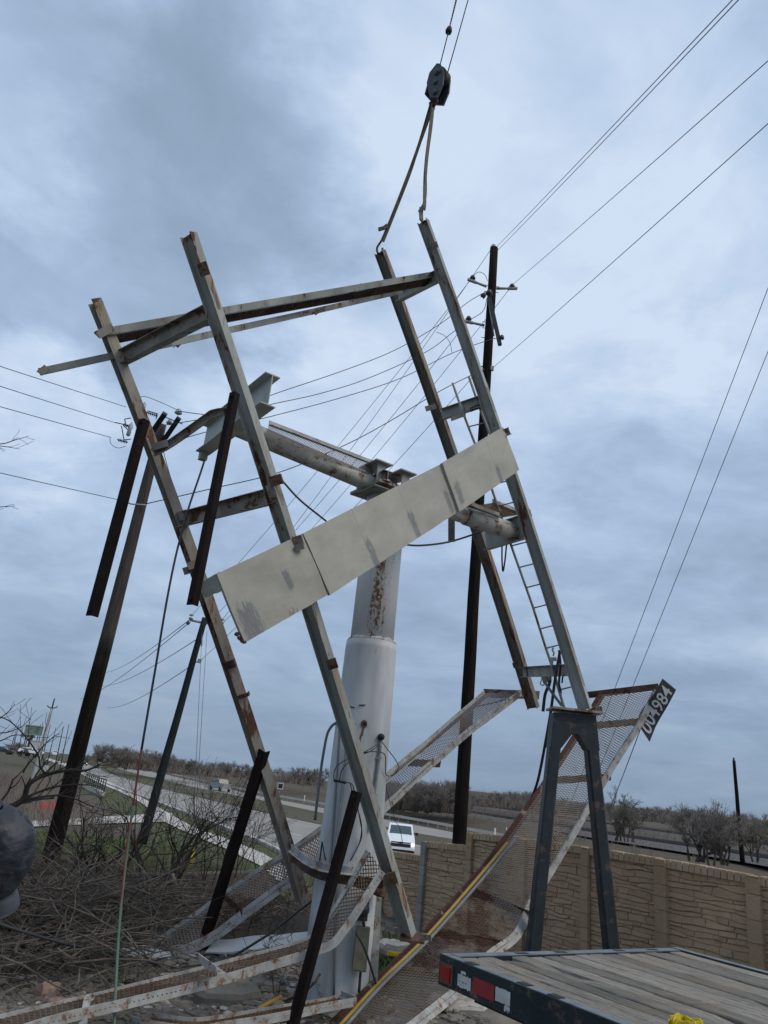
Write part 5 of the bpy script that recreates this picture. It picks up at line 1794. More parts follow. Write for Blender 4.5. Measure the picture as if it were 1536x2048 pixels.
# planks carry their own frame so that the grain runs along the bed
rotd = Matrix((( dr_.x, dl_.x, 0, cA.x), (dr_.y, dl_.y, 0, cA.y), (0, 0, 1, 0), (0, 0, 0, 1)))
deck.data.transform(rotd.inverted())
deck.parent = tr
deck.matrix_local = Matrix.Translation(-Vector(tr['_o'])) @ rotd
def tbox(mb, a0, a1, b0, b1, z0, z1):
    return mb.box(tpnt((a0 + a1) / 2, (b0 + b1) / 2, (z0 + z1) / 2), dr_ * ((a1 - a0) / 2), dl_ * ((b1 - b0) / 2), V(0, 0, (z1 - z0) / 2))
sd = MB()
tbox(sd, 0.0, 0.078, 0.0, LB, -0.165, 0.006)
sd.build('side_rail', M_TRAIL, tr)
sd = MB()
tbox(sd, WB - 0.075, WB, 0.0, LB, -0.165, 0.008)
sd.build('side_rail', M_TRAIL, tr)
rr = MB()
tbox(rr, 0.08, WB - 0.077, 0.0, 0.095, -0.165, 0.004)
for a in (0.62, 1.0, 1.62, 2.0):
    tbox(rr, a, a + 0.1, 0.03, 0.07, 0.004, 0.012)
rr.build('rear_rail', M_TRAIL, tr)
M_TOPR = plain('scuffed_rail_top', (0.14, 0.16, 0.175), 0.55, 0.35, 9)
tpn = MB()
tbox(tpn, 0.008, 0.072, 0.004, LB, 0.0065, 0.010)
tbox(tpn, 0.085, WB - 0.085, 0.006, 0.088, 0.0045, 0.009)
tbox(tpn, WB - 0.07, WB - 0.006, 0.004, LB, 0.0085, 0.012)
tpn.build('rail_cap', M_TOPR, tr)
def side_patch(b0, b1, z0, z1, mat, name, out=0.004, parent=tr, rag=0.0):
    n = 10
    mb = MB()
    lo, hi = [], []
    for k in range(n + 1):
        b = lerp(b0, b1, k / n)
        lo.append(tpnt(-out, b, z0 + rnd(0, rag)))
        hi.append(tpnt(-out, b, z1 - rnd(0, rag)))
    vs = lo + hi + [p + dr_ * (out - 0.001) for p in lo + hi]
    m = n + 1
    mb.grid(vs, [(i, i + 1, m + i + 1, m + i) for i in range(n)] + [(i + 2 * m, i + 2 * m + 1, i + 1, i) for i in range(n)] + [(m + i, m + i + 1, 3 * m + i + 1, 3 * m + i) for i in range(n)])
    return mb.build(name, mat, parent)
def side_b(x):
    """distance along the rail that is seen at photo column x"""
    return min((abs(proj(tpnt(0, k * 0.01, -0.08))[0] - x), k * 0.01) for k in range(400))[1]
lb_ = MB()
b0 = side_b(895)
lb_.box(tpnt(-0.004, b0, -0.088), dr_ * 0.008, dl_ * 0.062, V(0, 0, 0.056))
lb_.build('lamp_frame', plain('brass_bezel', (0.14, 0.10, 0.065), 0.5, 0.3, 20, metal=0.4), tr)
lb_ = MB()
lb_.box(tpnt(-0.014, b0, -0.088), dr_ * 0.008, dl_ * 0.046, V(0, 0, 0.042))
lb_.build('tail_lamp', M_REDL, tr)
side_patch(side_b(917), side_b(943), -0.135, -0.055, M_WHT, 'torn_label', rag=0.012)
side_patch(side_b(923), side_b(932), -0.057, -0.035, M_WHT, 'torn_label', rag=0.006)
M_INK = plain('label_print', (0.08, 0.08, 0.08), 0.8, 0.1, bmp=0)
for k in range(3):
    side_patch(side_b(919) + 0.01 + k * 0.03, side_b(919) + 0.022 + k * 0.03, -0.10, -0.095, M_INK, 'label_print', 0.0055)
side_patch(side_b(946), side_b(990), -0.130, -0.045, M_REDT, 'reflective_tape')
side_patch(side_b(991), side_b(1022), -0.120, -0.045, M_WHT, 'reflective_tape', rag=0.004)
side_patch(side_b(1010), side_b(1022), -0.158, -0.118, M_WHT, 'torn_label', rag=0.01)
for k in range(4):
    side_patch(side_b(1011) + 0.008 + 0.014 * k, side_b(1011) + 0.016 + 0.014 * k, -0.152, -0.144, M_INK, 'label_print', 0.0055)
for x in (925, 1028, 1090):
    b = side_b(x)
    pk = MB()
    tbox(pk, 0.012, 0.066, b, b + 0.085, 0.0105, 0.014)
    pk.build('stake_pocket', M_BLACK, tr)
un = MB()
tbox(un, 0.10, WB - 0.1, 0.25, LB, -0.21, -0.07)
for a in (0.55, WB - 0.67):
    tbox(un, a, a + 0.12, 0.25, LB, -0.55, -0.2)
tbox(un, 0.06, 0.10, 0.95, LB, -0.62, -0.165)
un.build('underframe', M_BLACK, tr)
for bb in (1.55, 2.75):
    for aa in (0.10, WB - 0.55):
        wh_ = MB()
        c = tpnt(aa, bb, 0)
        c.z = 0.50 
        wh_.lathe(c, dr_, [(0.30, 0), (0.47, 0.02), (0.50, 0.06), (0.50, 0.38), (0.47, 0.43), (0.30, 0.45)], 28)
        wo = wh_.build('wheel', M_TYRE, tr)
        MB().lathe(c + dr_ * 0.01, dr_, [(0.0, 0.03), (0.12, 0.0), (0.16, 0.05), (0.29, 0.02), (0.30, 0.03)], 20).build('rim', M_GALV, wo)
# wheels' rims are sub-parts
yw = MB()
yc = tpnt(0, 0)
yp = on_z(1372, 2092, DZ + 0.02)
for k in range(7):
    g = rnd(0, 6.28)
    path = [yp + V(math.cos(g + t) * (0.05 + 0.03 * math.sin(3 * t)), math.sin(g + t) * (0.06 + 0.02 * math.cos(2 * t + k)), 0.02 + 0.07 * abs(math.sin(t * 1.3 + k))) for t in np.linspace(0, 4.5, 12)]
    yw.prism(rect_prof(0.05, 0.006), [Vector(p) for p in path], V(0, 0, 1))
tag(yw.build('yellow_strap', M_YEL, origin=yp), 'crumpled yellow webbing strap lying on the trailer deck', 'strap')

# ------------------------------------------------------------------ the person at the left edge
# stands on the raised ground beside the photographer, mostly out of the picture
def skin_figure(chains, name, mat, parent, sub=2):
    """joined chains [(name, [(pos, radius)...], root index)] grown into one skin"""
    verts, edges, rad, idx = [], [], [], {}
    for nm, chain, root in chains:
        prev = idx.get(root)
        for k, (p, r) in enumerate(chain):
            verts.append(tuple(p))
            rad.append(r)
            i = len(verts) - 1
            idx[f'{nm}{k}'] = i
            if prev is not None:
                edges.append((prev, i))
            prev = i
    me = bpy.data.meshes.new(name)
    me.from_pydata(verts, edges, [])
    ob = bpy.data.objects.new(name, me)
    COL.objects.link(ob)
    sk = ob.modifiers.new('skin', 'SKIN')
    sk.use_smooth_shade = True
    for i, r in enumerate(rad):
        rr_ = r if isinstance(r, tuple) else (r, r)
        me.skin_vertices[0].data[i].radius = rr_
    me.skin_vertices[0].data[0].use_root = True
    ss = ob.modifiers.new('sub', 'SUBSURF')
    ss.levels = ss.render_levels = sub
    d_ = bpy.context.evaluated_depsgraph_get()
    m2 = bpy.data.meshes.new_from_object(ob.evaluated_get(d_))
    bpy.data.objects.remove(ob)
    m2.materials.clear()
    m2.materials.append(mat)
    for p in m2.polygons:
        p.use_smooth = True
    m2.transform(Matrix.Translation(-Vector(parent['_o'])))
    o2_ = bpy.data.objects.new(name, m2)
    COL.objects.link(o2_)
    o2_.parent = parent
    o2_['_o'] = parent['_o']
    return o2_
ELB = at(8, 1712, 1.75)
bx_, by_ = ELB.x - 0.42, ELB.y - 0.03
fz = ground_z(bx_, by_) 
per = thing('person', 'person in a dark camouflage jacket, only the bent elbow showing at the left edge', 'person', (bx_, by_, fz))
sh_z = max(fz + 1.43, ELB.z + 0.06)
pel = V(bx_, by_, fz + 0.95)
sho = V(bx_ + 0.17, by_, sh_z)
fore = at(-6, 1800, 1.72)
body = skin_figure([
    ('t', [(pel, (0.16, 0.12)), (pel + V(0, 0.0, 0.25), (0.155, 0.115)), (V(bx_, by_, sh_z - 0.10), (0.19, 0.12)), (V(bx_, by_, sh_z + 0.05), (0.075, 0.075)), (V(bx_, by_ + 0.02, sh_z + 0.13), (0.06, 0.06)), (V(bx_, by_ + 0.03, sh_z + 0.24), (0.085, 0.10)), (V(bx_, by_ + 0.03, sh_z + 0.33), (0.055, 0.07))], None),
    ('lr', [(pel + V(0.10, 0, -0.08), 0.10), (V(bx_ + 0.11, by_ + 0.03, fz + 0.5), 0.072), (V(bx_ + 0.11, by_, fz + 0.09), 0.05), (V(bx_ + 0.12, by_ + 0.16, fz + 0.045), (0.045, 0.04))], 't0'),
    ('ll', [(pel + V(-0.10, 0, -0.08), 0.10), (V(bx_ - 0.11, by_ + 0.03, fz + 0.5), 0.072), (V(bx_ - 0.11, by_, fz + 0.09), 0.05), (V(bx_ - 0.12, by_ + 0.16, fz + 0.045), (0.045, 0.04))], 't0'),
    ('al', [(V(bx_ - 0.20, by_, sh_z - 0.06), 0.065), (V(bx_ - 0.27, by_ - 0.02, sh_z - 0.34), 0.05), (V(bx_ - 0.24, by_ + 0.10, sh_z - 0.56), 0.036)], 't2')], 'body', M_JEAN, per, 1)
MB().ball(V(bx_, by_ + 0.02, sh_z + 0.29), 0.095, 0.11, 0.10, 14).build('hair', M_HAIR, per)
jk = skin_figure([
    ('j', [(pel + V(0, 0, 0.02), (0.19, 0.145)), (pel + V(0, 0, 0.25), (0.185, 0.14)), (V(bx_, by_, sh_z - 0.12), (0.21, 0.145)), (V(bx_, by_, sh_z + 0.02), (0.10, 0.09))], None),
    ('r', [(sho + V(0.03, 0, -0.02), 0.095)], 'j2')], 'jacket', M_CAMO, per, 2)
# the raised sleeve, a loose bulging elbow, cuff and hand on the hip
slv = MB()
ringn = 28
def sleeve_rings(spec):
    vs, fs = [], []
    for i, (c, rx_, rz_) in enumerate(spec):
        for j in range(ringn):
            g = 2 * math.pi * j / ringn
            n_ = mnoise.noise(V(math.cos(g) * 1.6, math.sin(g) * 1.6, i * 0.22)) * 0.05
            n_ += 0.018 * math.sin(i * 0.9 + 2.5 * math.cos(g))
            vs.append(c + RT * (math.cos(g) * rx_ * (1 + n_)) + FW * (math.sin(g) * rz_ * (1 + n_)))
    for i in range(len(spec) - 1):
        for j in range(ringn):
            fs.append((i * ringn + j, i * ringn + (j + 1) % ringn, (i + 1) * ringn + (j + 1) % ringn, (i + 1) * ringn + j))
    fs.append(tuple(range(ringn)))
    fs.append(tuple((len(spec) - 1) * ringn + j for j in range(ringn - 1, -1, -1)))
    return vs, fs
spec = []
for y, xr in ((1618, 4), (1620, 14), (1624, 26), (1630, 36), (1640, 46), (1652, 55), (1666, 62), (1680, 66), (1698, 67), (1715, 65), (1730, 61), (1745, 54), (1758, 45), (1770, 37), (1782, 29), (1790, 23), (1794, 21)):
    half = (xr + 46) / 2
    spec.append((at(xr - half, y, 1.75), half / FOC * 1.75, max(0.03, half / FOC * 1.75 * 1.0)))
vs, fs = sleeve_rings(spec)
slv.grid(vs, fs, True)
slv.build('sleeve', M_CAMO, per)
cf = MB()
spec = []
for y, xl, xr in ((1786, -38, 26), (1792, -40, 34), (1800, -42, 36), (1808, -44, 37), (1815, -45, 37), (1820, -46, 33)):
    half = (xr - xl) / 2
    spec.append((at((xl + xr) / 2, y, 1.75), half / FOC * 1.75, 0.04))
vs, fs = sleeve_rings(spec)
cf.grid(vs, fs, True)
cf.build('cuff', M_JEAN, per)
# upper arm back to the shoulder and the hand below the cuff, both outside the picture
MB().tube([sho, at(-40, 1660, 1.76), at(-12, 1690, 1.75)], [0.085, 0.08, 0.07], 16).build('upper_sleeve', M_CAMO, per)
hd_ = at(-58, 1822, 1.76)
skin_figure([('p', [(at(-28, 1812, 1.75), 0.026), (hd_, (0.036, 0.016)), (hd_ + V(-0.045, 0, -0.012), (0.034, 0.014))], None),
             ('a', [(hd_ + V(-0.085, 0.018, -0.02), 0.008), (hd_ + V(-0.12, 0.03, -0.035), 0.007)], 'p2'),
             ('b', [(hd_ + V(-0.09, 0.006, -0.022), 0.008), (hd_ + V(-0.128, 0.012, -0.038), 0.007)], 'p2'),
             ('c', [(hd_ + V(-0.086, -0.008, -0.022), 0.008), (hd_ + V(-0.122, -0.008, -0.038), 0.007)], 'p2'),
             ('d', [(hd_ + V(-0.078, -0.022, -0.02), 0.007), (hd_ + V(-0.105, -0.026, -0.034), 0.006)], 'p2'),
             ('t', [(hd_ + V(-0.02, 0.035, 0.02), 0.010), (hd_ + V(-0.05, 0.055, 0.02), 0.008)], 'p1')], 'hand', M_SKIN, per, 2)

# ------------------------------------------------------------------ utility poles and lines
def pole_mesh(base, top, r0, r1, name, mat, parent, n=18):
    pts = [base.lerp(top, i / 12) for i in range(13)]
    pts = [p + V(mnoise.noise(p * 0.35), mnoise.noise(p * 0.35 + V(5, 0, 0)), 0) * 0.03 for p in pts]
    return MB().tube(pts, [lerp(r0, r1, i / 12) for i in range(13)], n).build(name, mat, parent)
def bell(mb_mat, c, axis, r, parent, name='insulator'):
    mb = MB()
    mb.lathe(c, axis, [(0.0, -0.02), (r * 0.45, 0.0), (r, r * 0.35), (r * 0.95, r * 0.7), (r * 0.62, r * 0.95), (r * 0.7, r * 1.25), (r * 0.42, r * 1.55), (0, r * 1.65)], 14)
    return mb.build(name, mb_mat, parent)
# pole behind the right-hand uprights
Y2 = 20.6
p2b, p2t = at_y(918, 1690, Y2), at_y(988, 497, Y2)
p2b = p2b + (p2b - p2t) * 0.12
pole2 = thing('utility_pole', 'tall dark wooden utility pole behind the ladder side of the frame', 'utility pole', p2b, 'wooden utility poles')
pole_mesh(p2b, p2t, 0.185, 0.135, 'pole', M_POLE, pole2)
def a2(x, y, dy=0.0):
    return at_y(x, y, Y2 + dy)
bell(M_PORC, p2t + V(-0.02, 0, -0.02), V(0, 0, 1), 0.11, pole2)
for (xa, ya, xb, yb) in ((973, 573, 944, 562), (993, 577, 1025, 577), (969, 651, 936, 644)):
    m_ = MB()
    m_.tube([a2(xa, ya), a2(xb, yb)], [0.045, 0.035], 8)
    d_ = (a2(xb, yb) - a2(xa, ya)).normalized()
    m_.box(a2(xb, yb), d_ * 0.16, V(0, 0.05, 0), V(0, 0, 0.03))
    m_.build('standoff_arm', M_GALV, pole2)
for (x, y) in ((945, 559), (1024, 576), (937, 641)):
    bell(M_PORCD, a2(x, y), V(0, 0, 1), 0.10, pole2)
    MB().lathe(a2(x, y) + V(0, 0, 0.02), V(0, 0, 1), [(0.05, 0), (0.085, 0.03), (0.08, 0.06), (0.05, 0.075)], 14).build('insulator_skirt', M_PORC, pole2)
MB().prism(rect_prof(0.11, 0.10), [a2(978, 592, -0.35), a2(1000, 690, -0.6)], RT).build('crossarm', M_ARM, pole2)
MB().tube([a2(977, 600, -0.2), a2(988, 672, -0.45)], 0.02, 6).build('arm_brace', M_GALV, pole2)
bell(M_PORCD, a2(978, 590, -0.4), V(0, 0, 1), 0.12, pole2)
bell(M_PORCD, a2(971, 592, -0.4), V(-1, 0, 0.1), 0.10, pole2)
bell(M_PORCD, a2(1002, 678, -0.6), V(0.3, 0, 1), 0.09, pole2)
for y in (572, 584, 645, 657, 676):
    c = a2(988 - (y - 497) * 0.0587, y)
    MB().tube([c - V(0.24, 0, 0), c + V(0.24, 0, 0)], 0.012, 6).build('through_bolt', M_GALV, pole2)
MB().box(a2(984, 737, -0.1), V(0.05, 0, 0), V(0, 0.05, 0), V(0, 0, 0.07)).tube([a2(962, 733), a2(984, 733)], 0.018, 6).build('line_clamp', M_GALV, pole2)

# pole at the left with two dark crossarms and switchgear
Y1 = 18.1
p1b = at_y(100, 1722, Y1)
p1t = at_y(323, 850, Y1)
pole1 = thing('utility_pole', 'weathered wooden utility pole with two dark crossarms and switchgear, standing at the left', 'utility pole', V(p1b.x, p1b.y, ground_z(p1b.x, p1b.y)), 'wooden utility poles')
p1b = p1b + (p1b - p1t) * 0.05
PJ = p1b.lerp(p1t, 0.45)
pole_mesh(p1b, PJ, 0.190, 0.166, 'pole_butt', M_POLE, pole1)
pole_mesh(PJ, p1t, 0.165, 0.118, 'pole', M_POLEB, pole1)
def a1(x, y, dy=0.0):
    return at_y(x, y, Y1 + dy)
MB().prism(rect_prof(0.13, 0.11), [a1(296, 876, -0.15), a1(330, 827, -0.75)], RT).build('crossarm', M_ARM, pole1)
MB().prism(rect_prof(0.13, 0.11), [a1(320, 892, 0.15), a1(358, 836, -0.45)], RT).build('crossarm', M_ARM, pole1)
bell(M_PORC, a1(356, 829, -0.45), V(0, 0, 1), 0.10, pole1)
bell(M_PORC, a1(338, 849, -0.2), V(0, 0, 1), 0.085, pole1)
sw = MB()
for (x, y, h_) in ((286, 815, 0.16), (259, 858, 0.2)):
    c = a1(x, y, -0.3)
    sw.lathe(c - V(0, 0, h_), V(0.05, 0, 1), [(0.03, 0), (0.055, 0.02), (0.05, h_), (0.055, h_ * 1.6), (0.03, h_ * 1.7), (0.015, h_ * 2.0)], 10)
sw.build('arrester', M_PORC, pole1)
for (x0, y0, x1, y1) in ((290, 824, 316, 832), (244, 848, 266, 856), (234, 879, 256, 885)):
    sp1 = MB()
    a, b = a1(x0, y0, -0.3), a1(x1, y1, -0.25)
    sp1.tube([a, b], 0.012, 6)
    d_ = (b - a).normalized()
    for k in range(6):
        c = a.lerp(b, 0.15 + k * 0.14)
        sp1.lathe(c, d_, [(0.015, -0.012), (0.045, 0), (0.045, 0.008), (0.015, 0.016)], 10)
    sp1.build('strain_insulator', M_PORCD, pole1)
fr_ = MB()
for (x0, y0, x1, y1) in ((230, 845, 262, 852), (243, 852, 248, 880), (248, 880, 262, 878), (250, 838, 262, 836), (249, 838, 252, 850), (296, 822, 316, 828), (314, 828, 312, 838), (325, 832, 365, 848), (248, 852, 262, 866)):
    fr_.tube([a1(x0, y0, -0.3), a1(x1, y1, -0.3)], 0.013, 6)
fr_.build('switch_frame', M_ARM, pole1)
MB().tube(smooth_poly([a1(220, 874, -.3), a1(222, 888, -.3), a1(236, 896, -.3), a1(252, 892, -.3)], 4), 0.008, 5).build('jumper', M_WIRE, pole1)
MB().tube(smooth_poly([a1(281, 806, -.3), a1(281, 796, -.3), a1(290, 793, -.3), a1(320, 804, -.3), a1(355, 820, -.4)], 5), 0.008, 5).build('jumper', M_WIRE, pole1)
MB().tube([a1(250, 1003, -0.2), a1(262, 1008, -0.2), a1(292, 1010, -0.2)], 0.018, 6).build('line_clamp', M_GALV, pole1)
MB().tube(smooth_poly([a1(327, 905, -.2), a1(350, 985, -.3), a1(366, 1035, -.3), a1(385, 1100, -.3)], 4), 0.01, 5).build('guy_strand', M_WIRE, pole1)

# dark pole farther back
p3b, p3t = at(290, 1664, 29.2), at(410, 1236, 30.4)
p3t = at_y(410, 1236, p3b.y)
pole3 = thing('utility_pole', 'slim dark green pole farther back by the pavement, in a tangle of bare shrubs', 'utility pole', p3b, 'wooden utility poles')
pole_mesh(p3b - (p3t - p3b) * 0.05, p3t, 0.185, 0.12, 'pole', M_POLEG, pole3)
def a3(x, y):
    return at_y(x, y, p3b.y)
MB().tube([a3(380, 1240), a3(412, 1247)], 0.05, 8).build('standoff_arm', M_GALV, pole3)
MB().tube([a3(410, 1246), a3(444, 1248)], 0.04, 8).build('standoff_arm', M_GALV, pole3)
for x, y in ((381, 1240), (443, 1249)):
    for k in range(2):
        MB().lathe(a3(x, y) + V(0, 0, 0.05 + 0.14 * k), V(0, 0, 1), [(0.03, -0.02), (0.10, 0), (0.09, 0.05), (0.03, 0.08)], 12).build('insulator', M_PORC, pole3)
MB().tube([a3(379, 1243), a3(374, 1249)], 0.07, 8).build('arrester', M_PORCD, pole3)
MB().tube([a3(405, 1258), a3(403, 1292)], 0.03, 6).build('guy_rod', M_GALV, pole3)
MB().box(a3(399, 1322), V(0.07, 0, 0), V(0, 0.07, 0), V(0, 0, 0.08)).build('line_clamp', M_GALV, pole3)

def sag(a, b, s, n=18):
    return [a.lerp(b, i / n) - V(0, 0, s * 4 * (i / n) * (1 - i / n)) for i in range(n + 1)]
def power_line(a, b, s, r, label, mat=M_WIRE, group='overhead lines'):
    pts = sag(a, b, s)
    o = MB().tube(pts, r, 5).build('power_line', mat, origin=a)
    return tag(o, label, 'power line', group)
# from the right-hand pole up over the photographer's right shoulder
for (x0, y0, x1, y1, lab) in ((991, 496, 1462, -2, 'upper line of the close pair running up right from the pole top'), (996, 500, 1474, -2, 'lower line of the close pair running up right from the pole top'),
                             (1022, 572, 1560, 96, 'single line rising right from the arm on the right of the pole'), (984, 737, 1570, 212, 'lowest line rising right from the clamp below the pole\'s crossarm')):
    a = a2(x0, y0)
    b = at(x1, y1, 9.0 if x1 < 1500 else 10.0)
    b = a + (b - a) * 1.35
    power_line(a, b, 0.05, 0.0075, lab)
# two pairs from the left edge to the left pole
for (x0, y0, x1, y1, lab) in ((-30, 718, 252, 814, 'topmost line coming in from the left edge to the left pole'), (-30, 758, 232, 846, 'second line from the top coming in from the left edge'), (-30, 800, 222, 875, 'third line from the top coming in from the left edge'), (-30, 934, 252, 1003, 'lowest line coming in from the left edge to the clamp on the left pole')):
    e_ = a1(x1, y1, -0.2)
    power_line(e_ + (at(x0, y0, 14.5) - e_) * 7.0, e_, 0.10, 0.0085, lab)
# between the left and right poles
def line_px(px, r, lab, step=8):
    pts = smooth_poly([at(*p) for p in px], step)
    return tag(MB().tube(pts, r, 5).build('power_line', M_WIRE, origin=pts[0]), lab, 'power line', 'overhead lines')
def D2(x, y):
    return (a2(x, y) - EYE).dot(FW)
line_px([(356, 822, 18.6), (400, 828, 18.7), (430, 829, 18.7), (500, 806, 19.2), (560, 784, 19.6), (690, 740, 20.4), (790, 700, 21.2), (880, 648, 21.8), (935, 605, 22.2), (972, 583, 22.4)], 0.0105, 'line from the left pole\'s white insulator to the right pole\'s upper arm')
line_px([(330, 850, 18.6), (420, 835, 18.7), (545, 808, 19.3), (640, 787, 19.9), (735, 757, 20.6), (850, 705, 21.4), (905, 665, 21.8), (940, 640, 21.9), (966, 622, 22.0), (974, 596, 22.1)], 0.0105, 'middle line between the left pole and the right pole')
line_px([(335, 886, 18.2), (420, 862, 18.5), (545, 832, 19.2), (680, 796, 20.1), (800, 757, 20.9), (905, 706, 21.6), (990, 676, 22)], 0.0105, 'third line between the two tall poles, ending at the small crossarm')
line_px([(290, 1008, 17.8), (420, 978, 18.3), (560, 944, 19.0), (690, 890, 19.9), (780, 842, 20.6), (880, 782, 21.3), (968, 738, 21.8)], 0.0125, 'lowest line between the two tall poles, passing behind the pipe')
line_px([(873, 664, 21.6), (890, 672, 21.6), (900, 686, 21.6), (904, 705, 21.6)], 0.008, 'short looped jumper hanging between two lines left of the right pole')
line_px([(946, 552, 22.3), (958, 544, 22.3), (970, 550, 22.3), (975, 562, 22.3)], 0.009, 'short arched jumper beside the top arm of the right pole')
# from the right pole away to the far pole
def far_line(x0, y0, x1, y1, s, lab):
    power_line(a2(x0, y0), a3(x1, y1), s, 0.009, lab)
far_line(981, 500, 444, 1240, 0.35, 'line from the right pole\'s top down to the far pole\'s right insulator')
far_line(944, 556, 382, 1232, 0.35, 'line from the right pole\'s left arm down to the far pole\'s left insulator')
far_line(1022, 574, 446, 1246, 0.5, 'line from the right pole\'s right arm passing behind it to the far pole')
far_line(937, 640, 400, 1262, 0.5, 'line from the right pole\'s lower left arm to the far pole')
far_line(964, 733, 400, 1322, 0.35, 'lowest line from the right pole to the far pole\'s clamp')
for (x0, y0, x1, y1, lab) in ((381, 1238, 205, 1345, 'upper left line leaving the far pole'), (375, 1248, 160, 1398, 'second line leaving the far pole to the left'), (399, 1275, 200, 1372, 'third line leaving the far pole to the left'), (396, 1322, 215, 1415, 'lowest line leaving the far pole to the left')):
    power_line(a3(x0, y0), at(x1, y1, 95), 0.6, 0.018, lab)
# guy lines at the right
for (x0, y0, x1, y1, lab) in ((1560, 512, 1150, 1584, 'left one of the two guy lines passing behind the catwalk\'s top'), (1560, 642, 1176, 1594, 'right one of the two guy lines passing behind the catwalk\'s top')):
    a, b = at(x0, y0, 17.0), at(x1, y1, 22.0)
    b = b + (b - a) * 0.10
    a = a + (a - b) * 0.9
    power_line(a, b, 0.02, 0.0085, lab, group='guy lines')
a, b = at(1283, 1440, 12.3), on_z(1218, 1640, 0.0)
power_line(at(1292, 1428, 13.5), at(1222, 1612, 18.0), 0.02, 0.009, 'thin guy line hanging from the numbered end of the leaning catwalk', group='guy lines')
# guy strands of the far pole with their yellow guards
for k, (x0, y0, x1, y1, g0, g1, lab) in enumerate(((404, 1262, 380, 1741, (385, 1688), (380, 1738), 'taller yellow plastic guy guard on the lawn'), (414, 1262, 384, 1738, (387.5, 1698), (383, 1736), 'shorter yellow plastic guy guard close beside the taller one'))):
    base = on_z(x1, y1, 0.15)
    Yb = base.y
    top = a3(x0, y0)
    pts = [at_y(x1, y1, Yb), at_y(g0[0], g0[1], Yb + 0.05), top]
    tag(MB().tube(pts, 0.009, 5).build('guy_wire', M_WIRE, origin=pts[0]), ('left' if k == 0 else 'right') + ' one of the two thin wires from the dark far pole to a yellow guard', 'guy wire', 'guy lines')
    gdn = MB()
    ga, gb_ = at_y(g1[0], g1[1], Yb - 0.03), at_y(g0[0], g0[1], Yb + 0.02)
    gdn.tube([ga, ga.lerp(gb_, .5), gb_], [0.036, 0.036, 0.030], 10)
    tag(gdn.build('guy_guard', M_YEL, origin=ga), lab, 'guy guard', 'yellow guy guards')
# lone dark pole at the right
pr = thing('utility_pole', 'lone dark bare pole standing beyond the wall at the far right', 'pole', at(1484, 1708, 60))
pole_mesh(at(1484, 1708, 60) - V(0, 0, 0.6), at_y(1468, 1521, at(1484, 1708, 60).y), 0.19, 0.12, 'pole', M_POLE, pr)
MB().box(at_y(1467.5, 1519, at(1484, 1708, 60).y), V(0.05, 0, 0), V(0, 0.05, 0), V(0, 0, 0.15)).build('top_bracket', M_ARM, pr)
gp_ = [at(1185, 1640, 30), at(1214, 1703, 30)]
tag(MB().tube(gp_, 0.05, 8).build('leaning_post', M_POLEG, origin=gp_[1]), 'short dark green post leaning behind the wall right of the stand', 'post')

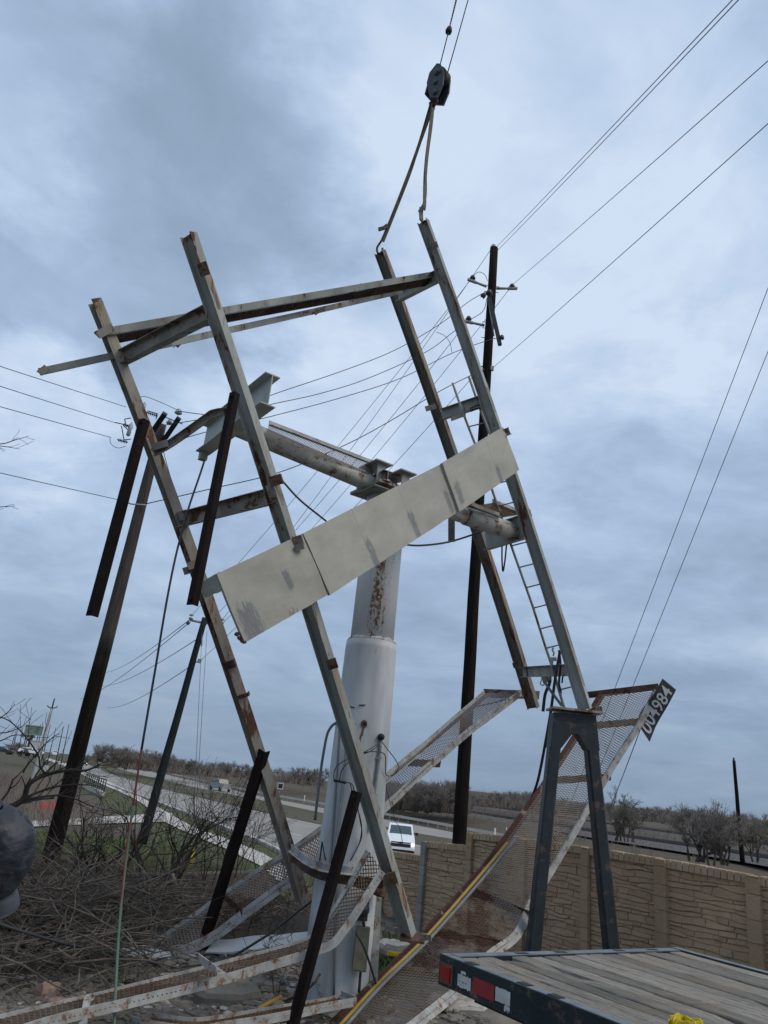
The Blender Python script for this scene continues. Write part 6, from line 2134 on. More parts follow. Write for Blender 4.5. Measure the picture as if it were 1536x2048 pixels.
# ------------------------------------------------------------------ vehicles
def vehicle_parts(root, paint, truck=True, lights=True, detail=True):
    """x forwards, z up, origin on the road under the middle"""
    o = MB()
    if truck:
        prof_ = [(-2.85, .50), (2.70, .45), (2.85, .62), (2.86, .95), (2.70, 1.05), (1.30, 1.33), (-2.85, 1.28)]
        cab = [(1.42, 1.29), (-1.30, 1.26), (-1.05, 1.86), (-0.95, 1.90), (0.25, 1.92), (0.45, 1.86)]
        wheels = (1.85, -1.85)
        hw = 0.98
    else:
        prof_ = [(-2.25, .42), (2.2, .40), (2.3, .58), (2.28, .82), (2.1, .95), (1.1, 1.05), (-2.2, 1.08), (-2.32, .85)]
        cab = [(1.15, 1.03), (-2.1, 1.06), (-1.75, 1.50), (-1.5, 1.56), (0.0, 1.58), (0.25, 1.52)]
        wheels = (1.4, -1.4)
        hw = 0.90
    def sec(mb, pr, w0, w1, zref0, zref1):
        k = len(pr)
        def wy(z):
            t = min(1, max(0, (z - zref0) / (zref1 - zref0)))
            return lerp(w0, w1, t)
        L_ = [V(x, wy(z), z) for x, z in pr]
        R_ = [V(x, -wy(z), z) for x, z in pr]
        ch_ = 0.05
        vs = L_ + R_
        mb.grid(vs, [tuple(range(k)), tuple(range(2 * k - 1, k - 1, -1))] + [(i, k + i, k + (i + 1) % k, (i + 1) % k) for i in range(k)])
        return wy
    b = MB()
    sec(b, prof_, hw * 0.97, hw * 0.93, .5, 1.2)
    # flared wheel arches and bevelled hood centre
    for wx in wheels:
        for s_ in (-1, 1):
            b.tube([V(wx + 0.46 * math.cos(g), s_ * hw * 0.955, 0.40 + 0.46 * math.sin(g)) for g in np.linspace(0, math.pi, 9)], 0.035, 6)
    if truck:
        b.grid([V(1.3, -.6, 1.35), V(1.3, .6, 1.35), V(2.62, .55, 1.085), V(2.62, -.55, 1.085), V(1.3, -.6, 1.2), V(1.3, .6, 1.2), V(2.62, .55, 1.0), V(2.62, -.55, 1.0)], [(0, 1, 2, 3), (0, 3, 7, 4), (1, 5, 6, 2), (2, 6, 7, 3)])
    b.build('body', paint, root, local=True)
    c = MB()
    wy = sec(c, cab, hw * 0.90, hw * (0.80 if truck else 0.72), cab[0][1], cab[4][1])
    c.build('cabin', paint, root, local=True)
    def glass(mbx, pts, nrm):
        cen = sum((Vector(p) for p in pts), V(0, 0, 0)) / len(pts)
        f = [cen + (Vector(p) - cen) * 0.86 + Vector(nrm) * 0.006 for p in pts]
        bk = [p - Vector(nrm) * 0.012 for p in f]
        k = len(f)
        mbx.grid(f + bk, [tuple(range(k))] + [(i, k + i, k + (i + 1) % k, (i + 1) % k) for i in range(k)])
    A_, Z_ = cab[0], cab[5]
    g = MB()
    n_ = V(Z_[1] - A_[1], 0, A_[0] - Z_[0]).normalized()
    glass(g, [V(A_[0], wy(A_[1]), A_[1]), V(A_[0], -wy(A_[1]), A_[1]), V(Z_[0], -wy(Z_[1]), Z_[1]), V(Z_[0], wy(Z_[1]), Z_[1])], n_)
    g.build('windscreen', M_GLASS, root, local=True)
    g = MB()
    A_, Z_ = cab[1], cab[2]
    n_ = V(-(Z_[1] - A_[1]), 0, Z_[0] - A_[0]).normalized()
    glass(g, [V(A_[0], wy(A_[1]), A_[1]), V(A_[0], -wy(A_[1]), A_[1]), V(Z_[0], -wy(Z_[1]), Z_[1]), V(Z_[0], wy(Z_[1]), Z_[1])], n_)
    g.build('rear_window', M_GLASS, root, local=True)
    for s_ in (-1, 1):
        for (xa, xb, xc, xd) in (((1.15, 0.1, 0.12, 0.42) if truck else (0.95, -0.4, -0.4, 0.2)), ((0.0, -1.1, -0.95, 0.02) if truck else (-0.5, -1.9, -1.6, -0.5))):
            g = MB()
            z0, z1 = cab[0][1] + 0.05, cab[5][1] - 0.03
            glass(g, [V(xa, s_ * wy(z0), z0), V(xb, s_ * wy(z0), z0), V(xc, s_ * wy(z1), z1), V(xd, s_ * wy(z1), z1)], V(0, s_, 0.2).normalized())
            g.build('side_window', M_GLASS, root, local=True)
    fx = prof_[3][0]
    if truck:
        g = MB()
        g.abox(fx - 0.02, fx + 0.03, -0.66, 0.66, 0.66, 0.84)
        g.abox(fx - 0.04, fx + 0.02, -0.62, 0.62, 0.895, 0.945)
        g.build('grille', M_BLACK, root, local=True)
        g = MB()
        bt = [(-0.16, 0.0), (-0.14, 0.055), (-0.05, 0.055), (-0.045, 0.08), (0.045, 0.08), (0.05, 0.055), (0.14, 0.055), (0.16, 0.0), (0.05, 0.0), (0.045, -0.03), (-0.045, -0.03), (-0.05, 0.0)]
        k = len(bt)
        vs = [V(fx + 0.045, y, 0.875 + z) for y, z in bt] + [V(fx + 0.0, y, 0.885 + z) for y, z in bt]
        g.grid(vs, [tuple(range(k))] + [(i, k + i, k + (i + 1) % k, (i + 1) % k) for i in range(k)])
        g.build('emblem', M_BLACK, root, local=True)
        g = MB()
        g.abox(fx - 0.05, fx + 0.10, -0.93, 0.93, 0.50, 0.64)
        g.build('bumper', paint, root, local=True)
        g = MB()
        g.abox(fx - 0.04, fx + 0.085, -0.80, 0.80, 0.36, 0.495)
        g.build('skid_plate', M_BLACK, root, local=True)
        for s_ in (-1, 1):
            g = MB()
            g.abox(fx - 0.10, fx + 0.025, s_ * 0.79 - 0.09, s_ * 0.79 + 0.09, 0.74, 0.92)
            g.build('headlight', M_LED if lights else M_GLASS, root, local=True)
        g = MB()
        g.abox(-2.75, -1.25, -0.75, 0.75, 1.262, 1.272)
        g.build('bed', M_BLACK, root, local=True)
        g = MB()
        g.abox(-2.93, -2.84, -0.9, 0.9, 0.44, 0.60)
        g.build('rear_bumper', M_GALV, root, local=True)
    else:
        for s_ in (-1, 1):
            g = MB()
            g.abox(fx - 0.08, fx + 0.03, s_ * 0.66 - 0.13, s_ * 0.66 + 0.13, 0.66, 0.80)
            g.build('headlight', M_LED if lights else M_GLASS, root, local=True)
        g = MB()
        g.abox(fx - 0.02, fx + 0.035, -0.5, 0.5, 0.50, 0.62)
        g.build('grille', M_BLACK, root, local=True)
    bxr = prof_[-1][0]
    for s_ in (-1, 1):
        g = MB()
        g.abox(bxr - 0.02, bxr + 0.12, s_ * hw * 0.86 - 0.07, s_ * hw * 0.86 + 0.07, 0.82 if truck else 0.72, 1.18 if truck else 0.95)
        g.build('tail_light', M_REDL, root, local=True)
        g = MB()
        g.box((cab[0][0] - 0.35, s_ * (hw + 0.10), cab[0][1] + 0.12), (0.06, 0, 0), (0, 0.10, 0), (0, 0, 0.09))
        g.build('mirror', M_BLACK, root, local=True)
        for wx in wheels:
            g = MB()
            g.lathe((wx, s_ * (hw * 0.98 - 0.26 * (s_ > 0) + 0.0 * s_) if s_ > 0 else -(hw * 0.98), 0.38), (0, 1, 0), [(0.2, 0), (0.36, 0.01), (0.38, 0.04), (0.38, 0.22), (0.36, 0.25), (0.2, 0.26)], 20)
            w_ = g.build('wheel', M_TYRE, root, local=True)
            g = MB()
            yo = s_ * (hw * 0.98 + 0.004)
            g.lathe((wx, yo, 0.38), (0, -s_, 0), [(0.0, 0.02), (0.10, 0.0), (0.16, 0.05), (0.22, 0.01), (0.24, 0.06)], 14)
            g.build('rim', M_GALV, w_, local=True)
def heading(p, d):
    return math.atan2(d.y, d.x)
def road_dir(p, line):
    i = min(range(len(line) - 1), key=lambda k: (line[k] - p).length)
    return (line[i + 1] - line[i]).normalized()
# white pickup coming towards us on the near carriageway
tp_ = on_z(797, 1708, ZR)
rd_ = road_dir(tp_, E0)
tw = thing('pickup_truck', 'white pickup truck with lit headlights driving towards the camera behind the wall', 'pickup truck', tp_, rz=math.atan2(-tp_.y * 0.96, -tp_.x + 1.6))
vehicle_parts(tw, M_CARW, True, True)
ts = on_z(439, 1582, ZR)
rd_ = road_dir(ts, E2)
tsv = thing('pickup_truck', 'silver pickup truck driving away on the far carriageway', 'pickup truck', ts, rz=math.atan2(rd_.y, rd_.x) + 0.18)
vehicle_parts(tsv, M_CARS, True, False)
tsv.scale = (1.2, 1.2, 1.2)
for (x, y, D_, lab, paint, lit, rz) in ((168, 1531, 190, 'dark car with lit headlights coming down the near carriageway beside the left pole', M_CARD, True, -1.2),
                                       (109, 1512, 300, 'small white car far up the road', M_CARW, False, 1.9)):
    p = on_z(x, y, ZR)
    p = at_y(x, y, p.y) if p.y < 400 else at(x, y, D_)
    vt = thing('car', lab, 'car', V(p.x, p.y, p.z), rz=rz)
    vehicle_parts(vt, paint, False, lit)
    vt.scale = (1.25, 1.25, 1.25)
for i, (x, y, D_, lab, paint, rz) in enumerate(((55, 1508, 190, 'left one of the two white cars parked below the far billboard', M_CARW, 0.3), (67, 1510, 188, 'right one of the two white cars parked below the far billboard', M_CARW, 0.2),
                                              (4, 1508, 170, 'dark car parked at the far left edge on the rise', M_CARD, 0.1))):
    p = at(x, y, D_)
    vt = thing('car', lab, 'car', p, 'cars parked below the billboard' if i < 2 else None, rz=rz)
    vehicle_parts(vt, paint, False, False)

# ------------------------------------------------------------------ roadside furniture
gr = thing('guardrail', 'long pale guardrail along the far carriageway', 'guardrail', E3[8])
ge = offset(E3, -1.2)
tst = sdist(np.array([[ge[8].x, ge[8].y]]), E3)[0]
if tst > 0:
    ge = offset(E3, 1.2)
Lg = poly_len(ge)
gpts = [poly_at(ge, i / 79 * min(1, 330 / Lg)) for i in range(80)]
MB().prism([(0.40, 0.0), (0.48, 0.06), (0.56, 0.0), (0.63, 0.06), (0.72, 0.0), (0.72, -0.03), (0.40, -0.03)], [p + V(0, 0, 0.02) for p in gpts], V(0, 0, 1)).build('rail', M_GUARD, gr)
for i in range(100):
    p = poly_at(ge, (i * 2.6) / Lg)
    MB().box(p + V(0.06, 0.10, 0.34), V(0.06, 0, 0), V(0, 0.06, 0), V(0, 0, 0.38)).build('post', M_KERB, gr)
# culvert railing and headwall by the pavement
br = thing('culvert_railing', 'short dark metal railing on a pale concrete headwall beside the pavement', 'railing', on_z(190, 1588, ZR))
q0, q1 = on_z(167, 1574, ZR), on_z(206, 1592, ZR)
hwm = MB()
dq = (q1 - q0).normalized()
nq = V(dq.y, -dq.x, 0)
hwm.box((q0 + q1) / 2 + V(0, 0, -0.1), (q1 - q0) / 2, nq * 0.2, V(0, 0, 0.55))
hwm.build('headwall', M_CONC, br)
h_rail = 1.35
for k in range(11):
    p = q0.lerp(q1, k / 10) + V(0, 0, 0.45)
    MB().box(p + V(0, 0, h_rail / 2), dq * 0.09, nq * 0.05, V(0, 0, h_rail / 2)).build('baluster', M_STAND, br)
for z_ in (0.35, 1.3):
    MB().box((q0 + q1) / 2 + V(0, 0, 0.45 + z_), (q1 - q0) / 2 * 1.02, nq * 0.06, V(0, 0, 0.06)).build('bar', M_STAND, br)
# orange plastic barrier mesh thrown in the scrub
ob = MB()
oc = on_z(90, 1627, ZR)
for k in range(3):
    w_ = 0.62 - 0.05 * k
    pts = [oc + V(lerp(-0.62, 0.62, i / 10) + 0.12 * k - 0.1, 0.1 * math.sin(i * 1.3 + k), 0.13 + 0.27 * k + 0.06 * math.sin(i * 0.9 + k)) for i in range(11)]
    ob.prism(rect_prof(0.22, 0.05), pts, V(0, 0, 1))
tag(ob.build('safety_fence', M_ORANGE, origin=oc), 'crumpled bright orange plastic safety fence lying in the scrub', 'safety fence')
# small white board
wb = thing('notice_board', 'small pale board on two legs in the scrub beside the grey pole', 'board', on_z(87, 1549, ZR))
c = on_z(87, 1549, ZR)
MB().box(c + V(0, 0, 1.1), V(0.62, 0, 0), V(0, 0.03, 0), V(0, 0, 0.55)).build('panel', M_SHEET, wb)
for s_ in (-1, 1):
    MB().box(c + V(0.5 * s_, 0.05, 0.5), V(0.05, 0, 0), V(0, 0.05, 0), V(0, 0, 0.7)).build('leg', M_SHEET, wb)
# pale concrete pole, far left
cpb = on_z(62, 1573, ZR)
cpt = at_y(109, 1397, cpb.y)
cp_ = thing('concrete_pole', 'pale grey utility pole leaning right at the far left', 'utility pole', cpb)
pole_mesh(cpb - V(0, 0, 0.4), cpb.lerp(cpt, 0.88), 0.30, 0.16, 'pole', M_CONCP, cp_, 12)
pole_mesh(cpb.lerp(cpt, 0.87), cpt, 0.10, 0.08, 'top_pin', M_ARM, cp_, 8)
k = (cpt.y)
arm = smooth_poly([at_y(95, 1411, k), at_y(97, 1414, k), at_y(102, 1416, k), at_y(108, 1416, k), at_y(113, 1415, k), at_y(115, 1412, k)], 3)
MB().tube(arm, 0.06, 6).build('bracket_arm', M_ARM, cp_)
# dark slim posts in a row along the pavement
for (xt, yt, xb, yb) in ((138, 1449, 120, 1538), (127, 1453, 108, 1541), (112, 1455, 94, 1528), (101, 1449, 84, 1518), (86, 1444, 71, 1513), (81, 1449, 67, 1511), (58, 1460, 48, 1507), (46, 1455, 36, 1505), (38, 1448, 24, 1504), (32, 1462, 20, 1503)):
    hp_ = 1493 + (xb) * 0.105
    D_ = min(210, (4.2 * FOC) / max(14, (yb - hp_)) * 0.98)
    b = at(xb, yb, D_)
    t_ = at_y(xt, yt, b.y)
    i_ = [138, 127, 112, 101, 86, 81, 58, 46, 38, 32].index(xt)
    words = ['nearest and rightmost', 'second from the right', 'third from the right', 'fourth from the right', 'fifth from the right', 'sixth from the right', 'fourth from the left', 'third from the left', 'second from the left', 'leftmost']
    r_ = 0.11 if D_ < 120 else 0.13
    tag(MB().tube([b - V(0, 0, 0.5), b.lerp(t_, 0.5), t_], [r_, r_ * .9, r_ * .6], 8).build('slim_post', M_ARM, origin=b), words[i_] + ' of the slim dark posts lining the road at the far left', 'post', 'slim dark posts at the far left')
# billboards far away
def far_board(label, x0, y0, x1, y1, D_, mats, legs, root_name='far_billboard'):
    c = at((x0 + x1) / 2, (y0 + y1) / 2, D_)
    g_ = at((x0 + x1) / 2, 1506, D_)
    r_ = thing(root_name, label, 'billboard', V(c.x, c.y, g_.z))
    hw_, hh = (x1 - x0) / 2 / FOC * D_, (y1 - y0) / 2 / FOC * D_
    MB().box(c, V(hw_, 0, 0), V(0, 0.15, 0), V(0, 0, hh)).build('panel', mats, r_)
    MB().box(c + V(0, -0.2, hh * 0.92), V(hw_, 0, 0), V(0, 0.05, 0), V(0, 0, hh * 0.10)).build('trim', M_CONCP, r_)
    MB().box(c + V(0, -0.2, -hh * 0.92), V(hw_, 0, 0), V(0, 0.05, 0), V(0, 0, hh * 0.06)).build('trim', M_CONCP, r_)
    for x in legs:
        lp_ = at(x, (y0 + y1) / 2, D_)
        MB().tube([V(lp_.x, c.y + 0.25, c.z), V(lp_.x, c.y + 0.25, g_.z - 1)], 0.35 if len(legs) == 1 else 0.15, 10).build('leg', M_ARM, r_)
M_BB = plain('faded_green_board', (0.15, 0.20, 0.165), 0.7, 0.7, 0.7, bmp=0)
far_board('large faded green billboard far off at the left', 50, 1451, 85, 1470, 200, M_BB, [66])
far_board('lower dull green billboard half behind the large one', 44, 1467, 70, 1475, 215, M_BB, [52, 60])
far_board('plain white signboard below the large far billboard', 60, 1482, 81, 1497, 195, M_SHEET, [63, 78], 'far_signboard')
# signal cabinet, signs and delineators beyond the road
sc = thing('signal_cabinet', 'small white trackside cabinet with a mast beside the far trees', 'cabinet', at(350, 1543, 300))
MB().box(at(351, 1539, 300), V(0.75, 0, 0), V(0, 0.5, 0), V(0, 0, 0.95)).build('cabinet', M_SHEET, sc)
MB().tube([at(345, 1543, 300), at_y(346, 1522, at(345, 1543, 300).y)], 0.14, 8).build('mast', M_GALV, sc)
MB().box(at(346, 1526, 299), V(0.4, 0, 0), V(0, 0.2, 0), V(0, 0, 0.9)).build('signal_head', M_GALV, sc)
ms = thing('road_sign', 'small black and white square sign by the guardrail left of the column', 'road sign', on_z(560, 1592, ZR + 0.6))
c = on_z(560, 1590, ZR + 0.6)
zc = at_y(561, 1572, c.y)
MB().box(zc, V(0.58, 0, 0), V(0, 0.03, 0), V(0, 0, 0.62)).build('panel', M_SHEET, ms)
dm = MB()
for g_ in range(4):
    a_ = g_ * math.pi / 2 + math.pi / 4
    dm.box(zc + V(0.0, -0.04, 0) + V(math.cos(a_), 0, math.sin(a_)) * 0.29, V(0.21, 0, 0), V(0, 0.012, 0), V(0, 0, 0.21))
dm.build('black_symbol', M_BLACK, ms)
MB().box(V(zc.x, zc.y + 0.06, (zc.z + c.z) / 2), V(0.05, 0, 0), V(0, 0.03, 0), V(0, 0, (zc.z - c.z) / 2)).build('post', M_GALV, ms)
for x, y0_, y1_, lab in ((609, 1602, 1590, 'white delineator post just left of the column'), (990, 1672, 1656, 'white delineator post seen just above the wall'), (1013, 1660, 1655, 'short white delineator post right of the dark pole')):
    b = on_z(x, y0_, -1.2)
    t_ = at_y(x + 0.3, y1_, b.y)
    tag(MB().box((b + t_) / 2, V(0.07, 0, 0), V(0, 0.03, 0), V(0, 0, (t_.z - b.z) / 2)).build('delineator', M_LETTER, origin=b), lab, 'delineator')
tw_ = at(187, 1552, 120)
tag(MB().tube([on_z(196, 1568, ZR), at_y(201, 1528, on_z(196, 1568, ZR).y)], 0.09, 8).box(at_y(201, 1529, on_z(196, 1568, ZR).y), V(0.35, 0, 0), V(0, 0.04, 0), V(0, 0, 0.35)).build('sign_post', M_GALV, origin=on_z(196, 1568, ZR)),
    'thin grey sign post seen edge-on beside the road at the left', 'sign')

# ------------------------------------------------------------------ bare trees and shrubs
def grow(mb_list, p, d, L, r, depth, spread, rs, up=0.12, nside=4, minr=0.004, kids=(2, 4), wig=0.22):
    """recursive bare branching; mb_list[0] gets the thick wood, mb_list[1] the twigs"""
    n = 4 if depth > 1 else 3
    pts, rad = [p], [r]
    q, dd = p, d
    for i in range(n):
        dd = (dd + V(rs.uniform(-1, 1), rs.uniform(-1, 1), rs.uniform(-1, 1)) * wig + V(0, 0, up)).normalized()
        q = q + dd * (L / n)
        pts.append(q)
        rad.append(max(minr, r * (1 - 0.5 * (i + 1) / n)))
    (mb_list[0] if depth > 2 else mb_list[1]).tube(pts, rad, nside if depth > 2 else 3, caps=False)
    if depth <= 0:
        return
    k = rs.randint(*kids)
    for j in range(k):
        t = rs.uniform(0.35, 1.0)
        b = poly_at(pts, t)
        ax = dd.orthogonal().normalized()
        ax.rotate(Matrix.Rotation(rs.uniform(0, 6.283), 3, dd))
        nd_ = (dd + ax * rs.uniform(spread * 0.6, spread * 1.3)).normalized()
        grow(mb_list, b, nd_, L * rs.uniform(0.55, 0.8), max(minr, r * 0.52 * (1.1 - 0.3 * t)), depth - 1, spread, rs, up, nside, minr, kids, wig)
# kinds of far tree, 6 m tall, sharing their meshes
def far_kind(seed, spread, trunks, depth, twig):
    rs = random.Random(seed)
    a, b = MB(), MB()
    for t in range(trunks):
        g = rs.uniform(0, 6.28)
        grow([a, b], V(math.cos(g) * 0.25 * (trunks > 1), math.sin(g) * 0.25 * (trunks > 1), -0.3), V(rs.uniform(-.3, .3), rs.uniform(-.3, .3), 1).normalized(), rs.uniform(1.0, 2.6), 0.09, depth, spread * rs.uniform(0.7, 1.2), rs, rs.uniform(0.06, 0.2), 5, twig, (2, 5), 0.3)
    return a, b
KINDS = []
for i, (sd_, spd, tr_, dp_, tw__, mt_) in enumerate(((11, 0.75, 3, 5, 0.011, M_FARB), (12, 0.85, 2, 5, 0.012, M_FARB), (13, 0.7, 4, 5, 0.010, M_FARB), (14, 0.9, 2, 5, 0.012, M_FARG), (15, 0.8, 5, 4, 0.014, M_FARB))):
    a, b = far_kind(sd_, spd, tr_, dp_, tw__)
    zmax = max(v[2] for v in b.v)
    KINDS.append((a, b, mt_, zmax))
PROTO = {}
tcount = [0]
def far_tree(p, h, kind, label, group, wide=1.0, cat='tree'):
    a, b, mt_, zmax = KINDS[kind]
    if kind not in PROTO:
        root = thing('bare_tree', label, cat, V(0, 0, 0), group)
        a.build('trunk', M_BARK, root, local=True)
        b.build('crown', mt_, root, local=True)
        PROTO[kind] = root
        r_ = root
    else:
        r_ = copy_tree(PROTO[kind])
        r_['label'] = label
        if group:
            r_['group'] = group
        elif 'group' in r_:
            del r_['group']
    r_.location = p
    s_ = h / zmax
    r_.scale = (s_ * wide, s_ * wide, s_)
    r_.rotation_euler.z = rnd(0, 6.28)
    return r_
def tree_px(xb, yb, ytop, D_, kind, label, group=None, wide=1.0):
    p = at(xb, yb, D_)
    h = (yb - ytop) / FOC * D_ * 1.02
    return far_tree(p, h, kind, label, group, wide)
# the distinct ones at the right
tree_px(1252, 1678, 1577, 62, 3, 'round bare tree with a pale budding crown just right of the stand', None, 0.9)
tree_px(1420, 1722, 1606, 48, 0, 'wide bare tree beyond the wall between the stand and the lone pole', None, 1.05)
tree_px(1376, 1715, 1612, 50, 1, 'thin bare tree at the left of the wide one beyond the wall', None, 0.9)
tree_px(1540, 1722, 1618, 46, 3, 'bare tree cut by the right edge beyond the wall', None, 1.0)
tree_px(1268, 1680, 1600, 64, 1, 'smaller bare tree leaning against the round budding one', None, 1.2)
tree_px(1236, 1676, 1612, 63, 2, 'shrubby bare tree just left of the round budding one', None, 1.3)
tree_px(1446, 1722, 1612, 49, 4, 'dense many-stemmed bare tree at the left foot of the lone pole', None, 1.1)
tree_px(1400, 1716, 1622, 52, 2, 'low bushy bare tree at the foot of the wide one beyond the wall', None, 1.3)
tree_px(1512, 1718, 1630, 50, 0, 'bare tree right of the lone pole, close to the right edge', None, 1.2)
# tree masses
rs = random.Random(5)
GRP = 'bare trees of the far tree line'
def mass(n, x0, x1, base0, base1, top0, top1, D0, D1, label, jit=10, w=1.15):
    for i in range(n):
        t = (i + rs.random()) / n
        x = lerp(x0, x1, t)
        yb = lerp(base0, base1, t) + rs.uniform(-1, 4)
        yt = lerp(top0, top1, t) + rs.choice((-0.5, 0, 0.3, 0.6, 1.0, 1.5)) * jit * rs.uniform(0.6, 1.1)
        D_ = lerp(D0, D1, t) * rs.uniform(0.9, 1.1)
        tree_px(x, yb, yt, D_, rs.choice((0, 1, 2, 4)), label, GRP, w * rs.uniform(0.9, 1.3))
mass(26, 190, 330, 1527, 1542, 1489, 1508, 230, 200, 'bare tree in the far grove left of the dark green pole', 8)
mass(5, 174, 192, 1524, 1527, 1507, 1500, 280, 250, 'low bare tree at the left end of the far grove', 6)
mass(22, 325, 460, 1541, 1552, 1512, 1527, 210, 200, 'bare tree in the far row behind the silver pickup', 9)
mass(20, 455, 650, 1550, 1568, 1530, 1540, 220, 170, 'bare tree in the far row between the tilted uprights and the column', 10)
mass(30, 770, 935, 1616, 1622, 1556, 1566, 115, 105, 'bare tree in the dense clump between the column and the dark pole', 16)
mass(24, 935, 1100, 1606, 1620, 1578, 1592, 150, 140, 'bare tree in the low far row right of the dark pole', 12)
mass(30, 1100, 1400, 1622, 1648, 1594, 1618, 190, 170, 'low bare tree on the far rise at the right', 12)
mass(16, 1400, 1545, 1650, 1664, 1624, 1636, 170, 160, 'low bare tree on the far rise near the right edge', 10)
mass(7, 10, 60, 1506, 1508, 1484, 1490, 200, 190, 'bare tree on the rise below the far billboards', 8)
# scrub below the tree line: too dense to count
def twig_field(name, n, place, hmin, hmax, r, mat, label_kind='stuff', lean=0.5, seg=2, fan=5, label=None):
    mb = MB()
    for _ in range(n):
        q = place()
        if q is None:
            continue
        for k in range(fan):
            h = rs.uniform(hmin, hmax)
            d = V(rs.uniform(-lean, lean), rs.uniform(-lean, lean), 1).normalized()
            pts = [q]
            for s_ in range(seg):
                d = (d + V(rs.uniform(-.35, .35), rs.uniform(-.35, .35), 0)).normalized()
                pts.append(pts[-1] + d * (h / seg))
            mb.tube(pts, [r, r * 0.7, r * 0.4, r * .3][:seg + 1], 3, caps=False)
    o = mb.build(name, mat)
    return tag(o, label, None, None, label_kind)
def ground_pt(x, y, lo=0.0):
    return V(x, y, ground_z(x, y) - lo)
GZCACHE = {}
def scatter_ground(n, fn):
    """n random x, y from fn, with heights looked up in one go"""
    P_ = np.array([fn() for _ in range(n)])
    z = height_np2(P_[:, 0], P_[:, 1])[0]
    return [V(float(a), float(b), float(c)) for (a, b), c in zip(P_, z)]
def bank_xy():
    t = rs.random()
    p = poly_at(RAIL1, 0.12 + 0.75 * t)
    return (p.x + rs.uniform(-9, 16), p.y + rs.uniform(-8, 22))
# undergrowth that closes the far tree line: too dense to count
def under(n, x0, x1, b0, b1, D0, D1):
    out = []
    for _ in range(n):
        t = rs.random()
        out.append(at(lerp(x0, x1, t), lerp(b0, b1, t) + rs.uniform(-1, 3), lerp(D0, D1, t) * rs.uniform(0.92, 1.08)) - V(0, 0, 0.3))
    return out
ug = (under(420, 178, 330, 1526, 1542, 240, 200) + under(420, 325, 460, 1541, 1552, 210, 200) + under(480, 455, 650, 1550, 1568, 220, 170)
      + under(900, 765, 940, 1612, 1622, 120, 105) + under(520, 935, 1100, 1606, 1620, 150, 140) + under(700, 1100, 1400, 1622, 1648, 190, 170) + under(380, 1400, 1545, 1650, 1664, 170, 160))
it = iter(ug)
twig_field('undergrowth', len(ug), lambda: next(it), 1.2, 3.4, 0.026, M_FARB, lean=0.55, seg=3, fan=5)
# thin upright stems standing all over the brush pit
st_ = [on_z(rs.uniform(-40, 640), rs.uniform(1735, 1800) + abs(rs.gauss(0, 25)), -0.2) for _ in range(420)]
it = iter(st_)
twig_field('brush_stems', len(st_), lambda: next(it), 0.5, 1.5, 0.0042, M_BARK, lean=0.45, seg=3, fan=3)
it = iter(scatter_ground(4600, bank_xy))
twig_field('scrub_on_bank', 4600, lambda: next(it), 0.3, 1.5, 0.02, M_FARB, lean=0.7, fan=4)
def left_xy():
    y = rs.uniform(48, 120)
    return (-0.105 * y - rs.uniform(0.0, 0.46) * y, y)
it = iter([p for p in scatter_ground(3000, left_xy)])
sd_l = sdist(np.array([[p.x, p.y] for p in list(scatter_ground(1, left_xy))]), E0)
pts_l = scatter_ground(6000, left_xy)
dd_ = sdist(np.array([[p.x, p.y] for p in pts_l]), E0)
pts_l = [p for p, d in zip(pts_l, dd_) if d > 9.5]
it = iter(pts_l)
twig_field('scrub_field', len(pts_l), lambda: next(it), 0.4, 1.5, 0.014, M_FARB, lean=0.7, fan=4)
# grass on the lawn and the verges
def lawn_xy():
    y = rs.uniform(16, 46)
    return (-0.03 * y - rs.uniform(0, 0.5) * y, y)
pts_g = scatter_ground(26000, lawn_xy)
arr = np.array([[p.x, p.y] for p in pts_g])
_, dg_, tg_, _, _ = height_np2(arr[:, 0], arr[:, 1])
def not_paved(x, y):
    return True
gb = MB()
pav = np.array([[p.x, p.y] for p in offset(SW_lo, 0)])
for p, d, t in zip(pts_g, dg_, tg_):
    if d < 0.25 or t < 4.6:
        continue
    px_, py_ = proj(p)
    if 1626 < py_ < 1658 and px_ < 360 and py_ < 1657:
        continue
    if mnoise.noise(V(p.x * 0.25, p.y * 0.25, 0)) < -0.25 and rs.random() < 0.6:
        continue
    for k in range(3):
        h = rs.uniform(0.05, 0.16)
        d_ = V(rs.uniform(-.5, .5), rs.uniform(-.5, .5), 1).normalized()
        o_ = p + V(rs.uniform(-.08, .08), rs.uniform(-.08, .08), 0)
        s_ = V(rs.uniform(-1, 1), rs.uniform(-1, 1), 0).normalized() * 0.010
        gb.face([o_ - s_, o_ + s_, o_ + d_ * h])
tag(gb.build('grass', M_GRASSB), kind='stuff')

# shrubs in front of the lawn: individual, each with its stems and twigs
def shrub(xb, yb, D_, h, stems, spread, seed, label, mat=M_BARKD, r=0.022, lean=(0, 0), depth=4, wig=0.34, minr=0.0030, group='bare shrubs at the brush pit'):
    p = at(xb, yb, D_)
    rr_ = random.Random(seed)
    root = thing('bare_shrub', label, 'shrub', p, group)
    a, b = MB(), MB()
    for k in range(stems):
        d = V(rr_.uniform(-spread, spread) + lean[0], rr_.uniform(-spread, spread) + lean[1], 1).normalized()
        grow([a, b], p + V(rr_.uniform(-.15, .15), rr_.uniform(-.15, .15), -0.1), d, h * rr_.uniform(0.45, 0.75), r * rr_.uniform(0.7, 1.1), depth - 1, 0.8, rr_, 0.05, 5, minr, (2, 4), wig)
    a.build('stems', mat, root)
    b.build('twigs', mat, root)
shrub(240, 1775, 13.6, 1.9, 7, 0.75, 31, 'large dark tangled shrub left of the tag line', r=0.035, lean=(0.25, 0))
shrub(300, 1780, 13.9, 2.1, 6, 0.7, 32, 'dark tangled shrub behind the tag line below the green pole', r=0.034, lean=(0.15, 0))
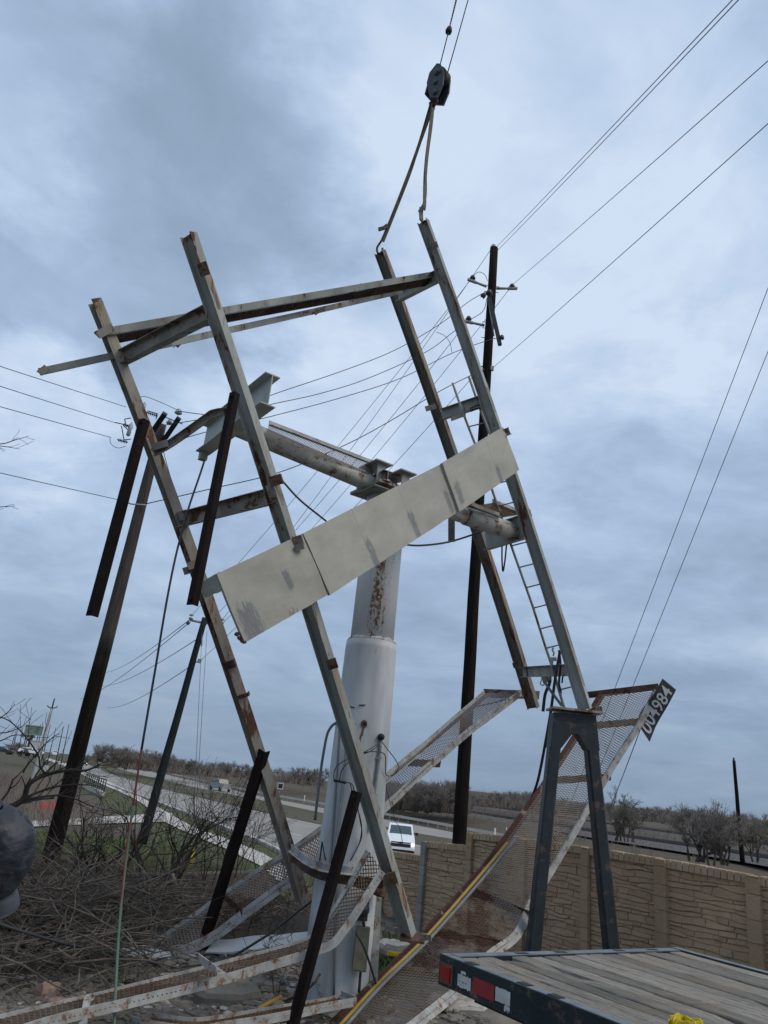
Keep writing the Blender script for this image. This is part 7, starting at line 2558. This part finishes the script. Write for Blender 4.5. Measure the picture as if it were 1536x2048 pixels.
shrub(345, 1760, 14.6, 1.9, 5, 0.65, 33, 'twiggy shrub right of the tag line under the dark green pole', r=0.028)
shrub(130, 1770, 13.2, 1.7, 5, 0.8, 34, 'low tangled shrub at the foot of the left pole', r=0.028, lean=(-0.2, 0))
shrub(462, 1745, 14.2, 1.5, 4, 0.4, 35, 'thin upright sapling left of the leaning brace', r=0.013)
shrub(500, 1735, 14.0, 1.4, 3, 0.35, 36, 'thin sapling right of the leaning brace', r=0.012)
shrub(420, 1760, 14.0, 1.7, 4, 0.5, 37, 'slender bare sapling by the yellow guards', r=0.014)
shrub(560, 1850, 11.2, 1.0, 3, 0.4, 38, 'small twiggy plant in front of the fallen white sheet', r=0.009)
shrub(490, 1885, 10.6, 0.7, 3, 0.4, 39, 'small twiggy plant over the left part of the fallen white sheet', r=0.008)
shrub(575, 1985, 8.9, 0.7, 3, 0.35, 40, 'thin dry stems left of the column foot', r=0.008, mat=M_BARK)
shrub(190, 1760, 14.0, 1.6, 4, 0.8, 42, 'bushy bare shrub between the left pole and the tag line', r=0.026)
# boughs reaching in from a tree beyond the left edge
lt_ = thing('bare_tree', 'bare tree beyond the left edge reaching long dark boughs over the scrub', 'tree', V(-6.6, 8.2, ground_z(-6.6, 8.2)))
a, b = MB(), MB()
tb_ = V(-6.6, 8.2, ground_z(-6.6, 8.2) - 0.2)
rr_ = random.Random(77)
def bough(px, D_, r0, r1, seed):
    pts = smooth_poly([at(x, y, D_ + 0.002 * x) for x, y in px], 4)
    n = len(pts)
    a.tube(pts, [lerp(r0, r1, i / (n - 1)) for i in range(n)], 6, caps=False)
    q_ = random.Random(seed)
    for i in range(3, n, 2):
        d = (pts[i] - pts[i - 1]).normalized()
        ax = d.orthogonal().normalized()
        ax.rotate(Matrix.Rotation(q_.uniform(0, 6.28), 3, d))
        grow([a, b], pts[i], (d + ax * 0.8).normalized(), q_.uniform(0.2, 0.5) * (1 if r0 > 0.012 else 0.5), lerp(r0, r1, i / (n - 1)) * 0.5, 1 if r0 > 0.012 else 0, 0.7, q_, 0.05, 4, 0.0026, (1, 3), 0.25)
def limb(pts, r0, r1):
    pts = smooth_poly([Vector(p) for p in pts], 6)
    pts = [p + V(mnoise.noise(p * 1.5), mnoise.noise(p * 1.5 + V(7, 0, 0)), 0) * 0.04 for p in pts]
    a.tube(pts, [lerp(r0, r1, i / (len(pts) - 1)) for i in range(len(pts))], 8)
    return pts
limb([tb_, V(-6.5, 8.25, 1.2), V(-6.2, 8.3, 1.9), at(-120, 1660, 8.8)], 0.13, 0.045)
trunk_ = limb([V(-6.45, 8.25, 1.0), V(-6.7, 8.2, 2.2), V(-6.75, 8.1, 3.6), V(-7.1, 8.0, 5.0), V(-7.2, 8.1, 6.2)], 0.11, 0.03)
for k in range(4, len(trunk_), 2):
    g_ = rr_.uniform(1.8, 4.4)
    grow([a, b], trunk_[k], V(math.cos(g_), math.sin(g_), 0.7).normalized(), rr_.uniform(0.8, 1.4), 0.04, 4, 0.7, rr_, 0.05, 5, 0.004, (2, 4), 0.28)
bough([(-120, 1660), (3, 1621), (45, 1599), (59, 1567), (94, 1549), (141, 1540), (172, 1541), (203, 1527)], 8.8, 0.045, 0.010, 1)
bough([(47, 1598), (75, 1585), (109, 1574), (153, 1569), (190, 1572)], 8.8, 0.017, 0.006, 2)
bough([(50, 1599), (82, 1594), (117, 1591), (150, 1598), (187, 1614)], 8.8, 0.018, 0.006, 3)
bough([(92, 1549), (80, 1532), (76, 1510), (50, 1472), (19, 1442), (-10, 1431)], 8.8, 0.013, 0.005, 4)
bough([(46, 1546), (55, 1530), (87, 1492), (105, 1475), (119, 1467)], 8.8, 0.011, 0.004, 5)
limb([V(-6.7, 8.2, 2.4), V(-6.0, 8.3, 3.1), at(-200, 1400, 8.6), at(-60, 1445, 8.6)], 0.06, 0.012)
bough([(-60, 1445), (-10, 1440), (15, 1425), (30, 1408)], 8.6, 0.010, 0.003, 6)
bough([(-60, 1450), (0, 1466), (40, 1455), (62, 1436)], 8.6, 0.010, 0.003, 7)
bough([(-60, 1500), (0, 1482), (30, 1470), (70, 1474)], 8.6, 0.010, 0.003, 8)
limb([V(-6.75, 8.1, 3.6), at(-220, 1050, 8.6), at(-150, 910, 8.6), at(-60, 885, 8.6)], 0.05, 0.010)
bough([(-60, 885), (0, 888), (30, 880), (58, 872)], 8.6, 0.008, 0.0025, 9)
bough([(-60, 890), (0, 892), (40, 898)], 8.6, 0.007, 0.0025, 10)
bough([(-60, 1020), (0, 1014), (30, 1012)], 8.6, 0.007, 0.0025, 11)
bough([(-160, 1050), (-60, 1020)], 8.6, 0.02, 0.007, 12)
a.build('trunk', M_BARKD, lt_)
b.build('crown', M_BARKD, lt_)

# ------------------------------------------------------------------ brush pile, sticks, rubble
rs = random.Random(99)
bp_ = MB()
def heap(x, y):
    return ground_z(x, y)
heapP = []
for _ in range(9500):
    px_ = rs.uniform(-60, 620)
    py_ = rs.uniform(1752, 1985)
    if px_ > 300 and py_ > 1895 - (px_ - 300) * 0.15:
        continue
    if rs.random() > (1.0 if py_ < 1910 else 0.26) * (1.0 if px_ < 350 else 0.42):
        continue
    heapP.append(on_z(px_, py_, 0.0))
hz_ = height_np2(np.array([p.x for p in heapP]), np.array([p.y for p in heapP]))[0]
for p, z_ in zip(heapP, hz_):
    L_ = rs.choice((0.35, 0.5, 0.8, 1.1, 1.7))
    g = rs.uniform(0, 6.283)
    core = math.exp(-((p.x + 3.6) ** 2 / 5.0 + (p.y - 12.6) ** 2 / 8.0))
    zz = z_ + rs.uniform(0.0, 0.16 + 0.75 * core)
    d = V(math.cos(g), math.sin(g), rs.uniform(-0.35, 0.5)).normalized()
    pts = [V(p.x, p.y, zz)]
    for k in range(4):
        d = (d + V(rs.uniform(-1, 1), rs.uniform(-1, 1), rs.uniform(-.7, .6)) * 0.25).normalized()
        q = pts[-1] + d * (L_ / 4)
        q.z = max(q.z, z_ - 0.05)
        pts.append(q)
    r = rs.choice((0.003, 0.004, 0.004, 0.005, 0.007, 0.009, 0.012)) * (1.9 if rs.random() < 0.05 else 1)
    bp_.tube(pts, [r, r, r * 0.85, r * 0.7, r * 0.4], 3 if r < 0.012 else 5, caps=False)
tag(bp_.build('brush_pile', M_STICK), kind='stuff')
# dead leaves caught in and under the sticks
lf = MB()
for p, z_ in list(zip(heapP, hz_))[::2]:
    for k in range(2):
        o_ = V(p.x + rs.gauss(0, .2), p.y + rs.gauss(0, .2), z_ + abs(rs.gauss(0, 0.07)) + 0.01)
        a_ = V(rs.uniform(-1, 1), rs.uniform(-1, 1), rs.uniform(-.5, .5)).normalized() * rs.uniform(0.012, 0.035)
        b_ = V(rs.uniform(-1, 1), rs.uniform(-1, 1), rs.uniform(-.5, .5)).normalized() * rs.uniform(0.008, 0.02)
        lf.face([o_ - a_, o_ + b_, o_ + a_, o_ - b_])
tag(lf.build('dead_leaves', plain('dead_leaf_litter', (0.10, 0.068, 0.042), 0.95, 0.6, 3, bmp=0)), kind='stuff')
# notable loose limbs
for (px, r, lab) in (([(862 * 0 + 345, 1748, 13.0), (352, 1775, 12.8), (346, 1800, 12.7), (356, 1830, 12.6)], 0.032, 'thick upright crooked limb standing in the brush near the fallen catwalk'),
                    ([(30, 1850, 9.8), (70, 1858, 9.7), (100, 1849, 9.6)], 0.016, 'pale broken limb end in the left of the brush pile'),
                    ([(185, 1873, 10.6), (205, 1892, 10.4), (212, 1905, 10.3)], 0.032, 'short thick pale limb in the middle of the brush pile'),
                    ([(120, 1905, 9.8), (134, 1915, 9.7), (142, 1930, 9.6)], 0.028, 'short thick limb in the lower brush pile'),
                    ([(0, 1965, 8.2), (12, 1962, 8.2)], 0.045, 'sawn pale limb end at the left edge on the ground')):
    pts = smooth_poly([at(*q) for q in px], 4)
    tag(MB().tube(pts, [r * (1 - 0.3 * i / len(pts)) for i in range(len(pts))], 8).build('loose_limb', M_STICK, origin=pts[0]), lab, 'limb')
# rubble
rb2 = MB()
for _ in range(2600):
    px_ = rs.uniform(-40, 1010)
    py_ = rs.uniform(1885, 2075)
    if px_ < 420 and py_ < 1925:
        continue
    if rs.random() < 0.35:
        px_ = rs.uniform(0, 560)
        py_ = rs.uniform(1950, 2060)
    p = on_z(px_, py_, 0.0)
    s_ = abs(rs.gauss(0, 0.032)) + 0.012
    random.seed(rs.random())
    rb2.ball(V(p.x, p.y, ground_z(p.x, p.y) + s_ * 0.2), s_ * rs.uniform(0.8, 1.6), s_ * rs.uniform(0.7, 1.4), s_ * rs.uniform(0.4, 0.8), 6, 0.22)
tag(rb2.build('rubble', M_ROCK), kind='stuff')
rb3 = MB()
for _ in range(420):
    p = on_z(rs.uniform(0, 800), rs.uniform(1930, 2060), 0.0)
    s_ = abs(rs.gauss(0, 0.02)) + 0.012
    rb3.ball(V(p.x, p.y, ground_z(p.x, p.y) + s_ * 0.3), s_ * rs.uniform(0.8, 1.7), s_, s_ * 0.6, 6, 0.25)
tag(rb3.build('pale_chips', M_ROCKW), kind='stuff')
def slab(x, y, w_, l_, h_, lab, mat=M_ROCK, rz=0.3, tilt=0.1):
    p = on_z(x, y, 0.0)
    p.z = ground_z(p.x, p.y)
    random.seed(int(x * 7 + y))
    n = 16
    vs, fs = [], []
    ra_ = [rnd(0.72, 1.12) for _ in range(n)]
    for lv, (zz, k) in enumerate(((-0.1, 1.0), (h_ * 0.55, 1.02), (h_ * 0.95, 0.92), (h_, 0.6), (h_ * 1.03, 0.25))):
        for j in range(n):
            g = 2 * math.pi * j / n
            q = V(math.cos(g) * w_ * ra_[j] * k, math.sin(g) * l_ * ra_[j] * k, zz * rnd(0.82, 1.15))
            q.rotate(Matrix.Rotation(tilt, 3, 'X'))
            q.rotate(Matrix.Rotation(rz, 3, 'Z'))
            vs.append(p + q)
    m = 5
    for i in range(m - 1):
        for j in range(n):
            fs.append((i * n + j, i * n + (j + 1) % n, (i + 1) * n + (j + 1) % n, (i + 1) * n + j))
    fs.append(tuple((m - 1) * n + j for j in range(n)))
    return tag(MB().grid(vs, fs).build('broken_slab', mat, origin=p), lab, 'slab', 'broken slabs on the ground')
slab(455, 2006, 0.42, 0.30, 0.12, 'largest broken grey slab, left of the column foot')
slab(478, 1983, 0.30, 0.22, 0.08, 'flat dark slab under the near catwalk')
slab(405, 1998, 0.25, 0.2, 0.09, 'rounded slab below the near catwalk at the left', rz=1.0)
slab(782, 1903, 0.30, 0.22, 0.16, 'pale lump of concrete right of the column under the front upright', M_ROCKW)
slab(740, 1885, 0.28, 0.2, 0.12, 'grey slab beside the electric box', rz=0.8)
slab(95, 1985, 0.13, 0.10, 0.12, 'pinkish stone by the near catwalk at the left', M_ROCKP)
slab(120, 2002, 0.18, 0.06, 0.06, 'long pinkish stone behind the near catwalk', M_ROCKP, 0.1)
slab(800, 1915, 0.45, 0.3, 0.10, 'broad dark slab below the foot plate', rz=0.2)
slab(935, 2030, 0.55, 0.35, 0.12, 'pale slab beneath the trailer corner', M_ROCKW, 0.5)
slab(985, 2045, 0.6, 0.4, 0.10, 'grey slab at the bottom edge under the trailer', rz=0.2)
# weeds by the column
wd = MB()
for _ in range(2600):
    x, y = (rs.gauss(752, 26), rs.gauss(1918, 28)) if rs.random() < 0.75 else (rs.uniform(690, 860), rs.uniform(1850, 1990))
    p = on_z(x, y, 0.0)
    p.z = ground_z(p.x, p.y)
    for k in range(2):
        h = rs.uniform(0.03, 0.11)
        d_ = V(rs.uniform(-.9, .9), rs.uniform(-.9, .9), 1).normalized()
        s_ = V(rs.uniform(-1, 1), rs.uniform(-1, 1), 0).normalized() * rs.uniform(0.010, 0.022)
        wd.face([p, p + d_ * h * 0.6 - s_, p + d_ * h, p + d_ * h * 0.6 + s_])
tag(wd.build('weeds', M_WEED), kind='stuff')
# white sheets fallen on the ground
def ground_sheet(px, lab, mat=M_SHEET):
    pts = [at(*q) for q in px]
    n = 18
    A_ = dense(pts[:len(pts) // 2], n, 3)
    B_ = dense(pts[len(pts) // 2:][::-1], n, 3)
    vs = []
    m = 6
    for a_, b_ in zip(A_, B_):
        for j in range(m + 1):
            q = a_.lerp(b_, j / m)
            q = q + V(0, 0, 0.02 * mnoise.noise(q * 3))
            vs.append(q)
    mb = MB()
    fs = [(i * (m + 1) + j, (i + 1) * (m + 1) + j, (i + 1) * (m + 1) + j + 1, i * (m + 1) + j + 1) for i in range(n - 1) for j in range(m)]
    mb.grid(vs, fs, True)
    mb.grid([v - V(0, 0.006, 0.012) for v in vs], fs, True)
    return tag(mb.build('fallen_sheet', mat, origin=pts[0]), lab, 'sheet')
ground_sheet([(410, 1905, 10.0), (500, 1900, 9.9), (616, 1880, 9.75), (616, 1862, 9.9), (500, 1874, 10.2), (428, 1880, 10.3)], 'long dirty white sheet lying behind the near catwalk left of the column')
ground_sheet([(236, 1893, 10.35), (262, 1912, 10.0), (345, 1918, 9.9), (395, 1886, 10.3), (300, 1892, 10.4), (240, 1888, 10.45)], 'crumpled pale sheet at the low end of the grey-railed catwalk')
for (x0, y0, x1, y1, D0, D1, w_, lab, m__) in ((800, 1904, 848, 1900, 10.4, 10.4, 0.04, 'thin grey bar lying on the ground right of the weeds', M_GALV), (486, 2000, 522, 2008, 8.9, 8.8, 0.035, 'short grey bar on the rubble left of the column foot', M_GALV)):
    a_, b_ = on_z(x0, y0, 0.06), on_z(x1, y1, 0.06)
    tag(MB().prism(rect_prof(w_, w_), [a_, b_], V(0, 0, 1)).build('loose_bar', m__, origin=a_), lab, 'bar')
yg = on_z(790, 1914, 0.05)
yy = MB()
for k in range(5):
    path = [yg + V(-0.12 + 0.05 * t + 0.01 * k, 0.02 * math.sin(t * 2 + k), 0.02 + 0.03 * abs(math.sin(t + k))) for t in np.linspace(0, 4.5, 10)]
    yy.prism(rect_prof(0.035, 0.006), [Vector(p) for p in path], V(0, 0, 1))
tag(yy.build('yellow_scrap', M_YEL, origin=yg), 'scrap of yellow plastic on the weeds right of the column', 'scrap')
